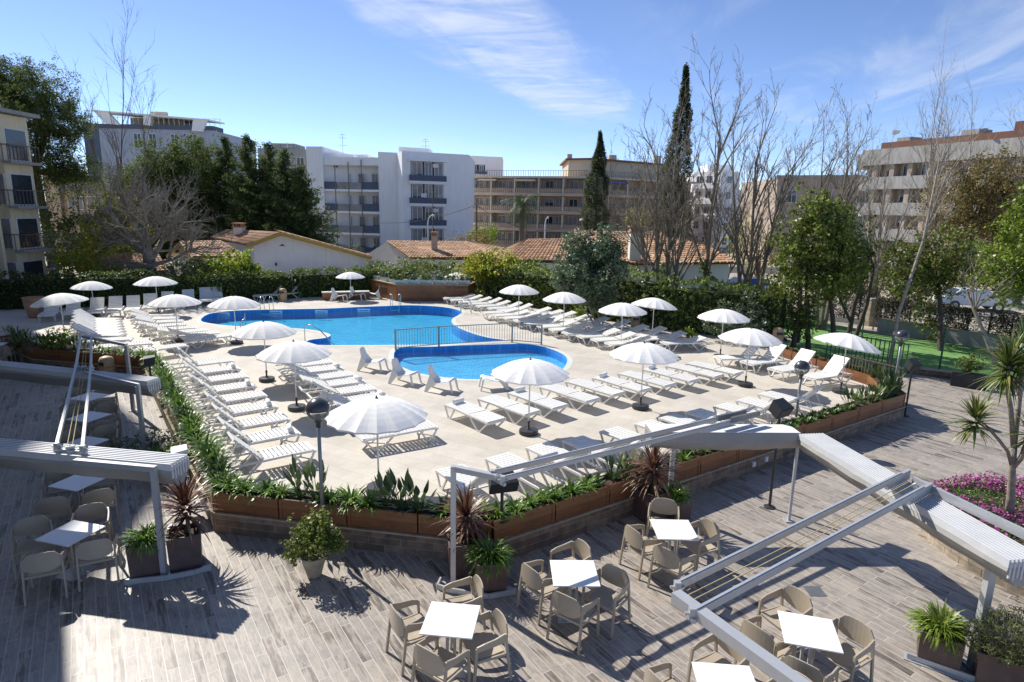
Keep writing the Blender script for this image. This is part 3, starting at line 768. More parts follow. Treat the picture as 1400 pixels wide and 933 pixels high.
lbs = ['shaded white lounger against the left hedge under the leftmost parasol','shaded white lounger against the hedge, just right of the leftmost parasol pole','shaded white lounger behind the second parasol pole at left','dappled white lounger against the hedge, left of the thin leaning trunk',
 'white lounger against the hedge with sun on its back, below the bare tree','white lounger against the hedge left of the curved row parasol','white lounger mostly hidden behind the curved-row parasol','white lounger against the hedge just right of the curved-row parasol','shaded lounger against the hedge beside the yellow-green tuft','lounger against the hedge below the bright green tree','left one of the two chequered loungers by the far pool ladder','right one of the two chequered loungers by the far pool ladder']
for i, q in enumerate(BR):
    x, y = gp(*q, DK); put_lounger(x, y, 116 if i < 9 else (120 if i < 10 else 60), .75, lbs[i], g)
# right: outer row by the hedge
g = 'loungers in the outer right row by the hedge'
HD = [(647.6,403.4),(658,406),(669,408.6),(683.6,411),(696.4,414),(712.5,417),(726,419.5),(750,423),(767,425.5),(785.5,429),(805,433),(830.5,438),(857.5,442),(882,447.5),(907,452),(933,456.5),(960,462)]
for i, q in enumerate(HD):
    x, y = gp(*q, .93); h = 22 - 4*i/16; hd = R(h)
    put_lounger(x-1.86*math.cos(hd), y-1.86*math.sin(hd), h, .28, 'white lounger in the outer row by the right hedge, %s from the far end' % ordn[i], g)
g = 'loungers in the inner right row by the small pool'
for i, p in enumerate(line((-1.5,32.5), (4.0,25.36), 11)):
    put_lounger(p[0], p[1], 20, .28, 'white lounger in the inner row on the pool side, %s from the far end' % ordn[i], g)
# flat row E0
g = 'flat loungers below the small pool'
FL = [(608,553),(653.6,545),(695,537),(737.5,529),(774,522),(809,516.5),(846,511),(877.5,505.5),(909,500.5),(937.5,497)]
tw0 = {0,2,4,6}
for i, q in enumerate(FL):
    x, y = gp(*q, .8)
    if i == 4: pass
    o = put_lounger(x+.3*.74, y+.3*.67, -48, .0, 'flat white lounger in the row below the small pool, %s from the left' % ordn[i], g)
    if i in (0,2,5,7): towel(o, 'folded white towel on the %s flat lounger from the left below the small pool' % ordn[i])
# front row E with raised backs
g = 'loungers in the front row with backs to the planter'
FE = [(598.7,643),(665,625.7),(721,612),(771,601.6),(821,589),(866,579),(902,571),(937,563),(974,555),(1006,547),(1037,538.6)]
for i, q in enumerate(FE):
    x, y = gp(*q, .8)
    put_lounger(x+.3*.8, y+.3*.6, -54, .72, 'white lounger with raised back turned to the front planter, %s from the left' % ordn[i], g)
g = 'upright loungers at the right end'
for (q, h, lb) in (((980.7,489),8,'upright white lounger beside the hedge parasol base, farthest left of the four facing the deck'), ((1019,496),26,'upright white lounger half shaded by the parasol canopy in front of it'), ((1059,505.6),28,'upright white lounger just behind the right globe lamp'), ((1103,516),28,'upright white lounger beside the tilted parasol base')):
    x, y = gp(*q, .8); put_lounger(x, y, h, .80, lb, g)

# ------------------------------------------------------------ moulded plastic easy chairs
def make_easy():
    t = thing('easy_chair', 'x', 'easy chair', (0,0,0), 0, 'white moulded easy chairs by the pool')
    m = MB(); th = .018
    prof = [(.40,.36,.27),(.36,.40,.27),(.1,.335,.26),(-.12,.30,.25),(-.22,.36,.24),(-.30,.55,.215),(-.36,.74,.185),(-.385,.80,.14)]
    vs = []
    for (x,z,w) in prof: vs += [(x,-w,z),(x,w,z)]
    for (x,z,w) in prof: vs += [(x-.012,-w,z-th),(x-.012,w,z-th)]
    n = len(prof); fs = []
    for i in range(n-1):
        a = 2*i; fs.append((a,a+1,a+3,a+2)); b = 2*n+a; fs.append((b,b+2,b+3,b+1))
        fs.append((a,a+2,b+2,b)); fs.append((a+1,b+1,b+3,a+3))
    fs += [(0,2*n,2*n+1,1),(2*n-2,2*n-1,4*n-1,4*n-2)]
    m.add(vs, fs); m.build('seat_shell', M['white_plastic'], t)
    for s in (-1,1):
        m = MB(); a = [(.40,.36,.045),(.46,.0,.03)]
        m.add([(.36,s*.27,.40),(.43,s*.27,.36),(.50,s*.29,0),(.45,s*.29,0),(.36,s*.225,.38),(.43,s*.225,.34),(.50,s*.255,0),(.45,s*.255,0)], [(0,1,2,3),(7,6,5,4),(0,4,5,1),(1,5,6,2),(2,6,7,3),(3,7,4,0)]); m.build('front_leg', M['white_plastic'], t)
        m = MB(); m.add([(-.10,s*.25,.31),(-.30,s*.215,.55),(-.46,s*.30,0),(-.36,s*.30,0),(-.10,s*.215,.31),(-.30,s*.18,.55),(-.46,s*.26,0),(-.36,s*.26,0)], [(0,1,2,3),(7,6,5,4),(0,4,5,1),(1,5,6,2),(2,6,7,3),(3,7,4,0)]); m.build('rear_leg', M['white_plastic'], t)
    return t
E0 = make_easy()
ec = [((509,506),-12,'white easy chair farthest left of the four beside the small pool'),((553,524),-22,'white easy chair second from left beside the small pool'),((603,534),-14,'white easy chair third from left, at the near edge of the small pool'),((676,531),-170,'white easy chair partly hidden behind the central parasol canopy'),
      ((463,412),-10,'white easy chair left of the far parasol pole, before the wooden bench'),((488,410),-15,'white easy chair just right of the far parasol pole'),((511,408.5),190,'white easy chair facing left beside the large wooden planter')]
for i, (q, h, lb) in enumerate(ec):
    o = E0 if i == 0 else dup(E0)
    x, y = gp(*q, DK); o.location = (x, y, DK+.002); o.rotation_euler = (0,0,R(h)); o['label'] = lb

# ------------------------------------------------------------ cafe tables and armchairs
def make_table():
    t = thing('cafe_table', 'x', 'table', (0,0,0), 0, 'square white cafe tables on the terrace')
    MB().box(-.35,.35,-.35,.35,.715,.735).build('tabletop', M['table_top'], t, bevel=.004)
    m = MB(); m.bar((-.05,0,.03),(-.05,0,.71),.035,.05,(0,1,0)).bar((.05,0,.03),(.05,0,.71),.035,.05,(0,1,0)).box(-.2,.2,-.03,.03,.695,.7145); m.build('column', M['alu'], t)
    m = MB(); m.box(-.24,.24,-.20,.20,0.0,.012); m.build('base_plate', M['alu'], t, bevel=.004)
    return t
def curved_panel(m, pts, z0, z1, th):
    """upright curved panel through plan points pts, top/bottom may be lists"""
    n = len(pts); vs = []
    for k, p in enumerate(pts):
        q0 = Vector(pts[max(0,k-1)]); q1 = Vector(pts[min(n-1,k+1)]); d = (q1-q0).normalized(); nr = Vector((-d.y, d.x))*th/2
        zb = z0[k] if hasattr(z0,'__len__') else z0; zt = z1[k] if hasattr(z1,'__len__') else z1
        for sgn in (-1,1):
            vs += [(p[0]+nr.x*sgn, p[1]+nr.y*sgn, zb), (p[0]+nr.x*sgn, p[1]+nr.y*sgn, zt)]
    fs = []
    for k in range(n-1):
        a = 4*k; b = a+4
        fs += [(a,b,b+1,a+1),(a+2,a+3,b+3,b+2),(a+1,b+1,b+3,a+3),(a,a+2,b+2,b)]
    fs += [(0,1,3,2),(4*n-4,4*n-2,4*n-1,4*n-3)]
    m.add(vs, fs)
def make_armchair():
    t = thing('armchair', 'x', 'armchair', (0,0,0), 0, 'x')
    m = MB()   # facing +x ; seat
    vs = []
    for (x,z) in ((-.20,.445),(-.05,.43),(.12,.432),(.235,.445)):
        for y in (-.225,-.1,.1,.225): vs.append((x, y*(1 if x < .2 else .97), z + (.012 if abs(y) > .2 else 0)))
    fs = []
    for i in range(3):
        for j in range(3): a = i*4+j; fs.append((a,a+4,a+5,a+1))
    nb = len(vs); vs += [(x,y,z-.022) for (x,y,z) in vs]
    for i in range(3):
        for j in range(3): a = nb+i*4+j; fs.append((a,a+1,a+5,a+4))
    for j in range(3): fs += [(j,j+1,nb+j+1,nb+j),(12+j+1,12+j,nb+12+j,nb+12+j+1)]
    for i in range(3): fs += [(4*(i+1),4*i,nb+4*i,nb+4*(i+1)),(4*i+3,4*(i+1)+3,nb+4*(i+1)+3,nb+4*i+3)]
    m.add(vs, fs); m.build('seat', M['taupe'], t, bevel=.003)
    # backrest: curved wide panel
    m = MB(); pts = []
    for k in range(9):
        a = -1+2*k/8; pts.append((-.272+.034*a*a, .24*a))
    curved_panel(m, pts, [.50+.06*abs(-1+2*k/8)**3 for k in range(9)], [.83-.015*abs(-1+2*k/8)-.085*abs(-1+2*k/8)**7 for k in range(9)], .018)
    m.build('backrest', M['taupe'], t)
    for s in (-1,1):
        m = MB(); ap = [(-.195,s*.262),(-.05,s*.275),(.10,s*.277),(.205,s*.27)]
        curved_panel(m, ap, [.605,.60,.59,.575], [.735,.70,.68,.65], .020)
        m.add([(x,y,.67) for x,y in ()], [])
        m.build('armrest', M['taupe'], t)
        MB().bar((.205,s*.27,.635),(.245,s*.275,0),.030,.036,(1,0,0)).build('front_leg', M['taupe'], t)
        MB().bar((-.20,s*.255,.72),(-.29,s*.27,0),.028,.038,(1,0,0)).build('rear_leg', M['taupe'], t)
    m = MB(); m.bar((-.22,-.25,.42),(-.22,.25,.42),.02,.035); m.bar((.215,-.26,.42),(.215,.26,.42),.02,.035)
    for s in (-1,1): m.bar((-.22,s*.255,.42),(.22,s*.265,.42),.02,.035)
    m.build('seat_frame', M['taupe'], t)
    return t
TB0 = make_table(); AC0 = make_armchair(); first = {'t':True,'c':True}
def put_table(x, y, a, label):
    o = TB0 if first['t'] else dup(TB0); first['t'] = False
    o.location = (x, y, .006); o.rotation_euler = (0,0,a); o['label'] = label; return o
def put_chair(x, y, h, label, group):
    o = AC0 if first['c'] else dup(AC0); first['c'] = False
    o.location = (x, y, .006); o.rotation_euler = (0,0,R(h)); o['label'] = label; o['group'] = group
tabs = [('T1',2.91,10.10,0,'by the second pink cordyline'),('T2',1.03,8.69,.024,'in front of the plank-clad wall'),('T3',-.75,7.52,-.105,'nearest the central grey post'),('T4',4.06,7.43,-.263,'under the diagonal awning beam'),('T6',2.63,6.42,-.08,'cut by the bottom edge')]
offs = [(-.50,.10,38,'left'),(-.03,-.55,50,'near'),(.50,-.12,-138,'right'),(.02,.60,-150,'far')]
jit = {'T1':[(-.52,-.04,28),(-.14,-.62,44),(.46,.03,-157),(.0,.75,-105)],'T2':[(-.47,.14,37),(-.03,-.5,52),(.48,-.16,-130),(.0,.62,-152)],'T3':[(-.55,.2,34),(-.07,-.5,55),(.45,-.12,-155),(.10,.70,-160)],'T4':[(-.50,.08,34),(-.22,-.52,46),(.48,-.03,-150),(-.02,.66,-155)],'T6':[(-.6,.12,30),(-.1,-.6,46),(.7,-.1,-150),(.12,.62,-150)]}
for (k,x,y,a,lb) in tabs:
    put_table(x, y, a, 'square white table on the sunny terrace ' + lb)
    for j, (ox,oy,h) in enumerate(jit[k]):
        if k == 'T6' and j in (1,): continue
        put_chair(x+ox, y+oy, h, 'taupe armchair on the %s side of the table %s' % (offs[j][3], lb), 'armchairs round the sunny tables')
# shaded left tables with two pairs of chairs
lt = [('T5',-7.32,9.57,1.31,'half lit by the sun at lower left',True),('T7',-8.53,11.53,1.31,'just below the front awning beam, in shade',True),('T10',-9.78,13.55,1.31,'just above the front awning beam, in shade',False),('T9',-10.85,15.33,1.31,'between the two awning arms, in shade',True),('T8',-11.95,17.0,1.31,'under the middle awning bundle, in shade',False),('T11',-19.7,23.2,.3,'at the far left edge, in shade',False),('T12',-18.9,21.6,.3,'at the far left edge, the nearer one',False)]
for (k,x,y,a,lb,both) in lt:
    put_table(x, y, a, 'square white table ' + lb)
    fx, fy = -.50, .85
    for j, (side, pos, nm) in enumerate(((-1,-1,'near left'),(-1,1,'near right'),(1,-1,'far left'),(1,1,'far right'))):
        rx, ry = .85, .50
        bx = x + side*fx*.58 + pos*rx*.36*(1); by = y + side*fy*.58 + pos*ry*.36
        h = 120.5 if side < 0 else -59.5
        if k == 'T5':
            bx, by, h = [(-7.36,9.02,117),(-6.80,9.42,122),(-8.07,9.68,-55),(-7.42,10.2,-60)][j]
        put_chair(bx, by, h + rnd.uniform(-4,4), 'armchair, %s seat, at the table %s' % (nm, lb), 'armchairs round the shaded tables')
# ------------------------------------------------------------ awnings
def stripes_mat():
    t = NT('awning_slats'); v = t.coords(); t.color(t.ramp(t.noise(v, 3, 4), [(.3,(.60,.61,.62)),(.7,(.68,.69,.70))])); t.rough(.5); return t.m
M['slat'] = stripes_mat()
M['awn_cloth'] = plain('awning_cloth', (.36,.345,.32), .85, var=.06, nscale=2)  # grey-beige cloth, darkened to put the side's shade into its colour
M['awn_white'] = plain('awning_white_cloth', (.78,.775,.75), .85, var=.05, nscale=2)
M['rope'] = plain('rope', (.55,.45,.22), .8)
def packet(parent, P, Q, w, z, n, drop=.34, flat=False, sag=.0):
    """folded awning cloth: n parallel pleat tops above a hanging bundle. P,Q plan points of its centre line"""
    P = Vector(P); Q = Vector(Q); d = (Q-P); L = d.length; ang = math.atan2(d.y, d.x)
    Mx = Matrix.Translation((P.x,P.y,z)) @ Matrix.Rotation(ang, 4, 'Z')
    m = MB(); st = w/n
    for k in range(n):
        y = -w/2 + st*k
        if flat: continue
        m.box(0, L, y, y+st*.48, -.12, .0, Mx)
    if not flat: m.build('awning_slats', M['slat'], parent)
    m = MB(); segs = 14; prof = [(-w/2,-.118),(-w/2-.02,-.17),(-w/2+.03,-.26),(-w/2+.14,-drop),(w/2-.18,-drop*1.0),(w/2-.02,-.2),(w/2,-.118)]
    if flat: prof[0] = (-w/2,.0); prof[-1] = (w/2,.0)
    vs = []
    for i in range(segs+1):
        x = L*i/segs; q = math.sin(math.pi*i/segs); wob = .012*math.sin(i*2.3)
        for (y,zz) in prof: vs.append(Mx @ Vector((x, y + (wob if zz < -.1 else 0), zz - (sag*q if zz < -.15 else 0) + (.01*math.sin(i*1.7+y*9) if zz < -.1 else 0))))
    k = len(prof); fs = []
    for i in range(segs):
        for j in range(k-1): a = i*k+j; fs.append((a, a+k, a+k+1, a+1))
        a = i*k; fs.append((a, a+k-1, a+2*k-1, a+k))
    fs.append(tuple(range(k))); fs.append(tuple(segs*k+j for j in reversed(range(k))))
    m.add(vs, fs); m.build('awning_cloth', M['awn_cloth'], parent)
    for e in (0, L):      # loose pleat edges at both ends
        m = MB()
        for j in range(n):
            y = -w/2 + st*(j+.5); m.box(e-.012, e+.012, y-st*.18, y+st*.18, -.26-.03*(j%2), -.04, Mx)
        m.build('pleat_ends', M['slat'], parent)
    if flat:
        m = MB(); m.box(.01, L-.01, -w/2+.01, w/2-.01, .003, .012, Mx); m.build('awning_top_cloth', M['awn_white'], parent)
def rails(parent, a0, a1, b0, b1, z, w=.05, h=.085, ropes=True, mat=None):
    mat = mat or M['alu']
    m = MB(); m.bar((*a0,z),(*a1,z), w, h); m.bar((*a0,z+h/2+.006),(*a1,z+h/2+.006), w*.5, .012); m.build('guide_rail', mat, parent)
    m = MB(); m.bar((*b0,z),(*b1,z), w, h); m.bar((*b0,z+h/2+.006),(*b1,z+h/2+.006), w*.5, .012); m.build('guide_rail', mat, parent)
    if ropes:
        m = MB()
        for t in (.38,.58):
            p = dpt(a0,b0,t); q = dpt(a1,b1,t); m.tube([(*p,z-.02),(*dpt(p,q,.5),z-.05),(*q,z-.02)], .006, 5)
        m.build('pull_rope', M['rope'], parent)
def connector(parent, p, q, z):
    m = MB(); p = Vector(p); q = Vector(q); d = (q-p).normalized()
    m.bar((p.x-d.x*.06,p.y-d.y*.06,z-.075),(q.x+d.x*.06,q.y+d.y*.06,z-.075),.05,.05)
    for c in (p,q):
        m.box(c.x-.035,c.x+.035,c.y-.035,c.y+.035,z-.09,z+.05); m.tube([(c.x-.08,c.y,z-.02),(c.x+.08,c.y,z-.02)],.018,8)
    mid = p.lerp(q,.5); m.tube([(mid.x-.05,mid.y-.03,z-.02),(mid.x+.06,mid.y+.03,z-.02)],.035,10); m.build('connector', M['alu'], parent)
def post(parent, x, y, z, w=.085):
    m = MB(); m.bar((x,y,.03),(x,y,z),w,w); m.build('post', M['alu'], parent)
    m = MB(); m.box(x-.09,x+.09,y-.09,y+.09,.005,.03); m.build('foot_plate', M['alu'], parent)
def arm(parent, a, b, z, w=.09, h=.09, name='arm'):
    MB().bar((*a,z),(*b,z), w, h).build(name, M['alu'], parent)
# left double awning
t = thing('awning', 'white retracted awning at left with two slatted bundles and thin double guide rails', 'awning', (0,0,0))
packet(t, (-11.6,10.75), (-5.5,9.79), .46, 2.0, 7, .42)
packet(t, (-15.2,16.3), (-8.62,14.55), .40, 2.0, 6, .42)
za = 2.1
rails(t, (-7.70,10.02), (-10.98,15.30), (-7.20,9.93), (-10.52,15.16), za)
rails(t, (-10.98,15.30), (-13.42,19.06), (-10.52,15.16), (-12.96,18.87), za)
connector(t, (-7.70,10.02), (-7.20,9.93), za); connector(t, (-10.98,15.30), (-10.52,15.16), za)
post(t, -5.78, 9.50, 1.99); arm(t, (-5.735,9.49), (-7.2,9.72), 1.95)
post(t, -8.65, 13.95, 1.99); arm(t, (-8.62,13.95), (-10.5,14.9), 2.02, .06, .07)
post(t, -11.34, 17.95, 2.0); arm(t, (-11.32,17.93), (-13.3,18.97), 2.05, .08, .08)
# central awning along the planters
t = thing('awning', 'retracted central awning with a flat white cloth bundle and a long rail', 'awning', (0,0,0))
zb = 2.12
rails(t, (-.26,9.22), (4.45,12.25), (-.10,9.00), (4.60,12.03), zb, .05, .07, False)
connector(t, (-.26,9.22), (-.10,9.00), zb)
post(t, -.9, 9.43, 2.13); arm(t, (-.86,9.42), (-.2,9.13), 2.09)
m = MB()
for (x,y) in ((4.2,12.08),(4.45,12.0)): m.bar((x-.1,y-.22,zb+.08),(x+.62,y+.22,zb+.08),.05,.11)
m.build('pleat_carrier', M['alu_dark'], t)
packet(t, (2.75,11.85), (5.72,11.98), .50, 1.97, 8, .36, flat=True, sag=.05)
post(t, 3.38, 12.22, 1.93, .09); post(t, 5.78, 11.9, 1.93, .05)
# right awning
t = thing('awning', 'retracted right awning with a long slatted bundle and two rails with yellow ropes', 'awning', (0,0,0))
rails(t, (1.93,6.30), (6.30,9.44), (1.97,5.80), (6.33,8.93), zb, .055, .09, True)
connector(t, (1.90,6.28), (1.94,5.82), zb)
arm(t, (1.84,6.12), (3.25,3.75), 2.10, .13, .12, 'beam'); post(t, 3.27, 3.7, 2.0)
packet(t, (5.95,11.75), (6.62,7.25), .54, 1.97, 9, .38, sag=.03)
for (x,y) in ((6.05,9.27),(6.08,8.76)):
    m = MB(); m.bar((x-.12,y-.09,zb-.05),(x+.5,y+.36,zb-.05),.05,.16); m.build('carrier_bracket', M['alu'], t)
arm(t, (6.52,9.45), (6.98,7.75), 2.03, .06, .13); 
m = MB(); m.tube([(6.45,9.35,2.02),(6.5,9.3,1.9)],.05,8); m.build('motor', M['white_metal'], t)
post(t, 6.58, 7.72, 1.62, .10)

# ------------------------------------------------------------ pots and their plants on the terrace
def square_pot(x, y, rz, label, s=.48, h=.5, mat='dark_pot', cat='plant pot'):
    t = thing('square_pot', label, cat, (x,y,.006), rz, 'square pots under the awning posts')
    m = MB(); a, b = s/2*.93, s/2; T = .03
    vs = [(-a,-a,0),(a,-a,0),(a,a,0),(-a,a,0),(-b,-b,h),(b,-b,h),(b,b,h),(-b,b,h),(-b+T,-b+T,h),(b-T,-b+T,h),(b-T,b-T,h),(-b+T,b-T,h),(-b+T,-b+T,h-.07),(b-T,-b+T,h-.07),(b-T,b-T,h-.07),(-b+T,b-T,h-.07)]
    fs = [(0,3,2,1)] + [(i,(i+1)%4,4+(i+1)%4,4+i) for i in range(4)] + [(4+i,4+(i+1)%4,8+(i+1)%4,8+i) for i in range(4)] + [(8+i,8+(i+1)%4,12+(i+1)%4,12+i) for i in range(4)]
    m.add(vs, fs); m.build('pot', M[mat], t)
    MB().add([(-b+T,-b+T,h-.068),(b-T,-b+T,h-.068),(b-T,b-T,h-.068),(-b+T,b-T,h-.068)],[(0,1,2,3)]).build('soil', M['soil'], t); return t
def cradle(pts, label):
    t = thing('post_cradle', label, 'metal base', (*pts[0],.006))
    m = MB(); P = [Vector((p[0]-pts[0][0],p[1]-pts[0][1],0)) for p in pts]
    for a,b in zip(P,P[1:]): m.bar(a+Vector((0,0,.05)), b+Vector((0,0,.05)), .03,.09)
    m.build('side_bar', M['alu'], t); m = MB(); m.bar(P[0]+Vector((0,.06,.008)), P[-1]+Vector((0,.06,.008)), .2,.012); m.build('plate', M['alu'], t)
def strap_mesh(kind, seed):
    g = random.Random(seed); m = MB()
    if kind == 'agapanthus': blades(m, 64, .46, .036, rise=(.35,1.4), droop=1.7, seg=5, g=g, basr=.10)
    if kind == 'agapanthus_tall': blades(m, 50, .56, .042, rise=(.6,1.45), droop=1.3, seg=5, g=g, basr=.10)
    if kind == 'grass': blades(m, 340, .38, .021, rise=(-.1,1.45), droop=1.9, seg=5, g=g, basr=.17, zoff=.06)
    if kind == 'paddle':
        for i in range(13):
            az = g.uniform(0,6.28); el = g.uniform(.95,1.45); l = g.uniform(.35,.62); dx,dy = math.cos(az),math.sin(az)
            p = Vector((dx*.05,dy*.05,0)); q = p + Vector((dx*math.cos(el),dy*math.cos(el),math.sin(el)))*l*.55
            m.tube([p,q],[.009,.005],4,False)
            side = Vector((-dy,dx,0)); lw = g.uniform(.035,.055); vs = []; d = Vector((dx*math.cos(el-.1),dy*math.cos(el-.1),math.sin(el-.1)))
            for k,wk in enumerate((.15,.75,1,.85,.5,.05)): c = q + d*(l*.5*k/5); vs += [c-side*lw*wk, c+side*lw*wk]
            m.add(vs, [(2*k,2*k+1,2*k+3,2*k+2) for k in range(5)])
        blades(m, 10, .3, .05, rise=(.4,1.1), droop=.8, g=g)
    if kind == 'succulent':
        for i in range(5): blades(m, 16, .17, .045, base=(g.uniform(-.14,.14),g.uniform(-.12,.12),g.uniform(0,.05)), rise=(.3,1.4), droop=.6, seg=3, g=g, basr=.03)
    return m
VAR = {}
def plant(kind, x, y, z, label, group, sc_=1.0, mat=None, cat='plant', name=None):
    mt = mat or {'grass':'lf_strap','agapanthus':'lf_strap','agapanthus_tall':'lf_strap','paddle':'lf_fan','succulent':'lf_succ'}[kind]
    v = rnd.randrange(3); key = (kind, v, mt)
    nm = name or {'grass':'strap_leaf_plant','agapanthus':'strap_leaf_plant','agapanthus_tall':'strap_leaf_plant','paddle':'paddle_leaf_plant','succulent':'succulent_plant'}[kind]
    if key not in VAR: o = strap_mesh(kind, hash(kind) % 97 + v*7 if False else len(kind)*11+v*7).build(nm, M[mt]); VAR[key] = o
    else: o = VAR[key].copy(); col.objects.link(o)
    o.location = (x,y,z); o.rotation_euler = (rnd.uniform(-.08,.08), rnd.uniform(-.08,.08), rnd.uniform(0,6.28)); s = sc_*rnd.uniform(.88,1.12); o.scale = (s,s,s*rnd.uniform(.9,1.1))
    tag(o, label, cat, group); return o
def cordyline(x, y, z, label, L=.62, n=120, seed=3):
    g = random.Random(seed); t = thing('cordyline', label, 'plant', (x,y,z), 0)
    MB().tube([(0,0,0),(.02,.01,.18),(.0,.0,.36)], [.045,.035,.03], 8).build('trunk', M['bark_dark'], t)
    m = MB()
    for zz, k, rise in ((.50,n//2,(.3,1.5)),(.42,n//4,(-.2,.6)),(.30,n//4,(-.7,.2))):
        blades(m, k, L, .036, base=(0,0,zz), rise=rise, droop=.75, seg=5, g=g, basr=.02)
    m.build('leaves', M['lf_cordy'], t)
square_pot(-6.12,9.62,R(26),'dark square pot with bright strap leaves beside the left awning post',.52,.62); plant('grass', -6.12, 9.63, .56, 'dense green strap-leaf plant spilling over the left square pot', 'potted strap plants', 1.05)
square_pot(-5.60,9.88,R(26),'dark square pot holding the left pink cordyline',.52,.64); cordyline(-5.56,9.92,.60,'spiky pink-brown cordyline at the left awning post, its fan shadow on the floor', .68, 150, 3)
cradle([(-6.30,9.24),(-5.7,9.38),(-5.3,9.56),(-5.12,9.72)], 'grey metal cradle at the foot of the left awning post')
square_pot(-.80,9.80,R(10),'taller dark square pot with pink cordyline behind the central post', .46, .62); cordyline(-.72,9.82,.56,'spiky pink and cream cordyline behind the central grey post', .62, 150, 5)
square_pot(-.28,9.38,R(10),'dark square pot with drooping green leaves right of the central post',.50,.56); plant('grass', -.30, 9.40, .50, 'dark green drooping strap plant right of the central post', 'potted strap plants', .95)
cradle([(-1.12,9.50),(-1.15,9.30),(-.95,9.2),(-.3,9.05),(.15,9.2)], 'grey metal cradle at the foot of the central awning post')
square_pot(2.92,11.92,R(30),'dark square pot with cordyline by the plank-clad wall', .52, .62); cordyline(2.92,11.88,.62,'large spiky cordyline in front of the reddish planters right of centre', .72, 170, 9)
square_pot(3.44,11.98,R(30),'dark square pot with green strap plant by the plank-clad wall', .48,.46); plant('grass', 3.42, 11.95, .46, 'round green strap plant beneath the right-of-centre cordyline', 'potted strap plants', .95)
square_pot(6.17,7.86,R(-32),'terracotta-brown square pot with yellow-green grass at lower right', .52,.5); 
for k,(dx,dy) in enumerate(((0,0),)): plant('grass', 6.15, 7.88, .47, 'yellow-green grassy plant in the square pot at lower right', 'potted strap plants', 1.05, 'lf_strap_yellow', name='grassy_plant')
square_pot(6.72,7.45,R(-32),'brown square pot with lavender at the lower right corner', .56,.5)
t = thing('lavender_bush', 'big wispy lavender bush in the pot at the lower right corner', 'shrub', (6.75,7.38,.44))
g = np.random.default_rng(11); C = blob_points(g, (0,0,.28), (.50,.46,.42), 620, .3); C = C[C[:,2] > -.1]
leaves('foliage', C, 12, .06, .045, M['lf_laven'], t, .28, .5, 12)
m = MB()
for k in range(90):
    a = rnd.uniform(0,6.28); r = rnd.uniform(.1,.45); q = (r*math.cos(a)*1.1, r*math.sin(a)*1.1, .55+rnd.uniform(-.1,.25)-r*.3); m.tube([(q[0]*.4,q[1]*.4,.1),q],[.003,.002],3,False)
m.build('stems', M['bark_pale'], t)
cradle([(5.74,7.86),(6.55,7.30),(6.9,7.05)], 'grey metal cradle under the lower right pots')
# round pot with shrub
bx, by = gp(430,788,0)
t = thing('round_pot', 'round stone urn with moss at its foot on the open terrace', 'plant pot', (bx,by,.006))
MB().lathe([(.09,0),(.12,.02),(.15,.14),(.19,.28),(.205,.36),(.215,.40),(.195,.40),(.185,.36)],20).build('pot', M['pot_stone'], t, True)
MB().lathe([(.001,.355),(.186,.355)],20).build('soil', M['soil'], t)
t = thing('potted_shrub', 'leafy yellow-green shrub growing in the round stone urn', 'shrub', (bx,by,.37)); t.scale=(1.18,1.18,1.12)
g = np.random.default_rng(5); C = np.vstack([blob_points(g, (0,.0,.34), (.34,.34,.32), 170, .3), blob_points(g, (.08,.02,.52), (.2,.2,.22), 70, .3), blob_points(g, (-.25,-.05,.10), (.16,.16,.16), 50, .3), blob_points(g, (.3,.0,.25), (.16,.14,.14), 50, .3)])
leaves('foliage', C, 9, .07, .052, M['lf_magnolia'], t, .6, .5, 6)
leaves('young_leaves', C[::3], 5, .09, .045, M['lf_bright'], t, .6, .6, 8)
m = MB()
for k in range(14): q = C[rnd.randrange(len(C))]; m.tube([(0,0,-.01),(q[0]*.4,q[1]*.4,q[2]*.5),tuple(q)],[.012,.008,.004],4,False)
m.build('stems', M['bark'], t)

# ------------------------------------------------------------ planting in the wooden boxes
def along(a, b, s, inset=.23):
    a = Vector(a); b = Vector(b); d = (b-a).normalized(); nr = Vector((-d.y,d.x)); return a + d*s + nr*inset
def seglen(i): return math.dist(Wd[i], Wd[i+1])
zs_ = .76
side_names = {0:'in shaded planters at the far left edge',1:'in shaded planters behind the tan bin',2:'along the left deck edge',3:'in the front planters left of the central post',4:'in the long right-hand planters',5:'at the right corner of the deck',6:'in the orange planters by the tilted parasol',7:'behind the third upright lounger'}
def ordw(k):
    if k < 17: return ordn[k]
    n = k+1; tens = {1:'eighteenth nineteenth',2:'twent',3:'thirt',4:'fort'}
    if n < 20: return {18:'eighteenth',19:'nineteenth'}[n]
    b = {2:'twent',3:'thirt',4:'fort'}[n//10]
    return b+'ieth' if n % 10 == 0 else b+'y-'+ordn[n % 10 - 1]
specs = {0:(.5,lambda s,L:'paddle'),1:(.45,lambda s,L:'agapanthus' if s > .55*L else 'paddle'),2:(.36,lambda s,L:'agapanthus_tall' if int(s*3)%2 else 'agapanthus'),
         3:(.34,lambda s,L:'paddle' if (.30*L < s < .42*L or .58*L < s < .76*L) else 'agapanthus'),
         4:(.34,lambda s,L:'agapanthus' if s < 2.5 else ('paddle' if 2.7 < s < 3.9 or s > 12.3 else 'succulent')),5:(.38,lambda s,L:'paddle'),6:(.5,lambda s,L:'succulent'),7:(.6,lambda s,L:'succulent')}
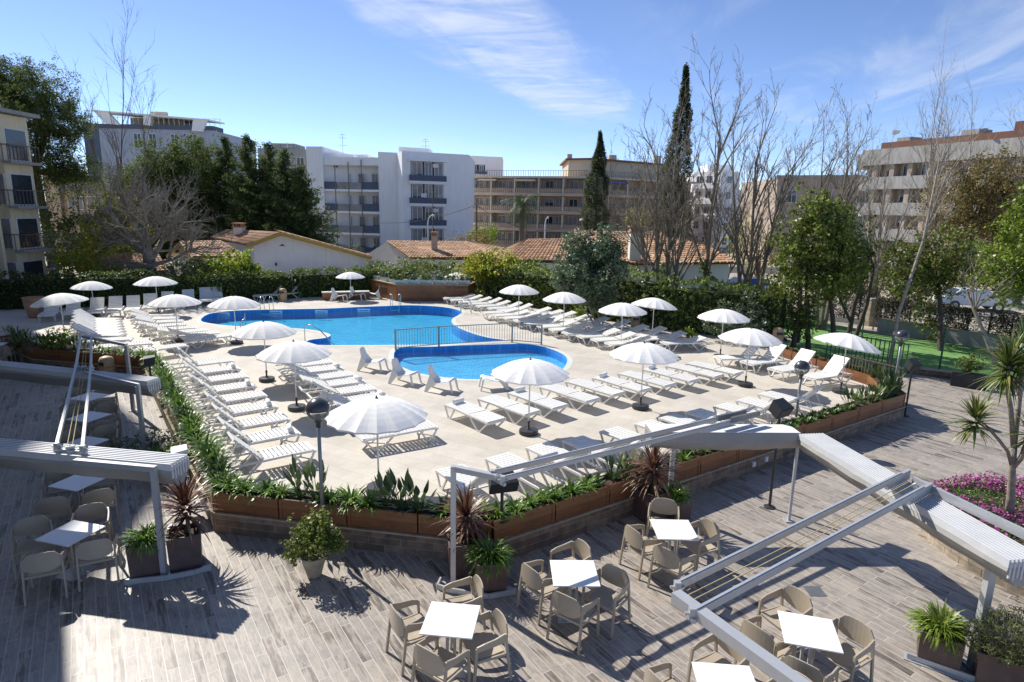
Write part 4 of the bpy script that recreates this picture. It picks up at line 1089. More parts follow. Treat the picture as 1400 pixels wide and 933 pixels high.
for i,(st,fn) in specs.items():
    L = seglen(i); s = .25; k = 0
    adj = {'agapanthus':'arching strap-leaf plant','agapanthus_tall':'tall strap-leaf plant','paddle':'paddle-leaf plant','succulent':'low succulent clump'}
    frm = {0:'from the left',1:'from the left',2:'from its far end',3:'from the left',4:'from the central post',5:'from the corner',6:'from the railing',7:'from the tilted parasol'}[i]
    while s < L-.15:
        kd = fn(s,L); p = along(Wd[i], Wd[i+1], s + rnd.uniform(-.05,.05), .23 + rnd.uniform(-.06,.06)); sz = 1.0
        if i == 2: sz = 1.0 if kd=='agapanthus' else .95
        if i == 3: sz = .95 if kd != 'paddle' else 1.1
        if i == 4 and kd == 'agapanthus': sz = .8
        if i == 4 and kd == 'succulent' : sz = 1.1
        mt = None
        if i == 2 and rnd.random() < .28: mt = 'lf_fan'
        if i == 4 and kd == 'succulent' and 4.6 < s < 6.5 and rnd.random() < .5: kd = 'agapanthus'; sz = .6
        plant(kd, p.x, p.y, zs_, '%s %s, %s %s' % (adj[kd], side_names[i], ordw(k), frm), 'plants '+side_names[i], sz, mt)
        s += st*rnd.uniform(.9,1.15); k += 1
# bushier plants at far left planters
def bush(x, y, z, rad, mat, label, n=200, ls=.07, each=10, seed=1, cat='shrub', stems=True, name='shrub', asp=.55, stemmat='bark', spread=.10, grp=None):
    t = thing(name, label, cat, (x,y,z), 0, grp); g = np.random.default_rng(seed)
    C = blob_points(g, (0,0,rad[2]*.95), rad, n, .25); C = C[C[:,2] > .03]
    leaves('foliage', C, each, spread, ls, M[mat], t, asp, .35, seed+1)
    if stems:
        m = MB(); gg = random.Random(seed)
        for k in range(10): q = C[gg.randrange(len(C))]; m.tube([(gg.uniform(-.05,.05),gg.uniform(-.05,.05),-.02),(q[0]*.5,q[1]*.5,q[2]*.5),tuple(q*.9)],[.03*rad[2]+.01,.02*rad[2]+.006,.006],5,False)
        m.build('stems', M[stemmat], t)
    return t
x,y = along(Wd[1],Wd[2],.9); bush(x,y,.76,(.62,.4,.42),'lf_bright','bushy yellow-green plant in the shaded planter at far left',160,.07,10,21)
x,y = gp(28,486,.8); t = thing('fan_palm','small dark spiky palm at the far left edge','palm',(x,y,.6)); mm = MB(); blades(mm,60,.6,.04,base=(0,0,.5),rise=(-.2,1.4),droop=.9,g=random.Random(4)); mm.build('crown',M['lf_hedge_dark'],t); MB().tube([(0,0,-.3),(0,0,.5)],[.06,.05],8).build('trunk',M['bark_dark'],t)
x,y = gp(200,612,.45); bush(x,y,.1,(.95,.55,.40),'lf_olive','grey-green feathery bush between the awning bundles at left',230,.06,10,22)
x,y = gp(232,640,.3); bush(x-.15,y,.1,(.45,.4,.36),'lf_strap','green clump at the foot of the left planters by the loudspeaker',120,.07,10,23)

# ------------------------------------------------------------ flower bed and yucca tree
fc = (10.65,10.85); FR = 2.45
t = thing('flower_bed', 'round stone-walled bed full of pink and purple flowers at the right edge', 'flower bed', (fc[0],fc[1],0))
m = MB(); n = 48; m.lathe([(FR,0),(FR+.01,.40),(FR-.02,.43),(FR-.22,.43),(FR-.24,.3)], n); m.build('stone_wall', M['dry_stone'], t)
m = MB(); m.lathe([(.001,.42),(1.0,.44),(FR-.235,.38)], 40); m.build('soil', M['soil'], t)
g = np.random.default_rng(3); r = FR*.96*np.sqrt(g.random(5200)); a = g.random(5200)*6.283
C = np.stack([r*np.cos(a), r*np.sin(a), .50+.06*g.random(5200)+.05*np.sin(r*4+a*3)-.06*(r/FR)**4], 1)
leaves('foliage', C, 6, .07, .05, M['lf_succ'], t, .35, .7, 4)
C2_ = C[(np.sin(C[:,0]*3.1+1)+np.sin(C[:,1]*3.7)+g.normal(size=len(C))*.8) > -.3]; C2_ = C2_ + np.array([0,0,.06])
o = leaves('petals', C2_, 3, .05, .045, M['lf_flower'], t, .9, 1.2, 9); o['kind'] = 'stuff'
def yucca_head(m, p, L, n, g):
    for zz, k, rise in ((0,n//2,(.3,1.5)),(-.08,n//4,(-.3,.5)),(-.16,n//4,(-.9,-.1))): blades(m, k, L, .038, base=(p[0],p[1],p[2]+zz), rise=rise, droop=.55, seg=4, g=g, basr=.03)
bx, by = gp(1380,705,.5); base = Vector((bx,by,.42))
t = thing('yucca_tree', 'branching yucca tree with spiky green and yellow heads standing in the flower bed', 'tree', base)
def W(px, py, dy=0.): return at(px, py, by+dy) - base
f1 = W(1384,640); f2 = W(1386,612); h1 = W(1334,572,-.1); h2 = W(1378,500,.05); h3 = W(1412,590,-.2); h4 = W(1400,480,.3)
m = MB(); m.tube([(0,0,0),W(1382,680),f1,f2],[.085,.07,.058,.055],10); m.tube([f1,W(1378,618,-.02),W(1366,602,-.05),W(1352,586,-.08),h1],[.036,.032,.03,.028,.026],8)
m.tube([f2,W(1382,560,.0),W(1377,530,.02),h2],[.05,.042,.038,.034],8); m.tube([f1,W(1395,628,-.1),h3],[.05,.045,.035],8); m.tube([f2,W(1392,560,.2),h4],[.05,.045,.04],8)
m.build('trunk', M['bark_pale'], t, True)
g = random.Random(8)
for p, L, n in ((h1,.56,130),(h2,.72,200),(h3,.55,110),(h4,.72,190)):
    m = MB(); yucca_head(m, p, L, n, g); m.build('leaf_head', M['lf_yucca'], t)

# ------------------------------------------------------------ globe lamps
def globe_lamp(x, y, z0, zg, label, s=1.0, r=.20):
    t = thing('globe_lamp', label, 'lamp post', (x,y,z0), 0, 'globe lamps round the pool terrace'); h = zg-z0
    MB().tube([(0,0,0),(0,0,h-r-.02)],.033,12).build('pole', M['fence_grey'], t, True)
    m = MB().lathe([(.045,h-r-.12),(.05,h-r-.03),(.075,h-r+.0),(.075,h-r+.015)],14); m.build('collar', M['lamp_cap'], t, True)
    g_ = MB().lathe([(.07,h-r*.95)]+[(r*.985*math.cos(R(a)), h+r*.985*math.sin(R(a))) for a in range(-68,1,8)]+[(r*.985,h)],28).build('globe', M['lamp_glass'], t, True)
    b = MB().lathe([(.05,h-r*.93),(.055,h-r*.6),(.03,h-r*.45),(.001,h-r*.4)],12).build('bulb_holder', M['dark_plastic'], t, True)
    MB().lathe([(r*1.0,h-.005)]+[(r*1.01*math.cos(R(a)), h+r*1.01*math.sin(R(a))) for a in range(4,90,7)]+[(.001,h+r*1.01)],28).build('cap', M['lamp_cap'], t, True)
def gl(pxb, zb_, pxg, z0, label, **k):
    x,y = gp(*pxb, zb_); zg = at(pxg[0], pxg[1], y).z; globe_lamp(x,y,z0,zg,label,**k)
gl((441,700),.83,(436,560),.78,'tall globe lamp with black cap in the front planters left of the nearest parasol')
gl((1088,574),.60,(1099,503),.5,'globe lamp with dark cap beside the right loudspeaker')
gl((1223,528),.80,(1231,460),.5,'globe lamp standing at the railing by the lawn')
gl((877,446),DK,(881.5,389),DK,'globe lamp in front of the right hedge')
gl((79,420),DK,(75,366),DK,'globe lamp behind the leftmost parasol')
for q,zt_,lb in (((679,409),372,'thin grey pole in front of the yellow-green tree'),((362,408),372,'thin grey pole beside the bright green tree')):
    x,y = gp(*q,DK); h_ = at(q[0],zt_,y).z-DK; t = thing('thin_pole', lb, 'pole', (x,y,DK), 0, 'thin poles at the hedge')
    MB().tube([(0,0,0),(0,0,h_)],.03,8).build('pole',M['fence_grey'],t); MB().tube([(0,0,0),(0,0,.04)],.07,10).build('foot',M['fence_grey'],t)
gl((160,300),-3,(162,283),-3.2,'x') if False else None

# ------------------------------------------------------------ loudspeakers
def speaker(x, y, z0, zs, yaw, label, tilt=.35, w=.42, face='speaker', body='speaker'):
    t = thing('loudspeaker', label, 'loudspeaker', (x,y,z0), yaw, 'loudspeakers on poles')
    MB().tube([(0,0,0),(0,0,zs-z0-.10)],.03,10).build('pole', M['dark_plastic'], t)
    MB().lathe([(.12,0),(.12,.015),(.04,.03)],14).build('foot_plate', M['dark_plastic'], t)
    Mx = Matrix.Translation((0,0,zs-z0)) @ Matrix.Rotation(tilt,4,'X')
    m = MB(); hw=w/2; P = [(-hw,-.12,-.13),(hw,-.12,-.13),(hw,-.14,.11),(-hw,-.14,.11),(-hw*.8,.15,-.08),(hw*.8,.15,-.08),(hw*.8,.15,.17),(-hw*.8,.15,.17)]
    m.add([Mx@Vector(p) for p in P], [(0,1,2,3),(5,4,7,6),(0,4,5,1),(1,5,6,2),(2,6,7,3),(3,7,4,0)]); m.build('cabinet', M[body], t, bevel=.008)
    m = MB(); m.add([Mx@Vector(p) for p in ((-hw+.02,-.124,-.115),(hw-.02,-.124,-.115),(hw-.02,-.141,.095),(-hw+.02,-.141,.095),(-hw+.02,-.131,-.115),(hw-.02,-.131,-.115),(hw-.02,-.149,.095),(-hw+.02,-.149,.095))],[(4,5,6,7),(0,1,5,4),(1,2,6,5),(2,3,7,6),(3,0,4,7)]); m.build('grille', M[face], t)
    m = MB(); m.bar(Mx@Vector((-hw*.7,0,-.12)),Mx@Vector((hw*.7,0,-.12)),.03,.012); m.build('bracket', M['steel'], t)
x,y = -.12,10.25; speaker(x,y,.76,at(668,660,y).z,R(18),'black loudspeaker beside the central awning post', w=.52)
x,y = 5.62,12.5; speaker(x,y,.01,at(1068,560,y).z,R(35),'black loudspeaker on a tall black pole right of the white cloth bundle', w=.46)
x,y = gp(207,525,.83); speaker(x,y,.76,at(199,494,y).z,R(-60),'loudspeaker with a pale grille above the left planters, upper one', -.1, face='white_metal')
x,y = gp(246,640,.83); speaker(x,y,.76,at(234,622,y).z,R(-60),'loudspeaker with a pale top beside the front left awning bundle', -.1, face='white_metal', body='white_metal')
x,y = 12.5,19.0; speaker(x,y,.01,at(1247,500,y).z,R(20),'black loudspeaker at the right corner of the deck, before the lawn')

# ------------------------------------------------------------ bins and small things
def bin_(x, y, z, label, s=1.0, rz=0):
    t = thing('litter_bin', label, 'litter bin', (x,y,z), rz, 'tan litter bins')
    m = MB().lathe([(.20*s,0),(.215*s,.03),(.22*s,.55*s),(.21*s,.66*s),(.17*s,.74*s),(.08*s,.775*s),(.0,.78*s)],24); m.build('body', M['tan_bin'], t, True)
    m = MB()
    vs=[]; 
    for k in range(7):
        a = R(-90-38+76*k/6); vs += [(.222*s*math.cos(a),.222*s*math.sin(a),.50*s),(.219*s*math.cos(a),.219*s*math.sin(a),.62*s)]
    m.add([(v[0]*1.012,v[1]*1.012,v[2]) for v in vs],[(2*k,2*k+2,2*k+3,2*k+1) for k in range(6)]); m.build('opening', M['dark_plastic'], t)
    MB().lathe([(.223*s,.44*s),(.226*s,.46*s),(.223*s,.48*s)],24).build('rim', M['terracotta'], t)
x,y = gp(387.5,412,DK); bin_(x,y,DK,'tan litter bin by the left hedge, right of the chequered loungers')
x,y = gp(145,490,.8); bin_(x,y,.006,'tan litter bin in shade behind the middle awning bundle',1.12,R(-25))
x,y = gp(1062,474,DK); bin_(x,y,DK,'tan litter bin beside the tree trunks at the lawn',1.1)
x,y = gp(868,451,DK); bin_(x,y,DK,'tan litter bin with red flowers beside it under the hedge lamp',1.0)
t = thing('terracotta_pot','large terracotta pot in shade at the left hedge','plant pot',(*gp(49,434,DK),DK)); MB().lathe([(.25,0),(.32,.1),(.42,.6),(.45,.95),(.48,1.0),(.42,1.0),(.40,.9)],24).build('pot',M['terracotta'],t,True); MB().lathe([(.001,.9),(.41,.9)],20).build('soil',M['soil'],t)
x,y = gp(862,440,DK); tt = thing('flower_pot','small pot of red flowers under the hedge lamp','flower pot',(x-.1,y,DK)); MB().lathe([(.11,0),(.17,.3),(.18,.32),(.14,.32)],16).build('pot',M['terracotta'],tt,True); g=np.random.default_rng(2); C=blob_points(g,(0,0,.5),(.3,.25,.2),40,.2); leaves('foliage',C,8,.06,.06,M['lf_hedge'],tt,.6,.4,3); leaves('petals',C[::2]+np.array([0,-.03,.05]),6,.05,.07,M['lf_redfl'],tt,.9,.6,5)
def tor(m, c, Rr, r, n=20, k=8):
    b = len(m.v)
    for i in range(n):
        a = 2*math.pi*i/n
        for j in range(k): q = 2*math.pi*j/k; m.v.append((c[0]+(Rr+r*math.cos(q))*math.cos(a), c[1]+r*math.sin(q), c[2]+(Rr+r*math.cos(q))*math.sin(a)))
    for i in range(n):
        for j in range(k): m.f.append((b+i*k+j, b+i*k+(j+1)%k, b+((i+1)%n)*k+(j+1)%k, b+((i+1)%n)*k+j))
x,y = gp(631,406,DK); t = thing('life_ring','white and red life ring hanging at the end of the wooden planter','life ring',(x,y-.1,DK+.9)); m=MB(); tor(m,(0,0,0),.27,.055); m.build('ring',M['white_plastic'],t,True)
m=MB()
for a in (.3,1.87,3.44,5.0): m.tube([(.27*math.cos(a+u),0,.27*math.sin(a+u)) for u in (-.16,-.05,.05,.16)],.062,10)
m.build('red_band',M['red_flower'],t)
m=MB(); m.tube([(0,.1,-.9),(0,.1,.35)],.025,8); o=m.build('ring_post',M['white_metal'],t)
t = tag(MB().box(-.14,.14,-.14,.14,0,.006).lathe([(.075,.0065),(.085,.008),(.085,.009)],16).build('drain_cover',M['alu_dark']),'small square floor drain with a round grate near the right table','drain'); t.location=(*gp(1114,809,0),.006)
for k,(q,lb) in enumerate((((1028,634),'left small white socket box on the plank-clad wall'),((1045,627),'right small white socket box on the plank-clad wall'))):
    yy = 12.2; # on the wall plane between W4 and W5
    d = Vector(Wd[5])-Vector(Wd[4]); rr = ray(*q); # intersect ray with wall line
    a = Vector(Wd[4]); den = rr[0]*d.y - rr[1]*d.x; s_ = (a.x*d.y - a.y*d.x)/den; ang = math.atan2(d.y,d.x)
    t = thing('socket_box', lb, 'socket box', (rr[0]*s_+.05*math.sin(ang), rr[1]*s_-.05*math.cos(ang), HC+rr[2]*s_), ang, 'socket boxes on the wall')
    MB().box(-.05,.05,-.03,.03,-.06,.06).build('box',M['white_plastic'],t,bevel=.006); MB().box(-.035,.035,-.034,-.0305,-.045,.0).build('flap',M['white_metal'],t)
# troughs on the large planter
ta = Vector(gp(513,402,DK)); 
tl = line((fB[0]+.25,fB[1]+.35),(fC[0]-.3,fC[1]+.35),6)+line((fB[0]-.15,fB[1]+.6),(fA[0]+.45,fA[1]-.1),3)[0:3]
for i,p in enumerate(tl):
    rz = 0 if i < 6 else math.atan2(fA[1]-fB[1],fA[0]-fB[0])
    t = thing('plant_trough','white plant trough on the wooden planter, %s' % (['front row, first from the left','front row, second from the left','front row, third from the left','front row, fourth from the left','front row, fifth from the left','front row, at the right end','left side, nearest','left side, middle','left side, farthest'][i]),'plant trough',(p[0],p[1],DK+1.055),rz,'white troughs on the wooden planter')
    m=MB(); m.add([(-.36,-.12,0),(.36,-.12,0),(.36,.12,0),(-.36,.12,0),(-.4,-.15,.24),(.4,-.15,.24),(.4,.15,.24),(-.4,.15,.24)],[(0,3,2,1),(0,1,5,4),(1,2,6,5),(2,3,7,6),(3,0,4,7)]); m.build('trough',M['coping'],t); MB().box(-.37,.37,-.13,.13,.19,.215).build('soil',M['soil'],t)
    g=np.random.default_rng(40+i); C=blob_points(g,(0,0,.42),(.42,.22,.24),46,.2); leaves('plants',C,9,.09,.09,M['lf_olive'] if i%2 else M['lf_hedge'],t,.6,.4,50+i)
# ------------------------------------------------------------ hedges
def hedge(pts, h, w, mat, label, dens=150, ls=.12, seed=1, z0=None, name='hedge', each=7, core='lf_hedge_dark'):
    z0 = DK if z0 is None else z0
    t = thing(name, label, 'hedge', (pts[0][0],pts[0][1],z0), 0, 'hedges round the pool'); g = np.random.default_rng(seed)
    o = Vector(pts[0]); P = [Vector(p)-o for p in pts]; C = []; m = MB()
    for a,b in zip(P,P[1:]):
        d = b-a; L = d.length; u = d/L; nr = Vector((-u.y,u.x)); n = int(dens*L)
        s = g.random(n)*L; f = g.random(n)
        for k in range(n):
            q = a+u*s[k]; bul = 1+.07*math.sin(s[k]*1.7+seed)+.05*math.sin(s[k]*4.1); hh = h*(1+.05*math.sin(s[k]*.9+seed*2)+.035*math.sin(s[k]*3.3))
            if f[k] < .62: y = -w/2*bul; z = hh*g.random()**.9; y += .07*g.standard_normal()
            elif f[k] < .9: y = (g.random()-.5)*w; z = hh+.05*g.standard_normal()
            else: y = (g.random()-.5)*w; z = hh*g.random()
            c = q+nr*y; C.append((c.x,c.y,max(.05,z)))
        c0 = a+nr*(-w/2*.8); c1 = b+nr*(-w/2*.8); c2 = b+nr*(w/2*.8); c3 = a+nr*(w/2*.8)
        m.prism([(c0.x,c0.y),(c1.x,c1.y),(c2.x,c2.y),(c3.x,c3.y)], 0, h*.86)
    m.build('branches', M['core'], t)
    leaves('foliage', np.array(C), each, .11, ls, M[mat], t, .6, .35, seed+3)
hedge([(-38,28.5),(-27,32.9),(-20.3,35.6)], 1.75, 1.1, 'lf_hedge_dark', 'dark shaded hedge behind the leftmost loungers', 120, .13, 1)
hedge([(-20.3,35.6),(-13.9,39.0)], 1.55, 1.1, 'lf_hedge', 'green hedge behind the curved lounger row, below the bright green tree', 120, .13, 2)
hedge([(-13.9,39.2),(-6.8,42.8)], 1.6, 1.1, 'lf_hedge', 'clipped reddish-green hedge behind the wooden bench', 120, .13, 3)
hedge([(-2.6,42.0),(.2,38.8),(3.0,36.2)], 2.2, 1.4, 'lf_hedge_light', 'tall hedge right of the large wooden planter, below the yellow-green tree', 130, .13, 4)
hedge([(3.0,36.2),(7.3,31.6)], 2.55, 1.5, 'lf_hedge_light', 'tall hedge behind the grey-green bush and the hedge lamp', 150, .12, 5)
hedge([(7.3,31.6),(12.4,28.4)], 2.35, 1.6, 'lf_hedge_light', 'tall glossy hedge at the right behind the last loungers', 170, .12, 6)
x,y = 11.6,27.9
bush(10.4,28.1,DK,(1.5,.9,1.0),'lf_olive','glossy grey-green shrub swelling out of the right hedge',420,.12,9,61, spread=.15)
bush(13.1,28.2,DK,(.9,.8,1.1),'lf_hedge','dark rounded shrub between the hedge end and the tree trunks',300,.12,9,62, spread=.15)
bush(*gp(940,462,DK),DK,(.35,.3,.22),'lf_bright','small yellow-green tuft at the foot of the right hedge',60,.10,8,63)
bush(*gp(792,440,DK),DK,(.4,.3,.4),'lf_bright','small bright green shrub left of the grey-green bush stems',70,.10,8,64)
bush(*gp(283,412,DK),DK,(.55,.4,.4),'lf_bright','yellow-green tuft at the foot of the left hedge',80,.11,8,65)
# shrubs above the white troughs
for i,(px,py,yy,rx,lb) in enumerate([(545,372,44,2.0,'low dark shrub behind the wooden planter, its left half'),(615,366,45,2.0,'dark flowering shrub behind the troughs, middle'),(510,368,46,1.4,'reddish shrub at the corner of the white gable house'),(570,362,46,1.8,'rounded dark shrub behind the white troughs, in front of the middle house')]):
    p = at(px,py,yy); bush(p.x,p.y,max(.3,p.z-.9),(rx,.9,.75),'lf_hedge',lb,200,.15,8,70+i,spread=.18,stems=False)

# ------------------------------------------------------------ leafy trees
def tree(name, label, x, y, z0, lobes, mat, ls, each, n, spread, trunks, seed, barkm='bark', asp=.6, up=.35, cat='tree', group=None, extra=None, shell=.3, limbs=22):
    """lobes: (cx,cy,cz,rx,ry,rz) relative; trunks: list of (points, radii)"""
    t = thing(name, label, cat, (x,y,z0), 0, group); g = np.random.default_rng(seed); gg = random.Random(seed)
    vol = [l[3]*l[4]*l[5] for l in lobes]; C = np.vstack([blob_points(g, l[:3], l[3:], max(12,int(n*v/sum(vol))), shell) for l,v in zip(lobes,vol)])
    # clear some irregular gaps
    k = np.sin(C[:,0]*2.3+seed)*np.sin(C[:,2]*2.9+seed*2)*np.sin(C[:,1]*2.1); C = C[k < .42]
    leaves('crown', C, each, spread, ls, M[mat], t, asp, up, seed+1)
    if extra: leaves('young_leaves', C[::extra[2]], max(2,each//2), spread*1.1, extra[1], M[extra[0]], t, asp, up, seed+2)
    m = MB()
    for pts, rr in trunks:
        m.tube(pts, rr, 8, False); tip = Vector(pts[-1])
        for k in range(limbs//max(1,len(trunks))):
            q = Vector(C[gg.randrange(len(C))]); mid = tip.lerp(q,.5)+Vector((gg.gauss(0,.1),gg.gauss(0,.1),.1)); m.tube([tip,mid,q],[rr[-1]*.7,rr[-1]*.4,.008],4,False)
    m.build('trunk', M[barkm], t, True); return t
def P(px,py,y): return at(px,py,y)
def rl0(px,py,y,x0): p = P(px,py,y); return (p.x-x0, 0, p.z)
# grey-green bush tree
x,y = gp(818,448,DK); c = P(812,368,y)
tree('oleander_tree','round grey-green bush on several pale stems among the right loungers',x,y,DK,[(c.x-x,.3,c.z-DK,1.6,1.5,1.75),(c.x-x-.5,.2,c.z-DK-.7,1.3,1.2,1.0),(c.x-x+.6,0,c.z-DK+.2,1.1,1.1,1.2)],'lf_olive',.14,17,2700,.2,
  [([(.0,0,0),(-.35,0,.7),(-.8,0,1.6)],[.06,.05,.04]),([(.08,0,0),(-.05,.05,.8),(-.1,0,1.9)],[.06,.05,.04]),([(.15,0,0),(.4,.05,.8),(.5,0,1.8)],[.055,.045,.035]),([(-.05,0,0),(-.6,.1,.7),(-1.1,.1,1.3)],[.05,.04,.03])],81,'bark_pale',.5)
# yellow-green tree
x,y = gp(668,408,DK); y -= .2; c = P(676,366,y)
tree('yellow_green_tree','spreading yellow-green tree beside the large wooden planter',x,y,DK,[(c.x-x,0,c.z-DK,1.9,1.5,1.0),(c.x-x+1.3,.1,c.z-DK-.3,1.1,1.0,.8),(c.x-x-1.0,0,c.z-DK+.1,.9,.9,.7)],'lf_yellow',.17,11,520,.22,
  [([(0,0,0),(.1,0,.6),(.35,0,1.2)],[.07,.055,.04]),([(.05,0,0),(-.2,0,.7),(-.5,0,1.3)],[.05,.045,.035])],82,'bark',.6,extra=('lf_bright',.16,2))
x,y = gp(700,402,DK); tree('leafy_shrub','leafy green shrub under the yellow-green tree at the far right lounger rows',x,y+.3,DK,[(0,0,.9,.9,.7,.8)],'lf_bright',.16,9,110,.2,[([(0,0,0),(.05,0,.6)],[.05,.04])],83,cat='shrub')
# tree with fan-like pale stems right of it
x,y = gp(724,412,DK); tree('hedge_tree','small tree with fanned pale stems in front of the right hedge',x,y+.4,DK,[(0,0,1.9,1.3,1.0,.7)],'lf_hedge',.14,10,240,.2,[([(0,0,0),(-.25,0,.7),(-.4,0,1.4)],[.05,.045,.04]),([(.05,0,0),(.05,0,1.4)],[.05,.04]),([(.1,0,0),(.35,0,.7),(.45,0,1.4)],[.05,.04,.03])],84,'bark')
# bright tree left
x,y = gp(313,405,DK); c = P(313,373,y)
tree('bright_green_tree','small bright green tree in front of the white gable house',x,y,DK,[(c.x-x,0,c.z-DK,2.2,1.7,1.15),(c.x-x-1.2,0,c.z-DK-.5,1.3,1.1,.9),(c.x-x+1.4,0,c.z-DK-.5,1.2,1.0,.9)],'lf_bright',.17,12,800,.22,
  [([(0,0,0),(-.1,0,.5),(-.5,0,1.2)],[.08,.06,.04]),([(.05,0,0),(.25,0,.7),(.55,0,1.3)],[.07,.05,.04])],85,'bark',extra=('lf_yellow',.18,2))
# yellow flowering climber bush by the bare tree
x,y = -24.0,38.5; c = P(148,368,y)
tree('yellow_shrub','yellow-green shrub on a leaning trunk below the bare tree',x,y,DK,[(P(112,362,y).x-x,0,P(112,362,y).z-DK,2.0,1.2,.8),(P(165,382,y).x-x,0,P(165,382,y).z-DK,2.2,1.0,.7)],'lf_yellow',.18,9,360,.25,[([(1.6,-3,0),(2.0,-2,1.0),(2.4,-.5,1.9)],[.06,.05,.04])],86,'bark_pale',extra=('lf_bright',.16,2))
x,y = -28.0,41.0; c = P(158,305,y)
tree('yellow_shoots','sparse tall shoots with yellow spring leaves under the bare tree',x,y,DK,[(c.x-x,0,c.z-DK,1.9,1.2,1.9),(P(130,325,y).x-x,0,P(130,325,y).z-DK,1.5,.9,1.5),(P(115,350,y).x-x,0,P(115,350,y).z-DK,1.5,.9,1.0)],'lf_yellow',.2,7,420,.3,[([(0,0,0),(.5,0,2),(c.x-x,0,c.z-DK-1)],[.06,.05,.03])],87,'bark_grey',extra=None)
x,y = -31.5,42.0
tree('dark_shrub','feathery grey-green shrub beside the yellow building',x,y,DK,[(P(88,345,y).x-x,0,P(88,345,y).z-DK,1.9,1.3,1.5),(P(60,352,y).x-x,0,P(60,352,y).z-DK,1.7,1.2,1.5)],'lf_olive',.13,9,420,.22,[([(0,0,0),(.2,0,1.2)],[.08,.05])],88)
tree('dark_shrub','dark mass of shrubs under the pine by the yellow building',-31,44.5,0,[(P(110,330,44).x+31,0,P(110,330,44).z,4.5,1.5,1.6),(P(75,300,44).x+31,0,P(75,300,44).z,2.0,1.5,1.0)],'lf_conifer',.2,9,500,.3,[([(0,0,0),(.2,0,1.2)],[.1,.07])],89)
# dense hedge-line vegetation left behind the hedge
tree('dark_shrub','dark laurel shrubs between the left hedge and the small tiled house',-21.5,38.6,DK,[(P(262,372,38.8).x+21.5,0,P(262,372,38.8).z-DK,1.6,1.0,.9),(P(232,375,38.6).x+21.5,0,1.2,1.1,.9,.6)],'lf_olive',.14,9,260,.2,[([(0,0,0),(.2,0,.6)],[.06,.05])],90)
# pine
c = P(28,165,46)
x0,y0 = P(62,280,46).x,46
tree('umbrella_pine','huge dark pine towering behind the yellow building',x0,y0,0,[(c.x-x0,0,c.z+.2,4.6,3.5,3.2),(P(-25,130,46).x-x0,0,P(-25,130,46).z,4.0,3,2.6),(P(75,170,46).x-x0,0,P(75,170,46).z,1.6,1.8,2.2),(P(60,235,46).x-x0,0,P(60,235,46).z,2.6,2.4,2.0),(P(92,235,46).x-x0,1,P(92,235,46).z,2.0,2.0,1.5),(P(10,110,46).x-x0,0,P(10,110,46).z,2.6,2,1.5)],'lf_pine',.17,30,4200,.34,[([(0,0,0),(-.1,0,4),(-.4,0,8)],[.35,.3,.22])],91,'bark_dark',.3,limbs=30)
# conifer row
def conifer(px, pyt, y, r, label, seed, mat='lf_conifer', z0=0.0):
    tp = P(px,pyt,y); h = tp.z - z0; t = thing('conifer', label, 'conifer', (tp.x,y,z0), 0, 'dark conifers behind the gable house'); g = np.random.default_rng(seed)
    C = []; nb = int(h*15)
    for k in range(nb):
        q = .04+.96*(k/nb); z = .5 + (h-.5)*q; ln = (r*1.45*(1-q)**.8+.15)*(.6+.55*g.random()); a = g.random()*6.283; up = .05+.35*q
        n_ = max(2,int(ln/.28))
        for j in range(n_):
            e = (j+1)/n_; C.append((ln*e*math.cos(a)+g.normal()*.06, ln*e*math.sin(a)+g.normal()*.06, z+ln*e*e*up+g.normal()*.05))
            if e < .75: C.append((ln*e*math.cos(a+.25), ln*e*math.sin(a+.25), z-.1)); C.append((ln*e*math.cos(a-.25), ln*e*math.sin(a-.25), z-.1))
    C = np.array(C); leaves('crown', C, 12, .27, .24, M[mat], t, .3, .6, seed+1, .8)
    MB().tube([(0,0,0),(0,0,h*.9)],[.2,.03],6,False).build('trunk', M['bark_dark'], t)
for i,(px,py,yy,r,lb) in enumerate([(205,205,60,3.6,'leftmost conifer behind the bare tree'),(240,198,58,3.6,'second conifer, behind the right side of the bare tree'),(272,190,60,3.6,'bushy conifer just right of the bare tree'),(305,188,58,3.3,'conifer above the small tiled roof'),(338,186,56,3.0,'tall pointed conifer above the chimney of the white gable house'),(365,196,57,3.0,'conifer left of the curved street lamp'),(388,205,55,3.3,'conifer directly behind the curved street lamp'),(412,228,54,3.0,'rightmost dark conifer touching the white apartment block'),(170,232,62,3.3,'far conifer seen through the bare tree')]):
    conifer(px,py,yy,r,'dark '+lb,100+i)
x0 = P(225,300,62).x
tree('stone_pine','broad olive-green pine mass behind the bare plane tree',x0,57,0,[rl0(228,232,57,x0)+(3.6,2,2.6),rl0(180,262,57,x0)+(2.6,2,2.4),rl0(270,225,57,x0)+(2.6,2,2.6),rl0(230,285,57,x0)+(4.5,2,3.0)],'lf_pine',.26,18,1500,.42,[([(0,0,0),(0,0,4),(0,0,7)],[.3,.25,.15])],139,'bark_dark',.3)
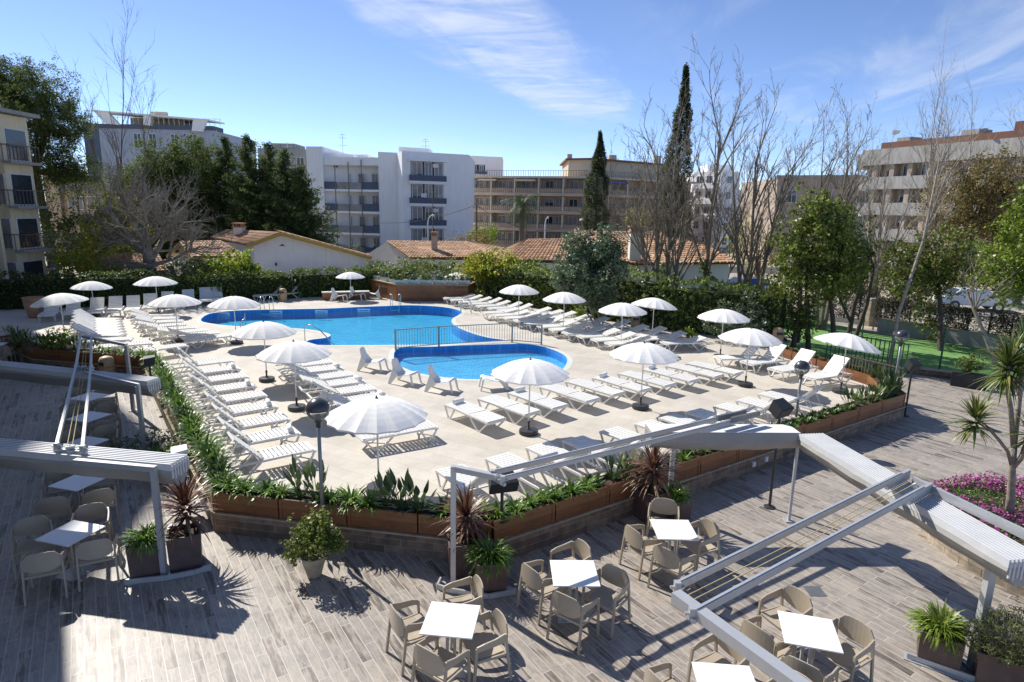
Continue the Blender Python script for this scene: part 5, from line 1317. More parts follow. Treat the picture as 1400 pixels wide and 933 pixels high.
# cypresses
def cypress(px, pyt, y, r, label, seed, lean=0):
    tp = P(px,pyt,y); h = tp.z; t = thing('cypress', label, 'cypress', (tp.x,y,0), 0, 'cypresses'); g = np.random.default_rng(seed); C = []
    n = int(h*r*150)
    for k in range(n):
        q = g.random(); z = h*q; rr = r*min(1,(1-q)*3.0)**.8*(.55+.45*min(1,(1-q)*1.3))*(1+.16*math.sin(q*31+seed)+.10*math.sin(q*57)); a = g.random()*6.283; e = .65+.4*g.random()
        C.append((rr*e*math.cos(a)+.10*math.sin(q*9), rr*e*math.sin(a), z))
    leaves('crown', np.array(C), 11, .17, .19, M['lf_cypress'], t, .35, 1.0, seed+1, 1.8)
    MB().tube([(0,0,0),(0,0,h*.93)],[.22,.03],6,False).build('trunk', M['bark_dark'], t)
cypress(820,181,60,1.35,'shorter dark cypress in front of the brown apartment block',120)
cypress(937,91,42,1.0,'tall thin cypress rising among the bare trees',121)
# magnolias right
def rl(px,py,y,x0,z0): p = P(px,py,y); return (p.x-x0, 0, p.z-z0)
x0,y0 = gp(1120,470,.2); y0 = 28.0; x0 = P(1120,400,28).x
L1 = [rl(1120,330,y0,x0,0)+(1.7,1.5,1.5), rl(1100,385,y0,x0,0)+(1.6,1.4,.9), rl(1145,372,y0,x0,0)+(1.5,1.4,1.2), rl(1115,285,y0,x0,0)+(.9,.9,1.0), rl(1080,350,y0,x0,0)+(.7,.8,.7), rl(1140,305,y0,x0,0)+(1.0,1.0,1.0)]
def tp(a,b,c,y=28.0): return ([ (P(*q,y).x-x0, 0, P(*q,y).z) for q in (a,b,c)],[.13,.10,.07])
tree('magnolia_tree','large dense broadleaf tree on thin trunks at the near edge of the lawn',x0,y0,0,L1,'lf_magnolia',.16,13,1150,.24,[tp((1083,482),(1092,430),(1096,380)),tp((1105,478),(1104,430),(1102,380)),tp((1140,462),(1138,430),(1130,375))],130,'bark_dark',.6,extra=('lf_bright',.13,5))
x0 = P(1168,460,30).x
tree('slender_tree','thin forked dark trunk carrying leaves right of the dense broadleaf tree',x0,30,0,[rl(1168,350,30,x0,0)+(.9,.9,1.6)],'lf_hedge_dark',.15,9,220,.24,[([(-.3,0,0),(-.2,0,2),(.2,0,4)],[.13,.1,.06]),([(0,0,0),(.4,0,2.0),(.5,0,3.8)],[.11,.09,.05]),([(-.2,0,1.0),(-.9,0,2.2),(-1.2,0,3.0)],[.08,.07,.05])],131,'bark_dark')
x0 = P(1270,440,31).x
tree('broadleaf_tree','wide dark green tree over the lawn with a low hanging branch',x0,31,0,[rl(1290,345,31,x0,0)+(1.9,1.5,1.2),rl(1320,375,31,x0,0)+(1.5,1.3,1.0),rl(1255,360,31,x0,0)+(1.5,1.3,.9),rl(1262,395,31,x0,0)+(1.1,1.1,.8),rl(1262,425,31,x0,0)+(.8,.8,.7),rl(1275,452,31,x0,0)+(.5,.5,.4),rl(1225,350,31,x0,0)+(1.1,1.1,.7)],'lf_magnolia',.16,10,720,.25,[([(-.6,-2,0),(-.5,-1.5,1.5),(.2,0,3)],[.12,.10,.07])],132,'bark_dark',extra=('lf_brown',.15,4))
x0 = P(1400,400,27).x
tree('broadleaf_tree','bright yellow-green tree cut by the right edge of the photo',x0,27,0,[rl(1400,340,27,x0,0)+(1.6,1.5,1.5),rl(1385,385,27,x0,0)+(1.3,1.2,1.0),rl(1420,290,27,x0,0)+(1.2,1.2,1.2)],'lf_bright',.14,12,620,.24,[([(.8,0,0),(.6,0,1.5),(.2,0,3)],[.14,.11,.07])],133,'bark',extra=('lf_magnolia',.14,1))
x0 = P(1335,260,48).x
tree('ivy_tree','brownish creeper-covered tree mass in front of the grey apartment block',x0,48,0,[rl(1345,258,48,x0,0)+(3.2,2,2.4),rl(1305,282,48,x0,0)+(2.4,2,2.2),rl(1385,262,48,x0,0)+(2.6,2,2.6),rl(1340,310,48,x0,0)+(4.2,2,1.8),rl(1400,310,48,x0,0)+(3,2,2)],'lf_brown',.18,12,2300,.4,[([(0,0,0),(.2,0,3),(0,0,5.5)],[.3,.22,.15])],134,'bark_grey',extra=('lf_magnolia',.2,6))
# background greens
for i,(px,py,yy,r,mt,lb) in enumerate([(665,320,62,(1.6,1,1.0),'lf_bright','bright green shrub in front of the brown apartments, left of the palm'),(870,300,60,(1.8,1,1.4),'lf_yellow','yellow-green shrub right of the shorter cypress'),(645,330,58,(2.4,1,.9),'lf_brown','brown shrubs at the foot of the brown apartments'),(1040,345,50,(2.2,1.2,2.2),'lf_brown','brown twiggy bush behind the bare trees'),(1060,420,36,(1.3,1,1.4),'lf_hedge_dark','dark bush behind the right end of the hedge'),(890,375,36,(.5,.5,.5),'lf_yellow','yellow leaves at the foot of the bare trees'),(1010,330,44,(1.5,1,1.6),'lf_yellow','thin yellow-green scrub between the bare trees'),(560,345,70,(5,1,1.0),'lf_hedge_dark','dark line of bushes in front of the white apartment block')]):
    p = P(px,py,yy); bush(p.x,yy,p.z-r[2],r,mt,lb,230,.17,6 if mt!='lf_yellow' else 3,140+i,spread=.3,cat='shrub')
for i,(px,py,yy,r,mt,lb) in enumerate([(1235,398,44,(2.2,1.2,1.7),'lf_magnolia','dense green shrubs behind the stone pillar and the lawn wall'),(1300,385,52,(3.2,1.5,2.2),'lf_hedge','wide dark green shrubs behind the parked white car'),(1375,385,50,(3.0,1.5,2.4),'lf_magnolia','tall green shrubs at the right edge behind the creeper fence'),(1180,380,48,(2.6,1.3,2.0),'lf_brown','brown-green shrubs behind the slender dark trunks')]):
    p = P(px,py,yy); bush(p.x,yy,max(0,p.z-r[2]),r,mt,lb,420,.17,10,180+i,spread=.3,cat='shrub')
# palm
p = P(714,283,62); t = thing('palm_tree','date palm in front of the brown apartments','palm',(p.x,62,0)); MB().tube([(0,0,0),(0,0,p.z)],[.28,.22],8).build('trunk',M['bark'],t)
m = MB(); gg = random.Random(5)
for i in range(85):
    az = gg.uniform(0,6.28); el = gg.uniform(-.6,1.45); L = gg.uniform(2.0,2.8); q = Vector((0,0,p.z)); a = el
    for s in range(7):
        d = Vector((math.cos(az)*math.cos(a),math.sin(az)*math.cos(a),math.sin(a))); nq = q+d*L/7; side = Vector((-math.sin(az),math.cos(az),0)); wl_ = .42*(1-abs(s-3)/5)
        for sg in (-1,1):
            for f in (0,.5): c = q.lerp(nq,f); m.add([c, c+side*sg*wl_+d*.18-Vector((0,0,.12)), c+d*.05],[(0,1,2)])
        q = nq; a -= .26
m.build('crown',M['lf_palm'],t)

# ------------------------------------------------------------ bare trees
def bare(px, pyb, y, pyt, label, cfg, seed, stems=3, r=.10, lean=0.0, spread=.12, mat='bark_grey', z0=0.0, name='bare_tree', frac=.5, ivy=0, group='bare trees'):
    b = P(px,pyb,y); top = P(px,pyt,y).z; h = top-z0; g = random.Random(seed)
    t = thing(name, label, 'tree', (b.x,y,z0), 0, group); m = MB()
    for s in range(stems):
        a = g.uniform(0,6.28) if stems > 1 else 0; d = Vector((math.cos(a)*spread+lean, math.sin(a)*spread*.6, 1)).normalized()
        if stems > 1: d = Vector((-spread*1.5+3.0*spread*s/(stems-1)+lean, g.uniform(-.1,.1), 1)).normalized()
        grow(m, Vector(((s-(stems-1)/2)*r*1.6,0,0)), d, h*frac*g.uniform(.85,1.1), r*g.uniform(.8,1.1), 0, g, cfg)
    m.build('branches', M[mat], t)
    if ivy:
        gg = np.random.default_rng(seed); q = gg.random(260); C = np.stack([gg.normal(size=260)*.16, gg.normal(size=260)*.16, q*ivy],1); leaves('ivy', C, 6, .12, .11, M['lf_hedge'], t, .7, .3, seed)
    return t
POP = [(12,.36,.30,.58,.04,.025),(5,.52,.3,.6,.13,.05),(4,.5,.3,.6,.08,.06),(3,.5,.3,.7,.05,.08),(0,0,0,0,.02,.1)]
BIR = [(8,.42,.15,.45,.10,.05),(5,.5,.25,.55,.08,.07),(4,.5,.3,.7,.05,.09),(0,0,0,0,.03,.1)]
PLA = [(6,.72,.45,1.05,.05,.10),(7,.62,.35,1.0,.05,.14),(6,.58,.3,.9,.06,.16),(5,.5,.3,.9,.05,.18),(0,0,0,0,.03,.15)]
bare(908,400,33.2,95,'tall bare tree with ivy at its foot left of the tall cypress',POP,201,4,.12,-.07,.13,'bark_mid',frac=.63,ivy=3.6)
bare(962,400,33.4,82,'tall bare tree just right of the tall cypress',POP,202,1,.14,0.0,.05,'bark_mid',frac=.68,ivy=3.8)
bare(1024,415,32,88,'tall forking bare tree in the middle of the bare group',POP,203,3,.13,.0,.09,'bark_mid',frac=.63)
bare(1128,400,34,92,'tall bare tree above the dense broadleaf tree',POP,204,3,.12,.02,.09,'bark_mid',frac=.63)
bare(1195,400,44,170,'pale thin-stemmed tree in front of the left end of the grey block',BIR,205,4,.10,0,.08,'bark_pale',frac=.7)
bare(1232,430,43,150,'pale slender tree before the windows of the grey block',BIR,206,2,.10,.10,.08,'bark_pale',frac=.7)
bare(1262,430,50,130,'pale feathery bare tree rising above the red roof band',BIR,207,4,.12,.02,.08,'bark_pale',frac=.75)
bare(1392,400,46,130,'pale feathery bare tree at the right edge',BIR,208,4,.10,0,.07,'bark_pale',frac=.75)
bare(1060,420,46,230,'low bare tree behind the right end of the hedge',PLA,209,1,.11,.1,.1,'bark_grey',frac=.5)
bare(860,400,44,215,'thin leaning bare tree between the two cypresses',POP,210,2,.07,-.05,.10,frac=.72)
bare(986,420,42,190,'small bare tree behind the hedge among the tall ones',POP,212,2,.07,.02,.08,frac=.72)
bare(162,300,52,100,'tall thin bare poplar behind the spreading bare tree',BIR,213,2,.09,.0,.05,'bark_grey',frac=.85)
bare(190,300,54,135,'thin bare poplar just right of the tallest one at left',BIR,214,1,.07,.02,.05,'bark_grey',frac=.85)
bare(105,300,54,165,'thin bare poplar beside the pine',BIR,215,1,.07,-.02,.05,'bark_grey',frac=.85)
# big pollarded plane tree
b = P(205,370,39.5); t = thing('plane_tree','big spreading bare plane tree with thick pollarded limbs at left','tree',(b.x,39.5,0)); m = MB(); g = random.Random(31)
m.tube([(0,0,0),(.05,0,1.5),(0,0,2.6),(.0,0,3.3)],[.42,.34,.33,.30],10,False); n0 = len(m.v)
PLB = [(8,.72,.5,1.1,.07,.12),(7,.64,.4,1.0,.07,.14),(6,.56,.3,.9,.06,.16),(0,0,0,0,.03,.15)]
for k in range(9):
    a = k*2*math.pi/9+.2; el = [.35,.9,.5,1.2,.3,.7,1.1,.4,.8][k]; d = Vector((math.cos(a)*math.cos(el), math.sin(a)*.6*math.cos(el), math.sin(el))).normalized()
    grow(m, Vector((0,0,2.2+.16*k)), d, 3.3, .16, 0, g, PLB)
m.build('branches', M['bark_pale'], t)
m = MB(); m.tube([(0,0,0),(.05,0,1.5),(0,0,2.6)],[.44,.36,.345],10,False); m.build('trunk', M['bark_grey'], t, True)
# leaning trunks on the lawn
def stick(pts, rr, label, mat='bark_pale', sd=1):
    y = pts[0][2]; q0 = P(pts[0][0],pts[0][1],pts[0][2]); t = thing('leaning_tree', label, 'tree', q0); m = MB(); g = random.Random(sd)
    Q = [P(*p)-q0 for p in pts]; m.tube(Q, rr, 8, False); m.build('trunk', M[mat], t, True)
    m = MB()
    for k in range(7): i = g.randrange(len(Q)//2,len(Q)); grow(m, Q[i], Vector((g.gauss(0,.5),g.gauss(0,.3),.8)).normalized(), 1.6, rr[i]*.5, 0, g, [(4,.6,.3,.7,.05,.1),(3,.6,.3,.7,.05,.1),(0,0,0,0,0,.1)])
    m.build('branches', M[mat], t)
stick([(1214,512,24.6),(1228,430,25),(1245,380,25.6),(1262,330,26.2),(1276,262,27),(1285,215,27.6)],[.085,.07,.06,.05,.04,.025],'long pale leaning trunk rising from the railing',sd=1)
stick([(1362,500,26),(1345,455,26.6),(1332,425,27),(1322,400,27.4)],[.10,.08,.065,.045],'short leaning trunk on the right side of the lawn',sd=2)
for i,(a,bb,lb) in enumerate((((1283,512),(1293,432),'dark green upright post on the lawn, right one'),((1178,462),(1185,395),'dark green upright post on the lawn, left one'))):
    x,y = gp(*a,.01); z = at(*bb,y).z; t = thing('net_post',lb,'post',(x,y,.01)); MB().tube([(0,0,0),(0,0,z)],.035,8).build('post',M['iron_green'],t); MB().tube([(0,0,z),(0,0,z+.03)],[.045,.02],8).build('cap',M['iron_green'],t)

# lawn back wall, creeper fence, stone pillar, parked vehicle
a = gp(1200,446,.3); b = gp(1420,480,.3)
wall_seg(a, b, 'low grey concrete wall closing the lawn at the back', h=.75, th=.3, mat=M['concrete'])
t = thing('creeper_fence','dark wire fence covered with dry creeper along the back of the lawn','fence',(a[0],a[1]+.4,0),math.atan2(b[1]-a[1],b[0]-a[0])); L = math.dist(a,b)
m = MB()
for k in range(9): m.bar((L*k/8,0,0),(L*k/8,0,1.85),.06,.06)
m.bar((0,0,1.8),(L,0,1.8),.04,.04).bar((0,0,1.3),(L,0,1.3),.03,.03); m.build('frame',M['iron'],t)
g = np.random.default_rng(4); n=1500; C = np.stack([g.random(n)*L, g.normal(size=n)*.08, .6+1.2*g.random(n)**.9],1); C = C[np.sin(C[:,0]*2.2)+g.normal(size=n)*.6 > -.7]; leaves('creeper',C,11,.16,.12,M['lf_creeper'],t,.3,.0,5,1.4)
pa = gp(1193,445,0); t = thing('stone_pillar','rough stone pillar at the left end of the lawn wall','pillar',(pa[0]-.1,pa[1],0)); MB().box(-.35,.35,-.35,.35,0,1.5).build('shaft',M['dry_stone'],t,bevel=.03); MB().box(-.4,.4,-.4,.4,1.5,1.6).build('cap',M['concrete'],t)
a2 = gp(1098,431,.1); t = thing('creeper_fence','creeper fence behind the dense broadleaf tree, left of the stone pillar','fence',(a2[0],a2[1],0),math.atan2(pa[1]-a2[1],pa[0]-a2[0])); L = math.dist(a2,pa); m=MB()
for k in range(6): m.bar((L*k/5,0,0),(L*k/5,0,2.2),.06,.06)
m.bar((0,0,2.2),(L,0,2.2),.04,.04); m.build('frame',M['iron'],t); C = np.stack([g.random(900)*L, g.normal(size=900)*.08, 2.2*g.random(900)],1); leaves('creeper',C,10,.16,.12,M['lf_creeper'],t,.3,.0,7,1.4)
MB_ = MB().box(0,L,-.25,-.05,0,.25); o = MB_.build('kerb',M['coping'],t)
def car(x,y,z,rz,paint,label):
    t = thing('parked_car',label,'car',(x,y,z),rz)
    prof = [(-2.1,.35),(-2.12,.75),(-1.95,.95),(-1.55,1.0),(-1.0,1.42),(.5,1.46),(1.15,1.02),(1.95,.88),(2.12,.65),(2.1,.35)]
    m = MB(); n=len(prof); vs=[]
    for s,ww in ((-1,.85),(1,.85)):
        for (px_,pz) in prof: vs.append((px_, s*(ww-(.14 if pz>1.1 else 0)), pz))
    m.add(vs,[tuple(reversed(range(n))),tuple(range(n,2*n))]+[(i,i+1,n+i+1,n+i) for i in range(n-1)]+[(n-1,0,n,2*n-1)]); m.build('body',M[paint],t,bevel=.05)
    m=MB()
    for s in (-1,1): m.add([(-1.4,s*.82,1.02),(-.95,s*.725,1.36),(.45,s*.725,1.39),(.98,s*.82,1.03)],[(0,1,2,3)])
    m.add([(-1.6,-.7,1.01),(-1.6,.7,1.01),(-1.06,.62,1.405),(-1.06,-.62,1.405)],[(0,1,2,3)]).add([(1.2,-.7,1.03),(1.2,.7,1.03),(.6,.62,1.43),(.6,-.62,1.43)],[(0,1,2,3)]); m.build('windows',M['glass_dark'],t)
    for (wx,s) in ((-1.3,-1),(1.3,-1),(-1.3,1),(1.3,1)):
        w_ = MB().tube([(wx,s*.72,.32),(wx,s*.88,.32)],.32,16); o=w_.build('wheel',M['dark_plastic'],t); MB().tube([(wx,s*.875,.32),(wx,s*.892,.32)],.18,12).build('rim',M['steel'],o)
M['paint_white'] = plain('paint_white',(.7,.74,.78),.15,var=.02,spec=.8); M['paint_blue'] = plain('paint_blue',(.02,.05,.20),.15,var=.02,spec=.8)
p = P(1328,413,43); car(p.x,43,max(0,P(1328,402,43).z-1.46),R(-14),'paint_white','white car parked behind the creeper fence at right')
p = P(1026,388,45); car(p.x,45,max(0,p.z-1.0),R(10),'paint_blue','blue car glimpsed between the bare trunks behind the right house')
x,y = gp(1330,522,.28); t = thing('black_trough','black trough with a small shrub on the low wall by the lawn','plant pot',(x,y+.2,.0),R(-37)); MB().box(-.55,.55,-.16,.16,.0,.55).build('trough',M['speaker'],t,bevel=.01)
g=np.random.default_rng(77); leaves('shrub',blob_points(g,(0,0,.85),(.45,.25,.35),90,.2),8,.1,.09,M['lf_hedge'],t,.6,.4,78)
# ------------------------------------------------------------ houses with tiled roofs
def roof_plane(parent, A, B, C, D, name='roof_tiles', tu=.26, tv=.42):
    """ridge A-B, eave D-C (A above D, B above C): rows of half-round tiles, each its own small shell"""
    A,B,C,D = [Vector(p) for p in (A,B,C,D)]; L = max((B-A).length,(C-D).length); S = ((D-A).length+(C-B).length)/2
    nu = max(2,int(L/tu)); nv = max(2,int(S/tv)); nrm = (B-A if (B-A).length > .1 else C-D).cross(D-A).normalized()
    if nrm.z < 0: nrm = -nrm
    m = MB(); g = random.Random(int(L*100))
    def pt(u,v): return (A.lerp(B,u)).lerp(D.lerp(C,u), v)
    m.add([A-nrm*.05,B-nrm*.05,C-nrm*.05,D-nrm*.05],[(0,1,2,3)])
    for i in range(nu):
        for j in range(nv):
            j_ = g.uniform(-.01,.01); vs = []
            for v,lift in ((j/nv-.15/nv, .035),((j+1)/nv+j_, .075)):
                for k in range(5):
                    a = math.pi*k/4; u = (i+.5-.5*math.cos(a)*.98)/nu; vs.append(pt(min(1,max(0,u)),max(0,v)) + nrm*(lift+.085*math.sin(a)-.03))
            m.add(vs,[(k,k+1,k+6,k+5) for k in range(4)]+[(9,8,7,6,5)])
    return m.build(name, M['roof_tile'], parent)
def house(name, label, org):
    return thing(name, label, 'house', org)
def rv(p, o): return (p[0]-o[0], p[1]-o[1], p[2]-o[2])
def window(parent, x0, x1, z0, z1, y, fr='white_metal', gl='glass_dark', bars=1, ax='y'):
    f = MB(); w = .05
    f.box(x0,x1,y-.03,y+.03,z0,z0+w).box(x0,x1,y-.03,y+.03,z1-w,z1).box(x0,x0+w,y-.03,y+.03,z0+w,z1-w).box(x1-w,x1,y-.03,y+.03,z0+w,z1-w)
    for k in range(bars): xm = x0+(x1-x0)*(k+1)/(bars+1); f.box(xm-.02,xm+.02,y-.025,y+.025,z0+w,z1-w)
    o = f.build('window', M[fr], parent); MB().box(x0+w*.6,x1-w*.6,y-.01,y+.012,z0+w*.6,z1-w*.6).build('pane', M[gl], o)
# H1: big white gable house
o = (-24.2,48,0); t = house('gable_house','long white gable house with yellow eaves left of the pool end',o)
ap = P(388,319,48); e1 = P(342,335,48); e2 = P(288,325,51); Bk = P(311,314.5,52.5)
xl = e1.x-o[0]+.25; back = Vector((-2.5,5,0))
m = MB(); pr = [(xl,0,0),(13.0,0,0),(13.0,0,2.4),(ap.x-o[0],0,ap.z-.08),(xl,0,e1.z-.08)]; n=5
vs = pr + [(p[0]+back.x,p[1]+back.y,p[2]) for p in pr]; m.add(vs,[(0,1,2,3,4),(9,8,7,6,5)]+[(i,n+i,n+(i+1)%n,(i+1)%n) for i in range(n)]); m.prism([(xl,.02),(xl,3.5),(e2.x-o[0]+1,4.5),(e2.x-o[0]+.5,3.2)],0,e2.z-.3); m.build('wall',M['w_white'],t)
A = Vector((ap.x-o[0],-.5,ap.z+.05)); rvv = lambda p: Vector((p.x-o[0],p.y-o[1],p.z))
e = Vector((13.5,-.5,2.38)); roof_plane(t, A, A+back, e+back, e); roof_plane(t, A, rvv(Bk), rvv(e2), rvv(e1)+Vector((0,-.5,0)))
roof_plane(t, rvv(Bk)+Vector((0,.02,0)), A+Vector((0,.02,0)), A+back+Vector((0,1,-.8)), rvv(Bk)+Vector((0,4,-1.2)))
m = MB(); m.bar(A+Vector((0,-.03,-.10)),Vector((13.5,-.53,2.30)),.06,.24).bar(A+Vector((0,-.03,-.10)),rvv(e1)+Vector((-.1,-.53,-.08)),.06,.24); m.build('verge_board',M['trim_yellow'],t)
for k,(px0,px1) in enumerate(((369,382),(399,411),(440,457))):
    x0 = P(px0,375,48).x-o[0]; x1 = P(px1,375,48).x-o[0]; window(t,x0,x1,P(380,385,48).z,P(380,371.5,48).z,-.03)
m = MB(); x0=P(386,0,48).x-o[0]; m.box(x0,x0+.7,-.04,0,.3,1.4); m.build('shutter',M['white_plastic'],t)
x0=P(379,360,48).x-o[0]; m=MB(); m.tube([(x0,-.05,1.75),(x0,-.25,1.8)],.02,6).lathe([(.05,1.55),(.09,1.6),(.06,1.78),(.0,1.8)],10,(x0,-.27,0)); m.build('wall_lantern',M['dark_plastic'],t)
m=MB(); x0=P(386,336,48).x-o[0]; m.add([(x0-.25,-.012,3.05),(x0+.25,-.012,3.05),(x0,-.012,3.2)],[(0,1,2)]); m.build('gable_vent',M['dark_plastic'],t)
# H1b small front house and chimney
o = P(247,331,44); o = Vector((o.x,44,0)); t = house('small_tiled_house','small house with pale tiles and open gable beside the bare tree',o)
rA = rv(P(247,331,44),o); rB = rv(P(302,330,47),o); rC = rv(P(340,352,43.2),o); rD = rv(P(263,352,41.0),o); rE = rv(P(228,350,45.3),o)
roof_plane(t, rA, rB, rC, rD)
roof_plane(t, rA, rB, (rB[0]-2.2,rB[1]+3.2,rB[2]-1.0), rE)
m = MB(); m.prism([(rD[0]+.4,rD[1]+.5),(rC[0]-.2,rC[1]+.4),(rB[0]-1.5,rB[1]+2),(rE[0]+.4,rE[1]+.1)],0,rD[2]-.05); m.add([(rD[0]+.4,rD[1]+.5,rD[2]-.05),(rE[0]+.4,rE[1]+.1,rE[2]-.05),(rA[0]+.3,rA[1]+.2,rA[2]-.08)],[(0,1,2)]); m.build('wall',M['w_house'],t)
m = MB(); m.bar(Vector(rA)+Vector((0,0,-.08)),Vector(rE)+Vector((0,0,-.08)),.06,.2).bar(Vector(rA)+Vector((0,0,-.08)),Vector(rD)+Vector((0,0,-.08)),.06,.2); m.build('verge_board',M['trim_yellow'],t)
def chimney(parent, o, px, pyt, pyb, y, w=.55, crown=True, mat='w_house'):
    a = rv(P(px,pyt,y),o); b = rv(P(px,pyb,y),o); m = MB(); m.box(a[0]-w/2,a[0]+w/2,a[1]-w/2,a[1]+w/2,b[2]-.3,a[2]); c = m.build('chimney',M[mat],parent)
    m = MB()
    if crown:
        m.box(a[0]-w*.62,a[0]+w*.62,a[1]-w*.62,a[1]+w*.62,a[2],a[2]+.07)
        for i in range(4): m.box(a[0]-w*.5+w*.28*i,a[0]-w*.5+w*.28*i+.09,a[1]-w*.5,a[1]+w*.5,a[2]+.07,a[2]+.28)
        m.box(a[0]-w*.62,a[0]+w*.62,a[1]-w*.62,a[1]+w*.62,a[2]+.28,a[2]+.34)
    m.build('chimney_cap',M['terracotta'],c)
chimney(bpy.data.objects['gable_house'],(-24.2,48,0),327,311,324,50.3,.7)
# H0 tiled lean-to at left
o = P(175,350,43); o = Vector((o.x,43,0)); t = house('tiled_shed','low shed roof of brown tiles behind the plane tree',o)
rA = rv(P(130,347,44),o); rB = rv(P(218,349,44),o); rC = rv(P(232,372,41),o); rD = rv(P(133,372,41),o)
roof_plane(t,rA,rB,rC,rD); MB().prism([(rD[0]+.2,rD[1]+.3),(rC[0]-.2,rC[1]+.3),(rB[0],rB[1]),(rA[0],rA[1])],0,rD[2]-.06).build('wall',M['w_house'],t)
m = MB(); q=Vector(rD); q2=Vector(rC); m.bar(q+Vector((0,-.05,-.15)),q2+Vector((0,-.05,-.15)),.12,.1); m.build('gutter',M['white_metal'],t)
# H2 middle house
o = P(560,352,52); o = Vector((o.x,52,0)); t = house('middle_house','middle house with dark red tiles and a gable, above the white troughs',o)
rA = rv(P(528,330,53),o); rB = rv(P(638,331,56),o); rC = rv(P(672,353,50.5),o); rD = rv(P(560,353,50.0),o)
roof_plane(t,rA,rB,rC,rD); rF = rv(P(690,340,56),o); roof_plane(t,rB,(rB[0]+.05,rB[1]+.05,rB[2]),rF,rC)
gl_ = rv(P(497,351,55),o); m = MB(); m.add([(gl_[0],gl_[1],0),(rD[0]+.2,rD[1]+.2,0),(rD[0]+.2,rD[1]+.2,rD[2]-.1),(rA[0],rA[1],rA[2]-.08),(gl_[0],gl_[1],gl_[2])],[(0,1,2,3,4)]); m.prism([(rD[0]+.2,rD[1]+.22),(rC[0]-.3,rC[1]+.3),(rB[0]+1,rB[1]),(gl_[0],gl_[1]+1)],0,rD[2]-.12); m.build('wall',M['w_house'],t)
chimney(t,o,594,323,340,52,.45,True,'w_tan')
# H3 right house
o = P(870,360,36); o = Vector((o.x,36,0)); t = house('right_house','white house with orange-brown tiles behind the right hedge',o)
rA = rv(P(785,317,42),o); rB = rv(P(938,319,42),o); rC = rv(P(1008,360,36.5),o); rD = rv(P(868,362,34.5),o)
roof_plane(t,rA,rB,rC,rD)
rE = rv(P(790,345,37.5),o); roof_plane(t,rA,(rA[0]+.1,rA[1]-.02,rA[2]),rD,rE)
m = MB(); P1=(rD[0]+.35,rD[1]+.35); P2=(rC[0]-.35,rC[1]+.35); P3_=(rB[0],rB[1]+3); P4=(rE[0]+.5,rE[1]+3); P5=(rE[0]+.3,rE[1]+.3)
m.prism([P1,P2,P3_,P4,P5],0,rD[2]-.02); m.build('wall',M['w_white'],t)
chimney(t,o,869,318,356,35.3,.62)
cw = rv(P(1038,395,36.6),o); window_x0 = rv(P(965,380,35.8),o)[0]
m = MB(); d = (Vector(P2)-Vector(P1)).normalized(); q = Vector(P1)+d*(Vector(P2)-Vector(P1)).length*.70; q2 = q+d*1.1; n_ = Vector((d.y,-d.x)); m.bar((q.x+n_.x*.02,q.y+n_.y*.02,1.35),(q2.x+n_.x*.02,q2.y+n_.y*.02,1.35),.05,1.2); m.build('window',M['glass_dark'],t)
o = P(740,340,44); o = Vector((o.x,44,0)); t = house('tiled_house','broad orange-tiled roof just left of the grey-green bush',o)
rA = rv(P(722,328,47),o); rB = rv(P(800,327,46),o); rC = rv(P(800,358,40.5),o); rD = rv(P(690,357,41.5),o)
roof_plane(t,rA,rB,rC,rD); MB().prism([(rD[0]+.3,rD[1]+.3),(rC[0]-.1,rC[1]+.3),(rB[0],rB[1]+2),(rA[0],rA[1]+2)],0,rD[2]-.06).build('wall',M['w_white'],t)
rG = rv(P(668,352,48),o); roof_plane(t,rA,(rA[0]+.05,rA[1]-.02,rA[2]),rD,rG)

# ------------------------------------------------------------ apartment blocks
class Fac:
    def __init__(s, P_, Q_, z0=0):
        s.P = Vector(P_[:2]); s.Q = Vector(Q_[:2]); s.d = (s.Q-s.P).normalized(); s.n = Vector((s.d.y,-s.d.x)); s.L = (s.Q-s.P).length; s.z0 = z0
    def box(s, m, u0, u1, z0, z1, d0, d1):
        vs = []
        for z in (z0,z1):
            for (u,dd) in ((u0,d0),(u1,d0),(u1,d1),(u0,d1)):
                q = s.P+s.d*u+s.n*dd; vs.append((q.x,q.y,z))
        return m.add(vs,[(0,3,2,1),(4,5,6,7),(0,1,5,4),(1,2,6,5),(2,3,7,6),(3,0,4,7)][::1])
def fbox(f, name, mat, parent, *boxes):
    m = MB()
    for b in boxes: f.box(m,*b)
    return m.build(name, M[mat], parent)
def win(f, parent, u0,u1,z0,z1,d=0.0,frame='white_metal',glass='glass_dark',shut=0):
    o = fbox(f,'window',frame,parent,(u0,u1,z0,z0+.07,d,d+.05),(u0,u1,z1-.07,z1,d,d+.05),(u0,u0+.07,z0+.07,z1-.07,d,d+.05),(u1-.07,u1,z0+.07,z1-.07,d,d+.05),((u0+u1)/2-.03,(u0+u1)/2+.03,z0+.07,z1-.07,d,d+.045))
    fbox(f,'pane',glass,o,(u0+.05,u1-.05,z0+.05,z1-.05,d-.02,d+.02))
    if shut: fbox(f,'blind','curtain',o,(u0+.07,u1-.07,z1-.07-(z1-z0)*shut,z1-.07,d+.02,d+.035))
    return o
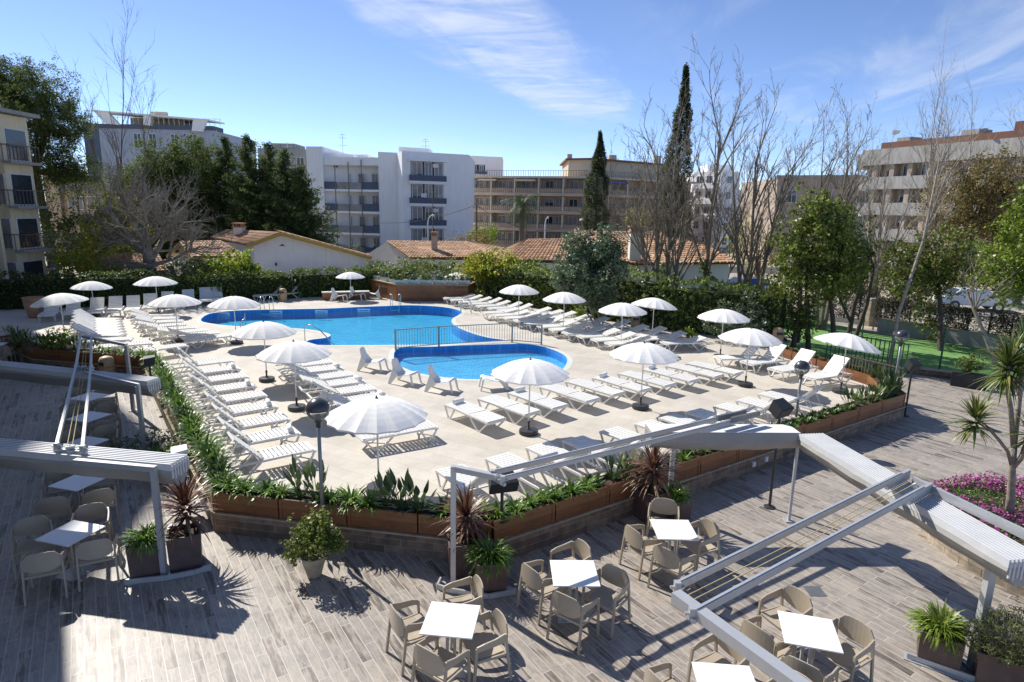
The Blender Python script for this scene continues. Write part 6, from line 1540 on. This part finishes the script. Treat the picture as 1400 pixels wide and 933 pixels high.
# --- white apartment block
t = thing('apartment_block','white apartment block with recessed blue-railed balconies in the centre distance','apartment block',(0,0,0))
fA_ = Fac((-27.2,84.5),(-22.6,84.2)); fB_ = Fac((-25.2,84.6),(-17.6,83.2)); fC_ = Fac((-14.2,81.2),(-6.1,85))
m = MB(); m.prism([(-27.2,84.5),(-25.0,84.2),(-24.6,96),(-27.2,96)],0,13.5); m.prism([(-25.0,84.9),(-21.3,85.5),(-21.3,96),(-24.6,96)],0,12.7); m.prism([(-25.1,86.0),(-17.6,85.0),(-17.6,97),(-25,97)],0,11.4)
m.prism([(-17.6,83.2),(-15.3,83.9),(-14.2,81.2),(-6.1,85),(-6.1,97),(-17.6,97)],0,12.9)
m.prism([(-24.6,88),(-20,88),(-20,94),(-24.6,94)],11.4,12.9); m.prism([(-15.2,84.6),(-11.5,86.2),(-11.5,90),(-15.2,90)],12.9,13.7)
fB_.box(m,0,7.75,11.2,12.2,-1.8,.05)
m.build('wall',M['w_white'],t)
for k in range(4):
    z = 10.2-2.78*k-.02
    fbox(fB_,'balcony_slab','w_white',t,(-.1,7.75,z-2.0-.28,z-2.0,-1.9,.15))
    fbox(fB_,'balcony_parapet','w_darkband',t,(-.12,1.9,z-2.0,z-1.05,.02,.12)); fbox(fB_,'balcony_parapet','w_darkband',t,(5.4,7.7,z-2.0,z-1.05,.02,.12))
    fbox(fB_,'balcony_parapet','curtain',t,(1.95,5.35,z-2.0,z-1.1,.02,.1))
    for (u0,u1) in ((.5,1.6),(2.3,3.3),(4.3,5.2),(6.2,7.1)): win(fB_,t,u0,u1,z-1.95,z+.1,-1.42,'white_metal','glass_dark',.0 if u0<1 else .5)
fbox(fB_,'downpipes','alu_dark',t,(1.75,1.85,0,11.2,.12,.2),(3.6,3.7,0,11.6,.12,.2),(5.4,5.5,0,11.9,.12,.2))
win(fA_,t,3.3,4.0,10.9,12.2,-.62)
for k in range(4):
    z = 11.6-2.78*k
    fbox(fC_,'recess_shade_panel','dark_plastic',t,(1.1,5.4,z-1.9,z+.15,-.02,.02))  # flat dark panel; its colour stands in for the shade of a recess
    fbox(fC_,'balcony_parapet','w_darkband',t,(.9,5.7,z-2.25,z-1.55,.02,.5)); fbox(fC_,'balcony_slab','w_white',t,(.8,5.8,z-2.5,z-2.26,.02,.6)); fbox(fC_,'lintel','w_white',t,(.8,5.8,z+.15,z+.35,.02,.55))
    for (u0,u1,s_) in ((1.2,2.6,.7),(2.9,3.9,.3),(4.2,5.3,.5)): win(fC_,t,u0,u1,z-1.9,z+.1,.03,'white_metal','glass_dark',s_)
for k in range(4):
    z = 11.6-2.78*k; fbox(fC_,'air_conditioner','white_metal',t,(2.35,3.05,z-1.5,z-1.0,.05,.35)) if k%2 else fbox(fC_,'air_conditioner','white_metal',t,(3.95,4.6,z-.55,z-.1,.05,.35))
t = thing('apartment_block','far white block behind the right end of the white apartment block','apartment block',(0,0,0)); pD = P(641,213,124); qD = P(687,216,126); fD = Fac((pD.x,124),(qD.x,126)); hD = pD.z
m = MB(); m.prism([(pD.x-3,124),(pD.x,124),(qD.x,126),(qD.x,136),(pD.x-3,136)],0,hD); m.build('wall',M['w_white'],t)
for k in range(4):
    z = hD-1.6-2.8*k; fbox(fD,'recess_shade_panel','dark_plastic',t,(.4,3.2,z-1.3,z,-.02,.03)); fbox(fD,'balcony_parapet','w_darkband',t,(.2,3.5,z-1.7,z-1.2,.03,.35)); win(fD,t,.6,1.5,z-1.2,z-.1,.04); win(fD,t,2.0,2.9,z-1.2,z-.1,.04)  # dark panel flush with the wall, recess shade put into its colour
def antenna(px,pyb,pyt,y,label):
    b = P(px,pyb,y); z = P(px,pyt,y).z; t = thing('tv_antenna',label,'antenna',(b.x,y,b.z)); MB().tube([(0,0,-.5),(0,0,z-b.z)],.035,5).build('mast',M['steel'],t); m=MB()
    for k,w in ((.95,.35),(.8,.5),(.45,.6)): m.bar((-w,0,(z-b.z)*k),(w,0,(z-b.z)*k),.04,.04)
    m.build('elements',M['steel'],t)
antenna(469,212,183,86,'TV antenna on the left part of the white block'); antenna(582,208,190,88,'TV antenna on the right part of the white block'); antenna(393,205,195,99,'TV antenna on the low grey building')
# --- grey building left of it
t = thing('apartment_block','low grey building behind the conifers','apartment block',(0,0,0)); a=P(352,203,100); b_=P(421,206,100)
m=MB(); m.prism([(a.x,100),(b_.x,100),(b_.x,110),(a.x,110)],0,a.z); c_=P(385,198,101); m.prism([(c_.x-1.6,101),(c_.x+2,101),(c_.x+2,106),(c_.x-1.6,106)],a.z,c_.z+.2); m.build('wall',M['w_grey'],t)
fE_=Fac((a.x,100),(b_.x,100))
for k in range(3): win(fE_,t,1.5+2.2*k,2.7+2.2*k,a.z-2.6,a.z-1.2,.0)
# --- far left grey block with slanted canopy roof
t = thing('apartment_block','tall blue-grey block with a slanted open canopy on its roof at left','apartment block',(0,0,0)); a=P(113,169,95); b_=P(292,181,95)
m=MB(); m.prism([(a.x,95),(b_.x,95),(b_.x,110),(a.x,110)],0,a.z-.6); m.build('wall',M['w_blue'],t)
f=Fac((a.x,95),(b_.x,95)); L=f.L
fbox(f,'cornice','w_darkband',t,(-.1,L+.1,a.z-.6,a.z,-3,.15)); fbox(f,'end_panel','w_darkband',t,(-.02,2.2,a.z-7,a.z-.62,-.2,.06))
for u0 in (7.2,9.4,12.6,15.3): win(f,t,u0,u0+1.1,a.z-3.3,a.z-1.2,0)
for u0 in (4.2,7.2,10.4,13.6): win(f,t,u0,u0+1.1,a.z-6.4,a.z-4.4,0)
c0=P(125,150,94); c1=P(284,163,94); m=MB()
m.box(0,1,0,1,0,1) if False else None
m.add([(c0.x,94.2,c0.z),(c1.x,94.2,c1.z),(c1.x+.6,98,c1.z),(c0.x,98,c0.z),(c0.x,94.2,c0.z-.2),(c1.x,94.2,c1.z-.2),(c1.x+.6,98,c1.z-.2),(c0.x,98,c0.z-.2)],[(0,1,2,3),(7,6,5,4),(0,4,5,1),(1,5,6,2),(2,6,7,3),(3,7,4,0)]); m.build('canopy_roof',M['w_white'],t)
for q4 in (((127,151.5),(147,153),(163,171),(144,169)),((264,162),(283,163.5),(276,180),(262,179)),((196,157),(206,158),(206,172),(196,171))):
    m=MB(); pp=[P(*q_,94.4) for q_ in q4]; m.add([tuple(p_) for p_ in pp]+[(p_.x,p_.y+.5,p_.z) for p_ in pp],[(0,3,2,1),(4,5,6,7),(0,1,5,4),(1,2,6,5),(2,3,7,6),(3,0,4,7)]); m.build('slanted_wall',M['w_white'],t)
fbox(f,'penthouse','w_cream',t,(5.2,L-2.6,a.z,a.z+1.3,-3.4,-3.0),(8.4,10.6,a.z,a.z+2.2,-3.6,-2.9)); fbox(f,'penthouse_window','glass_dark',t,(L-5.5,L-4.6,a.z+.3,a.z+1.1,-3.0,-2.95))
m=MB(); f.box(m,-.1,L+1.2,a.z+.95,a.z+1.0,.0,.05)
for k in range(28): f.box(m,(L+1)*k/27,(L+1)*k/27+.05,a.z,a.z+.95,.0,.05)
m.build('roof_railing',M['white_metal'],t)
# --- brown apartment block
t = thing('apartment_block','brown apartment block with long railed balconies behind the cypresses','apartment block',(0,0,0))
A_=P(641,246,105); B_=P(806,236,99); C_=P(952,262,108)
f1=Fac((A_.x,105),(B_.x,99)); f2=Fac((B_.x,99),(C_.x,110)); zr=A_.z
zr1=(A_.z+B_.z)/2
m=MB(); m.prism([(A_.x,106.5),(B_.x,100.7),(C_.x,111.5),(C_.x,122),(A_.x,122)],0,zr1-.2); m.build('wall',M['w_brown'],t)
pent=P(783,216,104); m=MB(); q=[(P(776,230,106).x,104.5),(P(805,230,103).x,102.5),(P(930,235,112).x,114),(P(930,235,112).x,118),(P(776,230,106).x,118)]; m.prism(q,zr1-.2,pent.z-.35); m.build('penthouse',M['w_cream'],t)
m=MB(); m.prism([(p_[0]+(-.5 if i in(0,4) else .5),p_[1]+(-.6 if i<3 else .3)) for i,p_ in enumerate(q)],pent.z-.35,pent.z-.1); m.build('penthouse_roof',M['w_red'],t)
for px_,w_ in ((779,.8),(838,1.2),(900,1.0)): c=P(px_,214,108); o=MB().box(c.x-w_/2,c.x+w_/2,108,109.5,pent.z-.3,pent.z+.9).build('roof_chimney',M['w_cream'],t)
for f,nb,nm in ((f1,5,1),(f2,6,2)):
    L=f.L
    fbox(f,'roof_edge','w_cream',t,(-.3,L+.3,zr1-.3,zr1,-3,.5)); m=MB(); f.box(m,0,L,zr1+.85,zr1+.9,.2,.25)
    for k in range(int(L*2.5)): f.box(m,L*k/int(L*2.5),L*k/int(L*2.5)+.05,zr1,zr1+.85,.2,.25)
    m.build('roof_railing',M['iron'],t)
    for lv in range(4):
        z=zr1-2.75*(lv+1)
        fbox(f,'balcony_slab','w_tan',t,(-.2,L+.2,z-.25,z+.2,-2.1,.35))
        m=MB(); f.box(m,0,L,z+.98,z+1.06,.22,.32)
        for k in range(int(L*3)): u=L*k/int(L*3); f.box(m,u,u+.06,z+.12,z+.98,.25,.29)
        m.build('balcony_railing',M['iron'],t)
        fbox(f,'balcony_glass','w_tan',t,(0.1,L-.1,z+.2,z+.9,.2,.215))
        for b in range(nb):
            u0=L*b/nb; fbox(f,'divider','w_cream',t,(u0-.12,u0+.12,z+.12,z+2.4,-1.5,.38)); win(f,t,u0+.6,u0+L/nb*.52,z+.13,z+2.15,-1.45,'white_metal','glass_dark',rnd.choice((0,.3,.6,1))); win(f,t,u0+L/nb*.6,u0+L/nb*.92,z+.13,z+2.15,-1.45,'white_metal','curtain')
fbox(f2,'sun_blind','blue_tarp',t,(1.2,6.8,zr1-.95,zr1-.6,.4,1.2)); fbox(f1,'sun_blind','w_cream',t,(8.2,11.4,zr1-.8,zr1-.5,.4,1.0),(2,5,zr1-.75,zr1-.5,.4,1.0))
# --- pale blue block far right of centre
t = thing('apartment_block','pale blue-grey tower seen between the bare trees','apartment block',(0,0,0)); a=P(948,236,120); b_=P(1012,240,116); c_=P(1060,262,122)
m=MB(); m.prism([(a.x,120),(b_.x-4,114),(b_.x,116),(b_.x,130),(a.x,130)],0,a.z); m.prism([(b_.x,116),(c_.x,122),(c_.x,132),(b_.x,130)],0,c_.z); q=P(985,232,118); m.prism([(q.x-2,119),(q.x+2.5,119),(q.x+2.5,124),(q.x-2,124)],a.z,q.z+.9); m.build('wall',M['w_white'],t)
f=Fac((a.x,120),(b_.x-4,114)); 
for k in range(5):
    fbox(f,'balcony_parapet','w_white',t,(.5,f.L-.6,a.z-2.7*(k+1)-.3,a.z-2.7*(k+1)+.5,.02,.5)); win(f,t,1,2.4,a.z-2.7*(k+1)+.6,a.z-2.7*k-.7,.0); win(f,t,3.4,4.8,a.z-2.7*(k+1)+.6,a.z-2.7*k-.7,.0)
f=Fac((b_.x-4,114),(b_.x,116)); 
for k in range(5): win(f,t,1.4,2.6,a.z-2.7*(k+1)+.6,a.z-2.7*k-.8,.0)
f=Fac((b_.x,116),(c_.x,122))
for k in range(4): win(f,t,1.5,3,c_.z-2.7*(k+1)+.8,c_.z-2.7*k-.8,.0); win(f,t,4.5,6,c_.z-2.7*(k+1)+.8,c_.z-2.7*k-.8,.0)
# --- brownish lower block and grey block at right
t = thing('apartment_block','lower taupe block left of the grey concrete block','apartment block',(0,0,0)); a=P(1064,240,78); b_=P(1180,246,74)
m=MB(); m.prism([(a.x,78),(b_.x,74),(b_.x,90),(a.x,90)],0,a.z-.4); m.build('wall',M['w_tan'],t); f=Fac((a.x,78),(b_.x,74)); fbox(f,'cornice','w_grey',t,(-.1,f.L,a.z-.4,a.z,-3,.15))
for k in range(3):
    for u in (1.2,6.0,8.6): win(f,t,u,u+1.1,a.z-3.2-2.9*k,a.z-1.7-2.9*k,0,'white_metal','glass_dark',.4)
t = thing('apartment_block','grey concrete block with long window bands and a red roof storey at right','apartment block',(0,0,0))
a=P(1181,198,73); b_=P(1440,191,56); f=Fac((a.x,73),(b_.x,56)); L=f.L; zt=(a.z+b_.z)/2-.1
q=f.P+f.d*L; bk=-f.n*14
m=MB(); m.prism([tuple(f.P-f.n*1.2),tuple(q-f.n*1.2),tuple(q+bk),tuple(f.P+bk)],0,zt-.3); m.build('wall',M['w_tan'],t)
for k in range(5):
    z=zt-2.75*k; fbox(f,'concrete_band','w_grey',t,(0,L,z-1.65,z,-1.3,0.0)) if k==0 else fbox(f,'concrete_band','w_grey',t,(0,L,z-1.5,z-.2,-1.3,0.0))
    zz=z-1.65 if k==0 else z-1.5; zn=zt-2.75*(k+1)-.2
    nb=9
    for b in range(nb):
        u0=L*b/nb+.2; win(f,t,u0,u0+L/nb*.5,zn+.02,zz-.02,-1.15,'white_metal',rnd.choice(('glass_dark','curtain')),rnd.choice((0,0,.5))); fbox(f,'divider','w_tan',t,(u0+L/nb*.55,u0+L/nb*.8,zn,zz,-1.25,-.25))
fbox(f,'roof_storey','w_red',t,(1.4,L,zt,zt+.75,-8,-1.0)); fbox(f,'corner_band','w_grey',t,(-.9,-.0,zt-2.0,zt-.35,-6,-.4))
for (u,w_,h_,mt) in ((2.4,1.5,.5,'w_grey'),(9.2,1.7,.6,'w_grey'),(14,1.8,.9,'w_red')): fbox(f,'roof_unit',mt,t,(u,u+w_,zt+.75,zt+.75+h_,-4,-2))
c=P(1357,176,60); MB().tube([(c.x,61,zt+1),(c.x,61,c.z)],.16,8).tube([(c.x,61,c.z),(c.x,61,c.z+.12)],.26,8).build('flue',M['alu_dark'],t)
MB().lathe([(.0,0),(.35,.15),(.45,.4)],14,(P(1231,190,66).x,67,zt+1)).build('satellite_dish',M['white_plastic'],t)
# --- dark block behind the pine
t = thing('apartment_block','brown building with grey shutters glimpsed behind the pine','apartment block',(0,0,0)); a=P(58,238,66); b_=P(140,262,66)
m=MB(); m.prism([(a.x,66),(P(78,240,66).x,66),(P(78,240,66).x,74),(a.x,74)],0,a.z); m.prism([(P(78,250,66).x,66.5),(b_.x,66.5),(b_.x,76),(P(78,250,66).x,76)],0,b_.z); m.build('wall',M['w_tan'],t); f=Fac((P(78,250,66).x,66.4),(b_.x,66.4)); 
for k in range(3): win(f,t,.6+2*k,2.2+2*k,b_.z-1.9,b_.z-.5,.0,'white_metal','curtain',.5)
# --- yellow building near left
t = thing('yellow_building','yellow apartment building with dark balcony railings cut by the left edge','apartment block',(0,0,0))
X=-30.4; za=P(28,140,36.5).z
m=MB(); m.prism([(X-9,29.5),(X,29.5),(X,37.6),(X-9,37.6)],0,11.3); m.prism([(X-.2,37.6),(X-.2,36.2),(X+1.0,36.2),(X+1.0,36.4),(X+.2,36.4),(X+.2,37.6)],0,10.6); m.build('wall',M['w_yellow'],t)
m=MB(); m.box(X-9,X+.7,29.2,38.0,11.3,11.5); m.box(X-.3,X+1.5,36.6,39.9,10.95,11.15); m.build('roof',M['concrete'],t)
f=Fac((X,29.5),(X,37.6))  # faces +x : normal should be +x
sgn = 1 if f.n.x > 0 else -1
fy = Fac((X,29.5),(X,37.6))
m=MB(); m.box(X,X+1.0,37.2,39.4,0,10.9); o=m.build('balcony_tower',M['w_yellow'],t)
for k in range(4):
    z=9.2-2.55*k
    mm=MB(); mm.box(X+1.0,X+1.55,37.1,39.5,z-1.05,z-.9); mm.build('balcony_slab',M['concrete'],t)
    mm=MB(); mm.bar((X+1.5,37.12,z),(X+1.5,39.45,z),.05,.05); mm.bar((X+.2,37.12,z),(X+1.5,37.12,z),.05,.05)
    for j in range(9): mm.bar((X+1.5,37.15+.28*j,z-.9),(X+1.5,37.15+.28*j,z),.025,.025)
    for j in range(5): mm.bar((X+.25+.28*j,37.12,z-.9),(X+.25+.28*j,37.12,z),.025,.025)
    mm.build('balcony_railing',M['iron'],t)
    w_=MB(); w_.box(X+.1,X+.95,37.16,37.2,z-.85,z+.95); w_=w_.build('window',M['white_metal'],t); MB().box(X+.16,X+.89,37.14,37.165,z-.8,z+.9).build('pane',M['curtain'],w_)
    w_=MB(); w_.box(X+1.0,X+1.03,37.5,39.2,z-.85,z+.95); w_=w_.build('window',M['white_metal'],t); MB().box(X+1.025,X+1.045,37.58,39.1,z-.8,z+.9).build('pane',M['glass_dark'],w_)
    for (y0,y1) in ((30.3,32.6),(33.4,35.8)):
        w_=MB(); w_.box(X,X+.04,y0,y1,z-.9,z+.9); w_=w_.build('window',M['white_metal'],t); MB().box(X+.03,X+.055,y0+.1,y1-.1,z-.8,z+.8).build('pane',M['glass_dark'],w_)
    mm=MB(); mm.box(X,X+.25,29.5,37.0,z-1.35,z-1.2); mm.build('ledge',M['concrete'],t)
# --- two unseen blocks added outside the frame at left to shade the terrace
def shade_block(name, label, poly, h, face):
    t = thing(name, label, 'shade_block', (0,0,0)); m=MB(); m.prism(poly,0,h); m.build('wall',M['w_cream'],t)
    fw=Fac(*face); nl=int((h-1)/3.3); nb=int(fw.L/4.2)
    for lv in range(nl):
        for b in range(nb): win(fw,t,1.0+4.2*b,3.0+4.2*b,1.2+3.3*lv,3.1+3.3*lv,.0)
        fbox(fw,'ledge','concrete',t,(0,fw.L,.5+3.3*lv,.65+3.3*lv,.0,.12))
d_=Vector((-.592,.806)); n_=Vector((-.806,-.592)); p0=Vector((-13.7,13.2))-d_*10; p1=Vector((-13.7,13.2))+d_*18.5
shade_block('shade_wing','cream block added unseen beyond the left picture edge to shade the near terrace',[tuple(p0),tuple(p1),tuple(p1+n_*9),tuple(p0+n_*9)],15.6,(tuple(p1),tuple(p0)))
shade_block('shade_tower','tall cream block added unseen left of the yellow building to shade the terrace',[(-40.4,33),(-41.0,44),(-54,44),(-54,33)] if False else [(-36.6,33),(-38.6,44),(-52,44),(-52,33)],SHADE_TOWER_H,((-36.6,33),(-38.6,44)))

# ------------------------------------------------------------ street lamps, poles, wires
def street_lamp(px,pyb,pxt,pyt,y,label,flip=-1):
    b=P(px,pyb,y); tp_=P(pxt,pyt,y); t=thing('street_lamp',label,'street lamp',(b.x,y,0),0,'curved street lamps'); h=tp_.z; dx=tp_.x-b.x
    MB().tube([(0,0,0),(0,0,h-.9),(dx*.15,0,h-.35),(dx*.5,0,h-.05),(dx*.8,0,h)],[.09,.07,.06,.05,.045],8).build('pole',M['white_metal'],t,True)
    MB().tube([(dx*.7,0,h+.02),(dx*1.0,0,h+.02),(dx*1.35,0,h-.04)],[.06,.13,.07],8).build('lamp_head',M['white_plastic'],t,True)
street_lamp(381,316,374,289,62,'curved white street lamp in front of the dark conifers')
street_lamp(585,330,592,295,70,'curved street lamp in front of the white apartment block')
street_lamp(806,316,796,301,60,'curved street lamp left of the shorter cypress')
street_lamp(745,316,749,298,66,'small street lamp right of the palm')
def pole(px,pyb,pyt,y,label,r=.08):
    b=P(px,pyb,y); z=P(px,pyt,y).z; t=thing('utility_pole',label,'utility pole',(b.x,y,0)); MB().tube([(0,0,0),(0,0,z)],[r*1.2,r],8).build('pole',M['bark'],t); MB().bar((-.35,0,z-.25),(.35,0,z-.25),.06,.06).build('crossarm',M['bark'],t); return Vector((b.x,y,z))
u1=pole(651,335,280,60,'wooden pole left of the brown apartments'); u2=pole(592,330,262,72,'thin mast in front of the white apartment block',.04); u3=pole(719,320,303,58,'short utility pole beside the palm')
def wire(a,b,sag,label,r=.022):
    a=Vector(a); b=Vector(b); pts=[a.lerp(b,k/14)-Vector((0,0,sag*4*(k/14)*(1-k/14))) for k in range(15)]; o=MB().tube([p-a for p in pts],r,5).build('cable',M['dark_plastic']); o.location=a; tag(o,label,'cable',None)
wire(P(520,305,62),u1,.5,'black cable crossing in front of the white apartment block'); wire(u1,P(800,301,60),1.6,'sagging cable between the wooden pole and the street lamp'); wire(P(800,303,60),P(935,262,60),.6,'cable rising from the street lamp to the bare trees')

# ------------------------------------------------------------ sky, sun, camera
SUN_AZ = Vector((-.72,.694)); SUN_EL = R(43.0)
w = bpy.data.worlds.new('World'); sc.world = w; w.use_nodes = True; nt = w.node_tree
for n in list(nt.nodes): nt.nodes.remove(n)
out = nt.nodes.new('ShaderNodeOutputWorld'); bg = nt.nodes.new('ShaderNodeBackground'); sky = nt.nodes.new('ShaderNodeTexSky')
sky.sky_type = 'NISHITA'; sky.sun_disc = False; sky.sun_elevation = SUN_EL; sky.sun_rotation = math.atan2(SUN_AZ.x, SUN_AZ.y)
sky.air_density = SKY_AIR; sky.dust_density = SKY_DUST; sky.ozone_density = SKY_OZ; sky.altitude = 0
tc = nt.nodes.new('ShaderNodeTexCoord'); sp = nt.nodes.new('ShaderNodeSeparateXYZ'); nt.links.new(tc.outputs['Generated'], sp.inputs[0])
def mth(op,a,b=None,c=None,clamp=False):
    x = nt.nodes.new('ShaderNodeMath'); x.operation = op; x.use_clamp = clamp
    for i,v in enumerate((a,b,c)):
        if v is None: continue
        if isinstance(v,(int,float)): x.inputs[i].default_value = v
        else: nt.links.new(v, x.inputs[i])
    return x.outputs[0]
zc = mth('MAXIMUM', sp.outputs[2], .02); X = mth('DIVIDE', sp.outputs[0], zc); Y = mth('DIVIDE', sp.outputs[1], zc)
U = mth('ADD', mth('MULTIPLY', X, .29), mth('MULTIPLY', Y, .957)); V = mth('SUBTRACT', mth('MULTIPLY', X, .957), mth('MULTIPLY', Y, .29))
def nz(sx,sy,scale,detail,dist=0.0,off=0.0,rough=.6):
    cb = nt.nodes.new('ShaderNodeCombineXYZ'); nt.links.new(mth('MULTIPLY',U,sx), cb.inputs[0]); nt.links.new(mth('MULTIPLY',V,sy), cb.inputs[1]); cb.inputs[2].default_value = off
    x = nt.nodes.new('ShaderNodeTexNoise'); x.inputs['Scale'].default_value = scale; x.inputs['Detail'].default_value = detail; x.inputs['Distortion'].default_value = dist; x.inputs['Roughness'].default_value = rough
    nt.links.new(cb.outputs[0], x.inputs['Vector']); return x.outputs['Fac']
def sstep(v,a,b):
    x = nt.nodes.new('ShaderNodeMapRange'); x.interpolation_type = 'SMOOTHSTEP'; nt.links.new(v, x.inputs[0]); x.inputs[1].default_value = a; x.inputs[2].default_value = b; x.inputs[3].default_value = 0; x.inputs[4].default_value = 1; return x.outputs[0]
n1 = nz(.5,2.2,1.5,6,.4); n2 = nz(1.9,1.0,1.5,9,.5,3.1,.62)
vd = mth('ABSOLUTE', mth('ADD', mth('ADD', V, 1.32), mth('MULTIPLY', mth('SUBTRACT', n1, .5), .9)))
streak = mth('MULTIPLY', sstep(mth('SUBTRACT', .62, vd), 0, .42), sstep(mth('SUBTRACT', 8.4, U), 0, 2.2))
streak = mth('MULTIPLY', streak, sstep(n2, .22, .80))
veil = mth('MULTIPLY', mth('MULTIPLY', sstep(nz(.55,1.6,.8,7,.8,7.7), .46, .78), sstep(V,-.9,.6)), .42)
low = mth('MULTIPLY', mth('MULTIPLY', sstep(nz(.35,.9,.9,6,.3,12.), .5, .8), sstep(U, 5, 12)), .35)
fac = mth('MINIMUM', mth('ADD', mth('ADD', mth('MULTIPLY', streak, .80), veil), low), .9)
mx = nt.nodes.new('ShaderNodeMixRGB'); nt.links.new(fac, mx.inputs[0]); nt.links.new(sky.outputs[0], mx.inputs[1]); mx.inputs[2].default_value = CLOUD
tn = nt.nodes.new('ShaderNodeMixRGB'); tn.blend_type = 'MULTIPLY'; tn.inputs[0].default_value = 1; tn.inputs[2].default_value = SKY_TINT; nt.links.new(sky.outputs[0], tn.inputs[1]); nt.links.new(tn.outputs[0], mx.inputs[1])
nt.links.new(mx.outputs[0], bg.inputs[0]); bg.inputs[1].default_value = SKY_STR; nt.links.new(bg.outputs[0], out.inputs[0])
L_ = bpy.data.lights.new('sun','SUN'); L_.energy = SUN_STR; L_.angle = R(.53); L_.color = (1,.955,.88)
so = bpy.data.objects.new('sun', L_); col.objects.link(so)
dv = Vector((SUN_AZ.x*math.cos(SUN_EL), SUN_AZ.y*math.cos(SUN_EL), math.sin(SUN_EL))).normalized(); so.rotation_euler = dv.to_track_quat('Z','Y').to_euler(); so.location = dv*60
cd = bpy.data.cameras.new('camera'); cam = bpy.data.objects.new('camera', cd); col.objects.link(cam); sc.camera = cam
cd.sensor_width = 36; cd.lens = F/1400*36; cd.clip_end = 4000; cd.clip_start = .1
cam.matrix_world = Matrix.Translation((0,0,HC)) @ Matrix.Rotation(R(90)-PITCH, 4, 'X') @ Matrix.Rotation(-ROLL if False else CAMROLL, 4, 'Z')
sc.view_settings.view_transform = 'Standard'; sc.view_settings.look = 'None'; sc.view_settings.exposure = EXPO; sc.view_settings.gamma = 1
sc.cycles.max_bounces = 6; sc.cycles.transparent_max_bounces = 12; sc.cycles.diffuse_bounces = 3; sc.cycles.glossy_bounces = 3
sc.cycles.caustics_reflective = False; sc.cycles.caustics_refractive = False; sc.cycles.sample_clamp_indirect = 4
sc.cycles.use_denoising = True
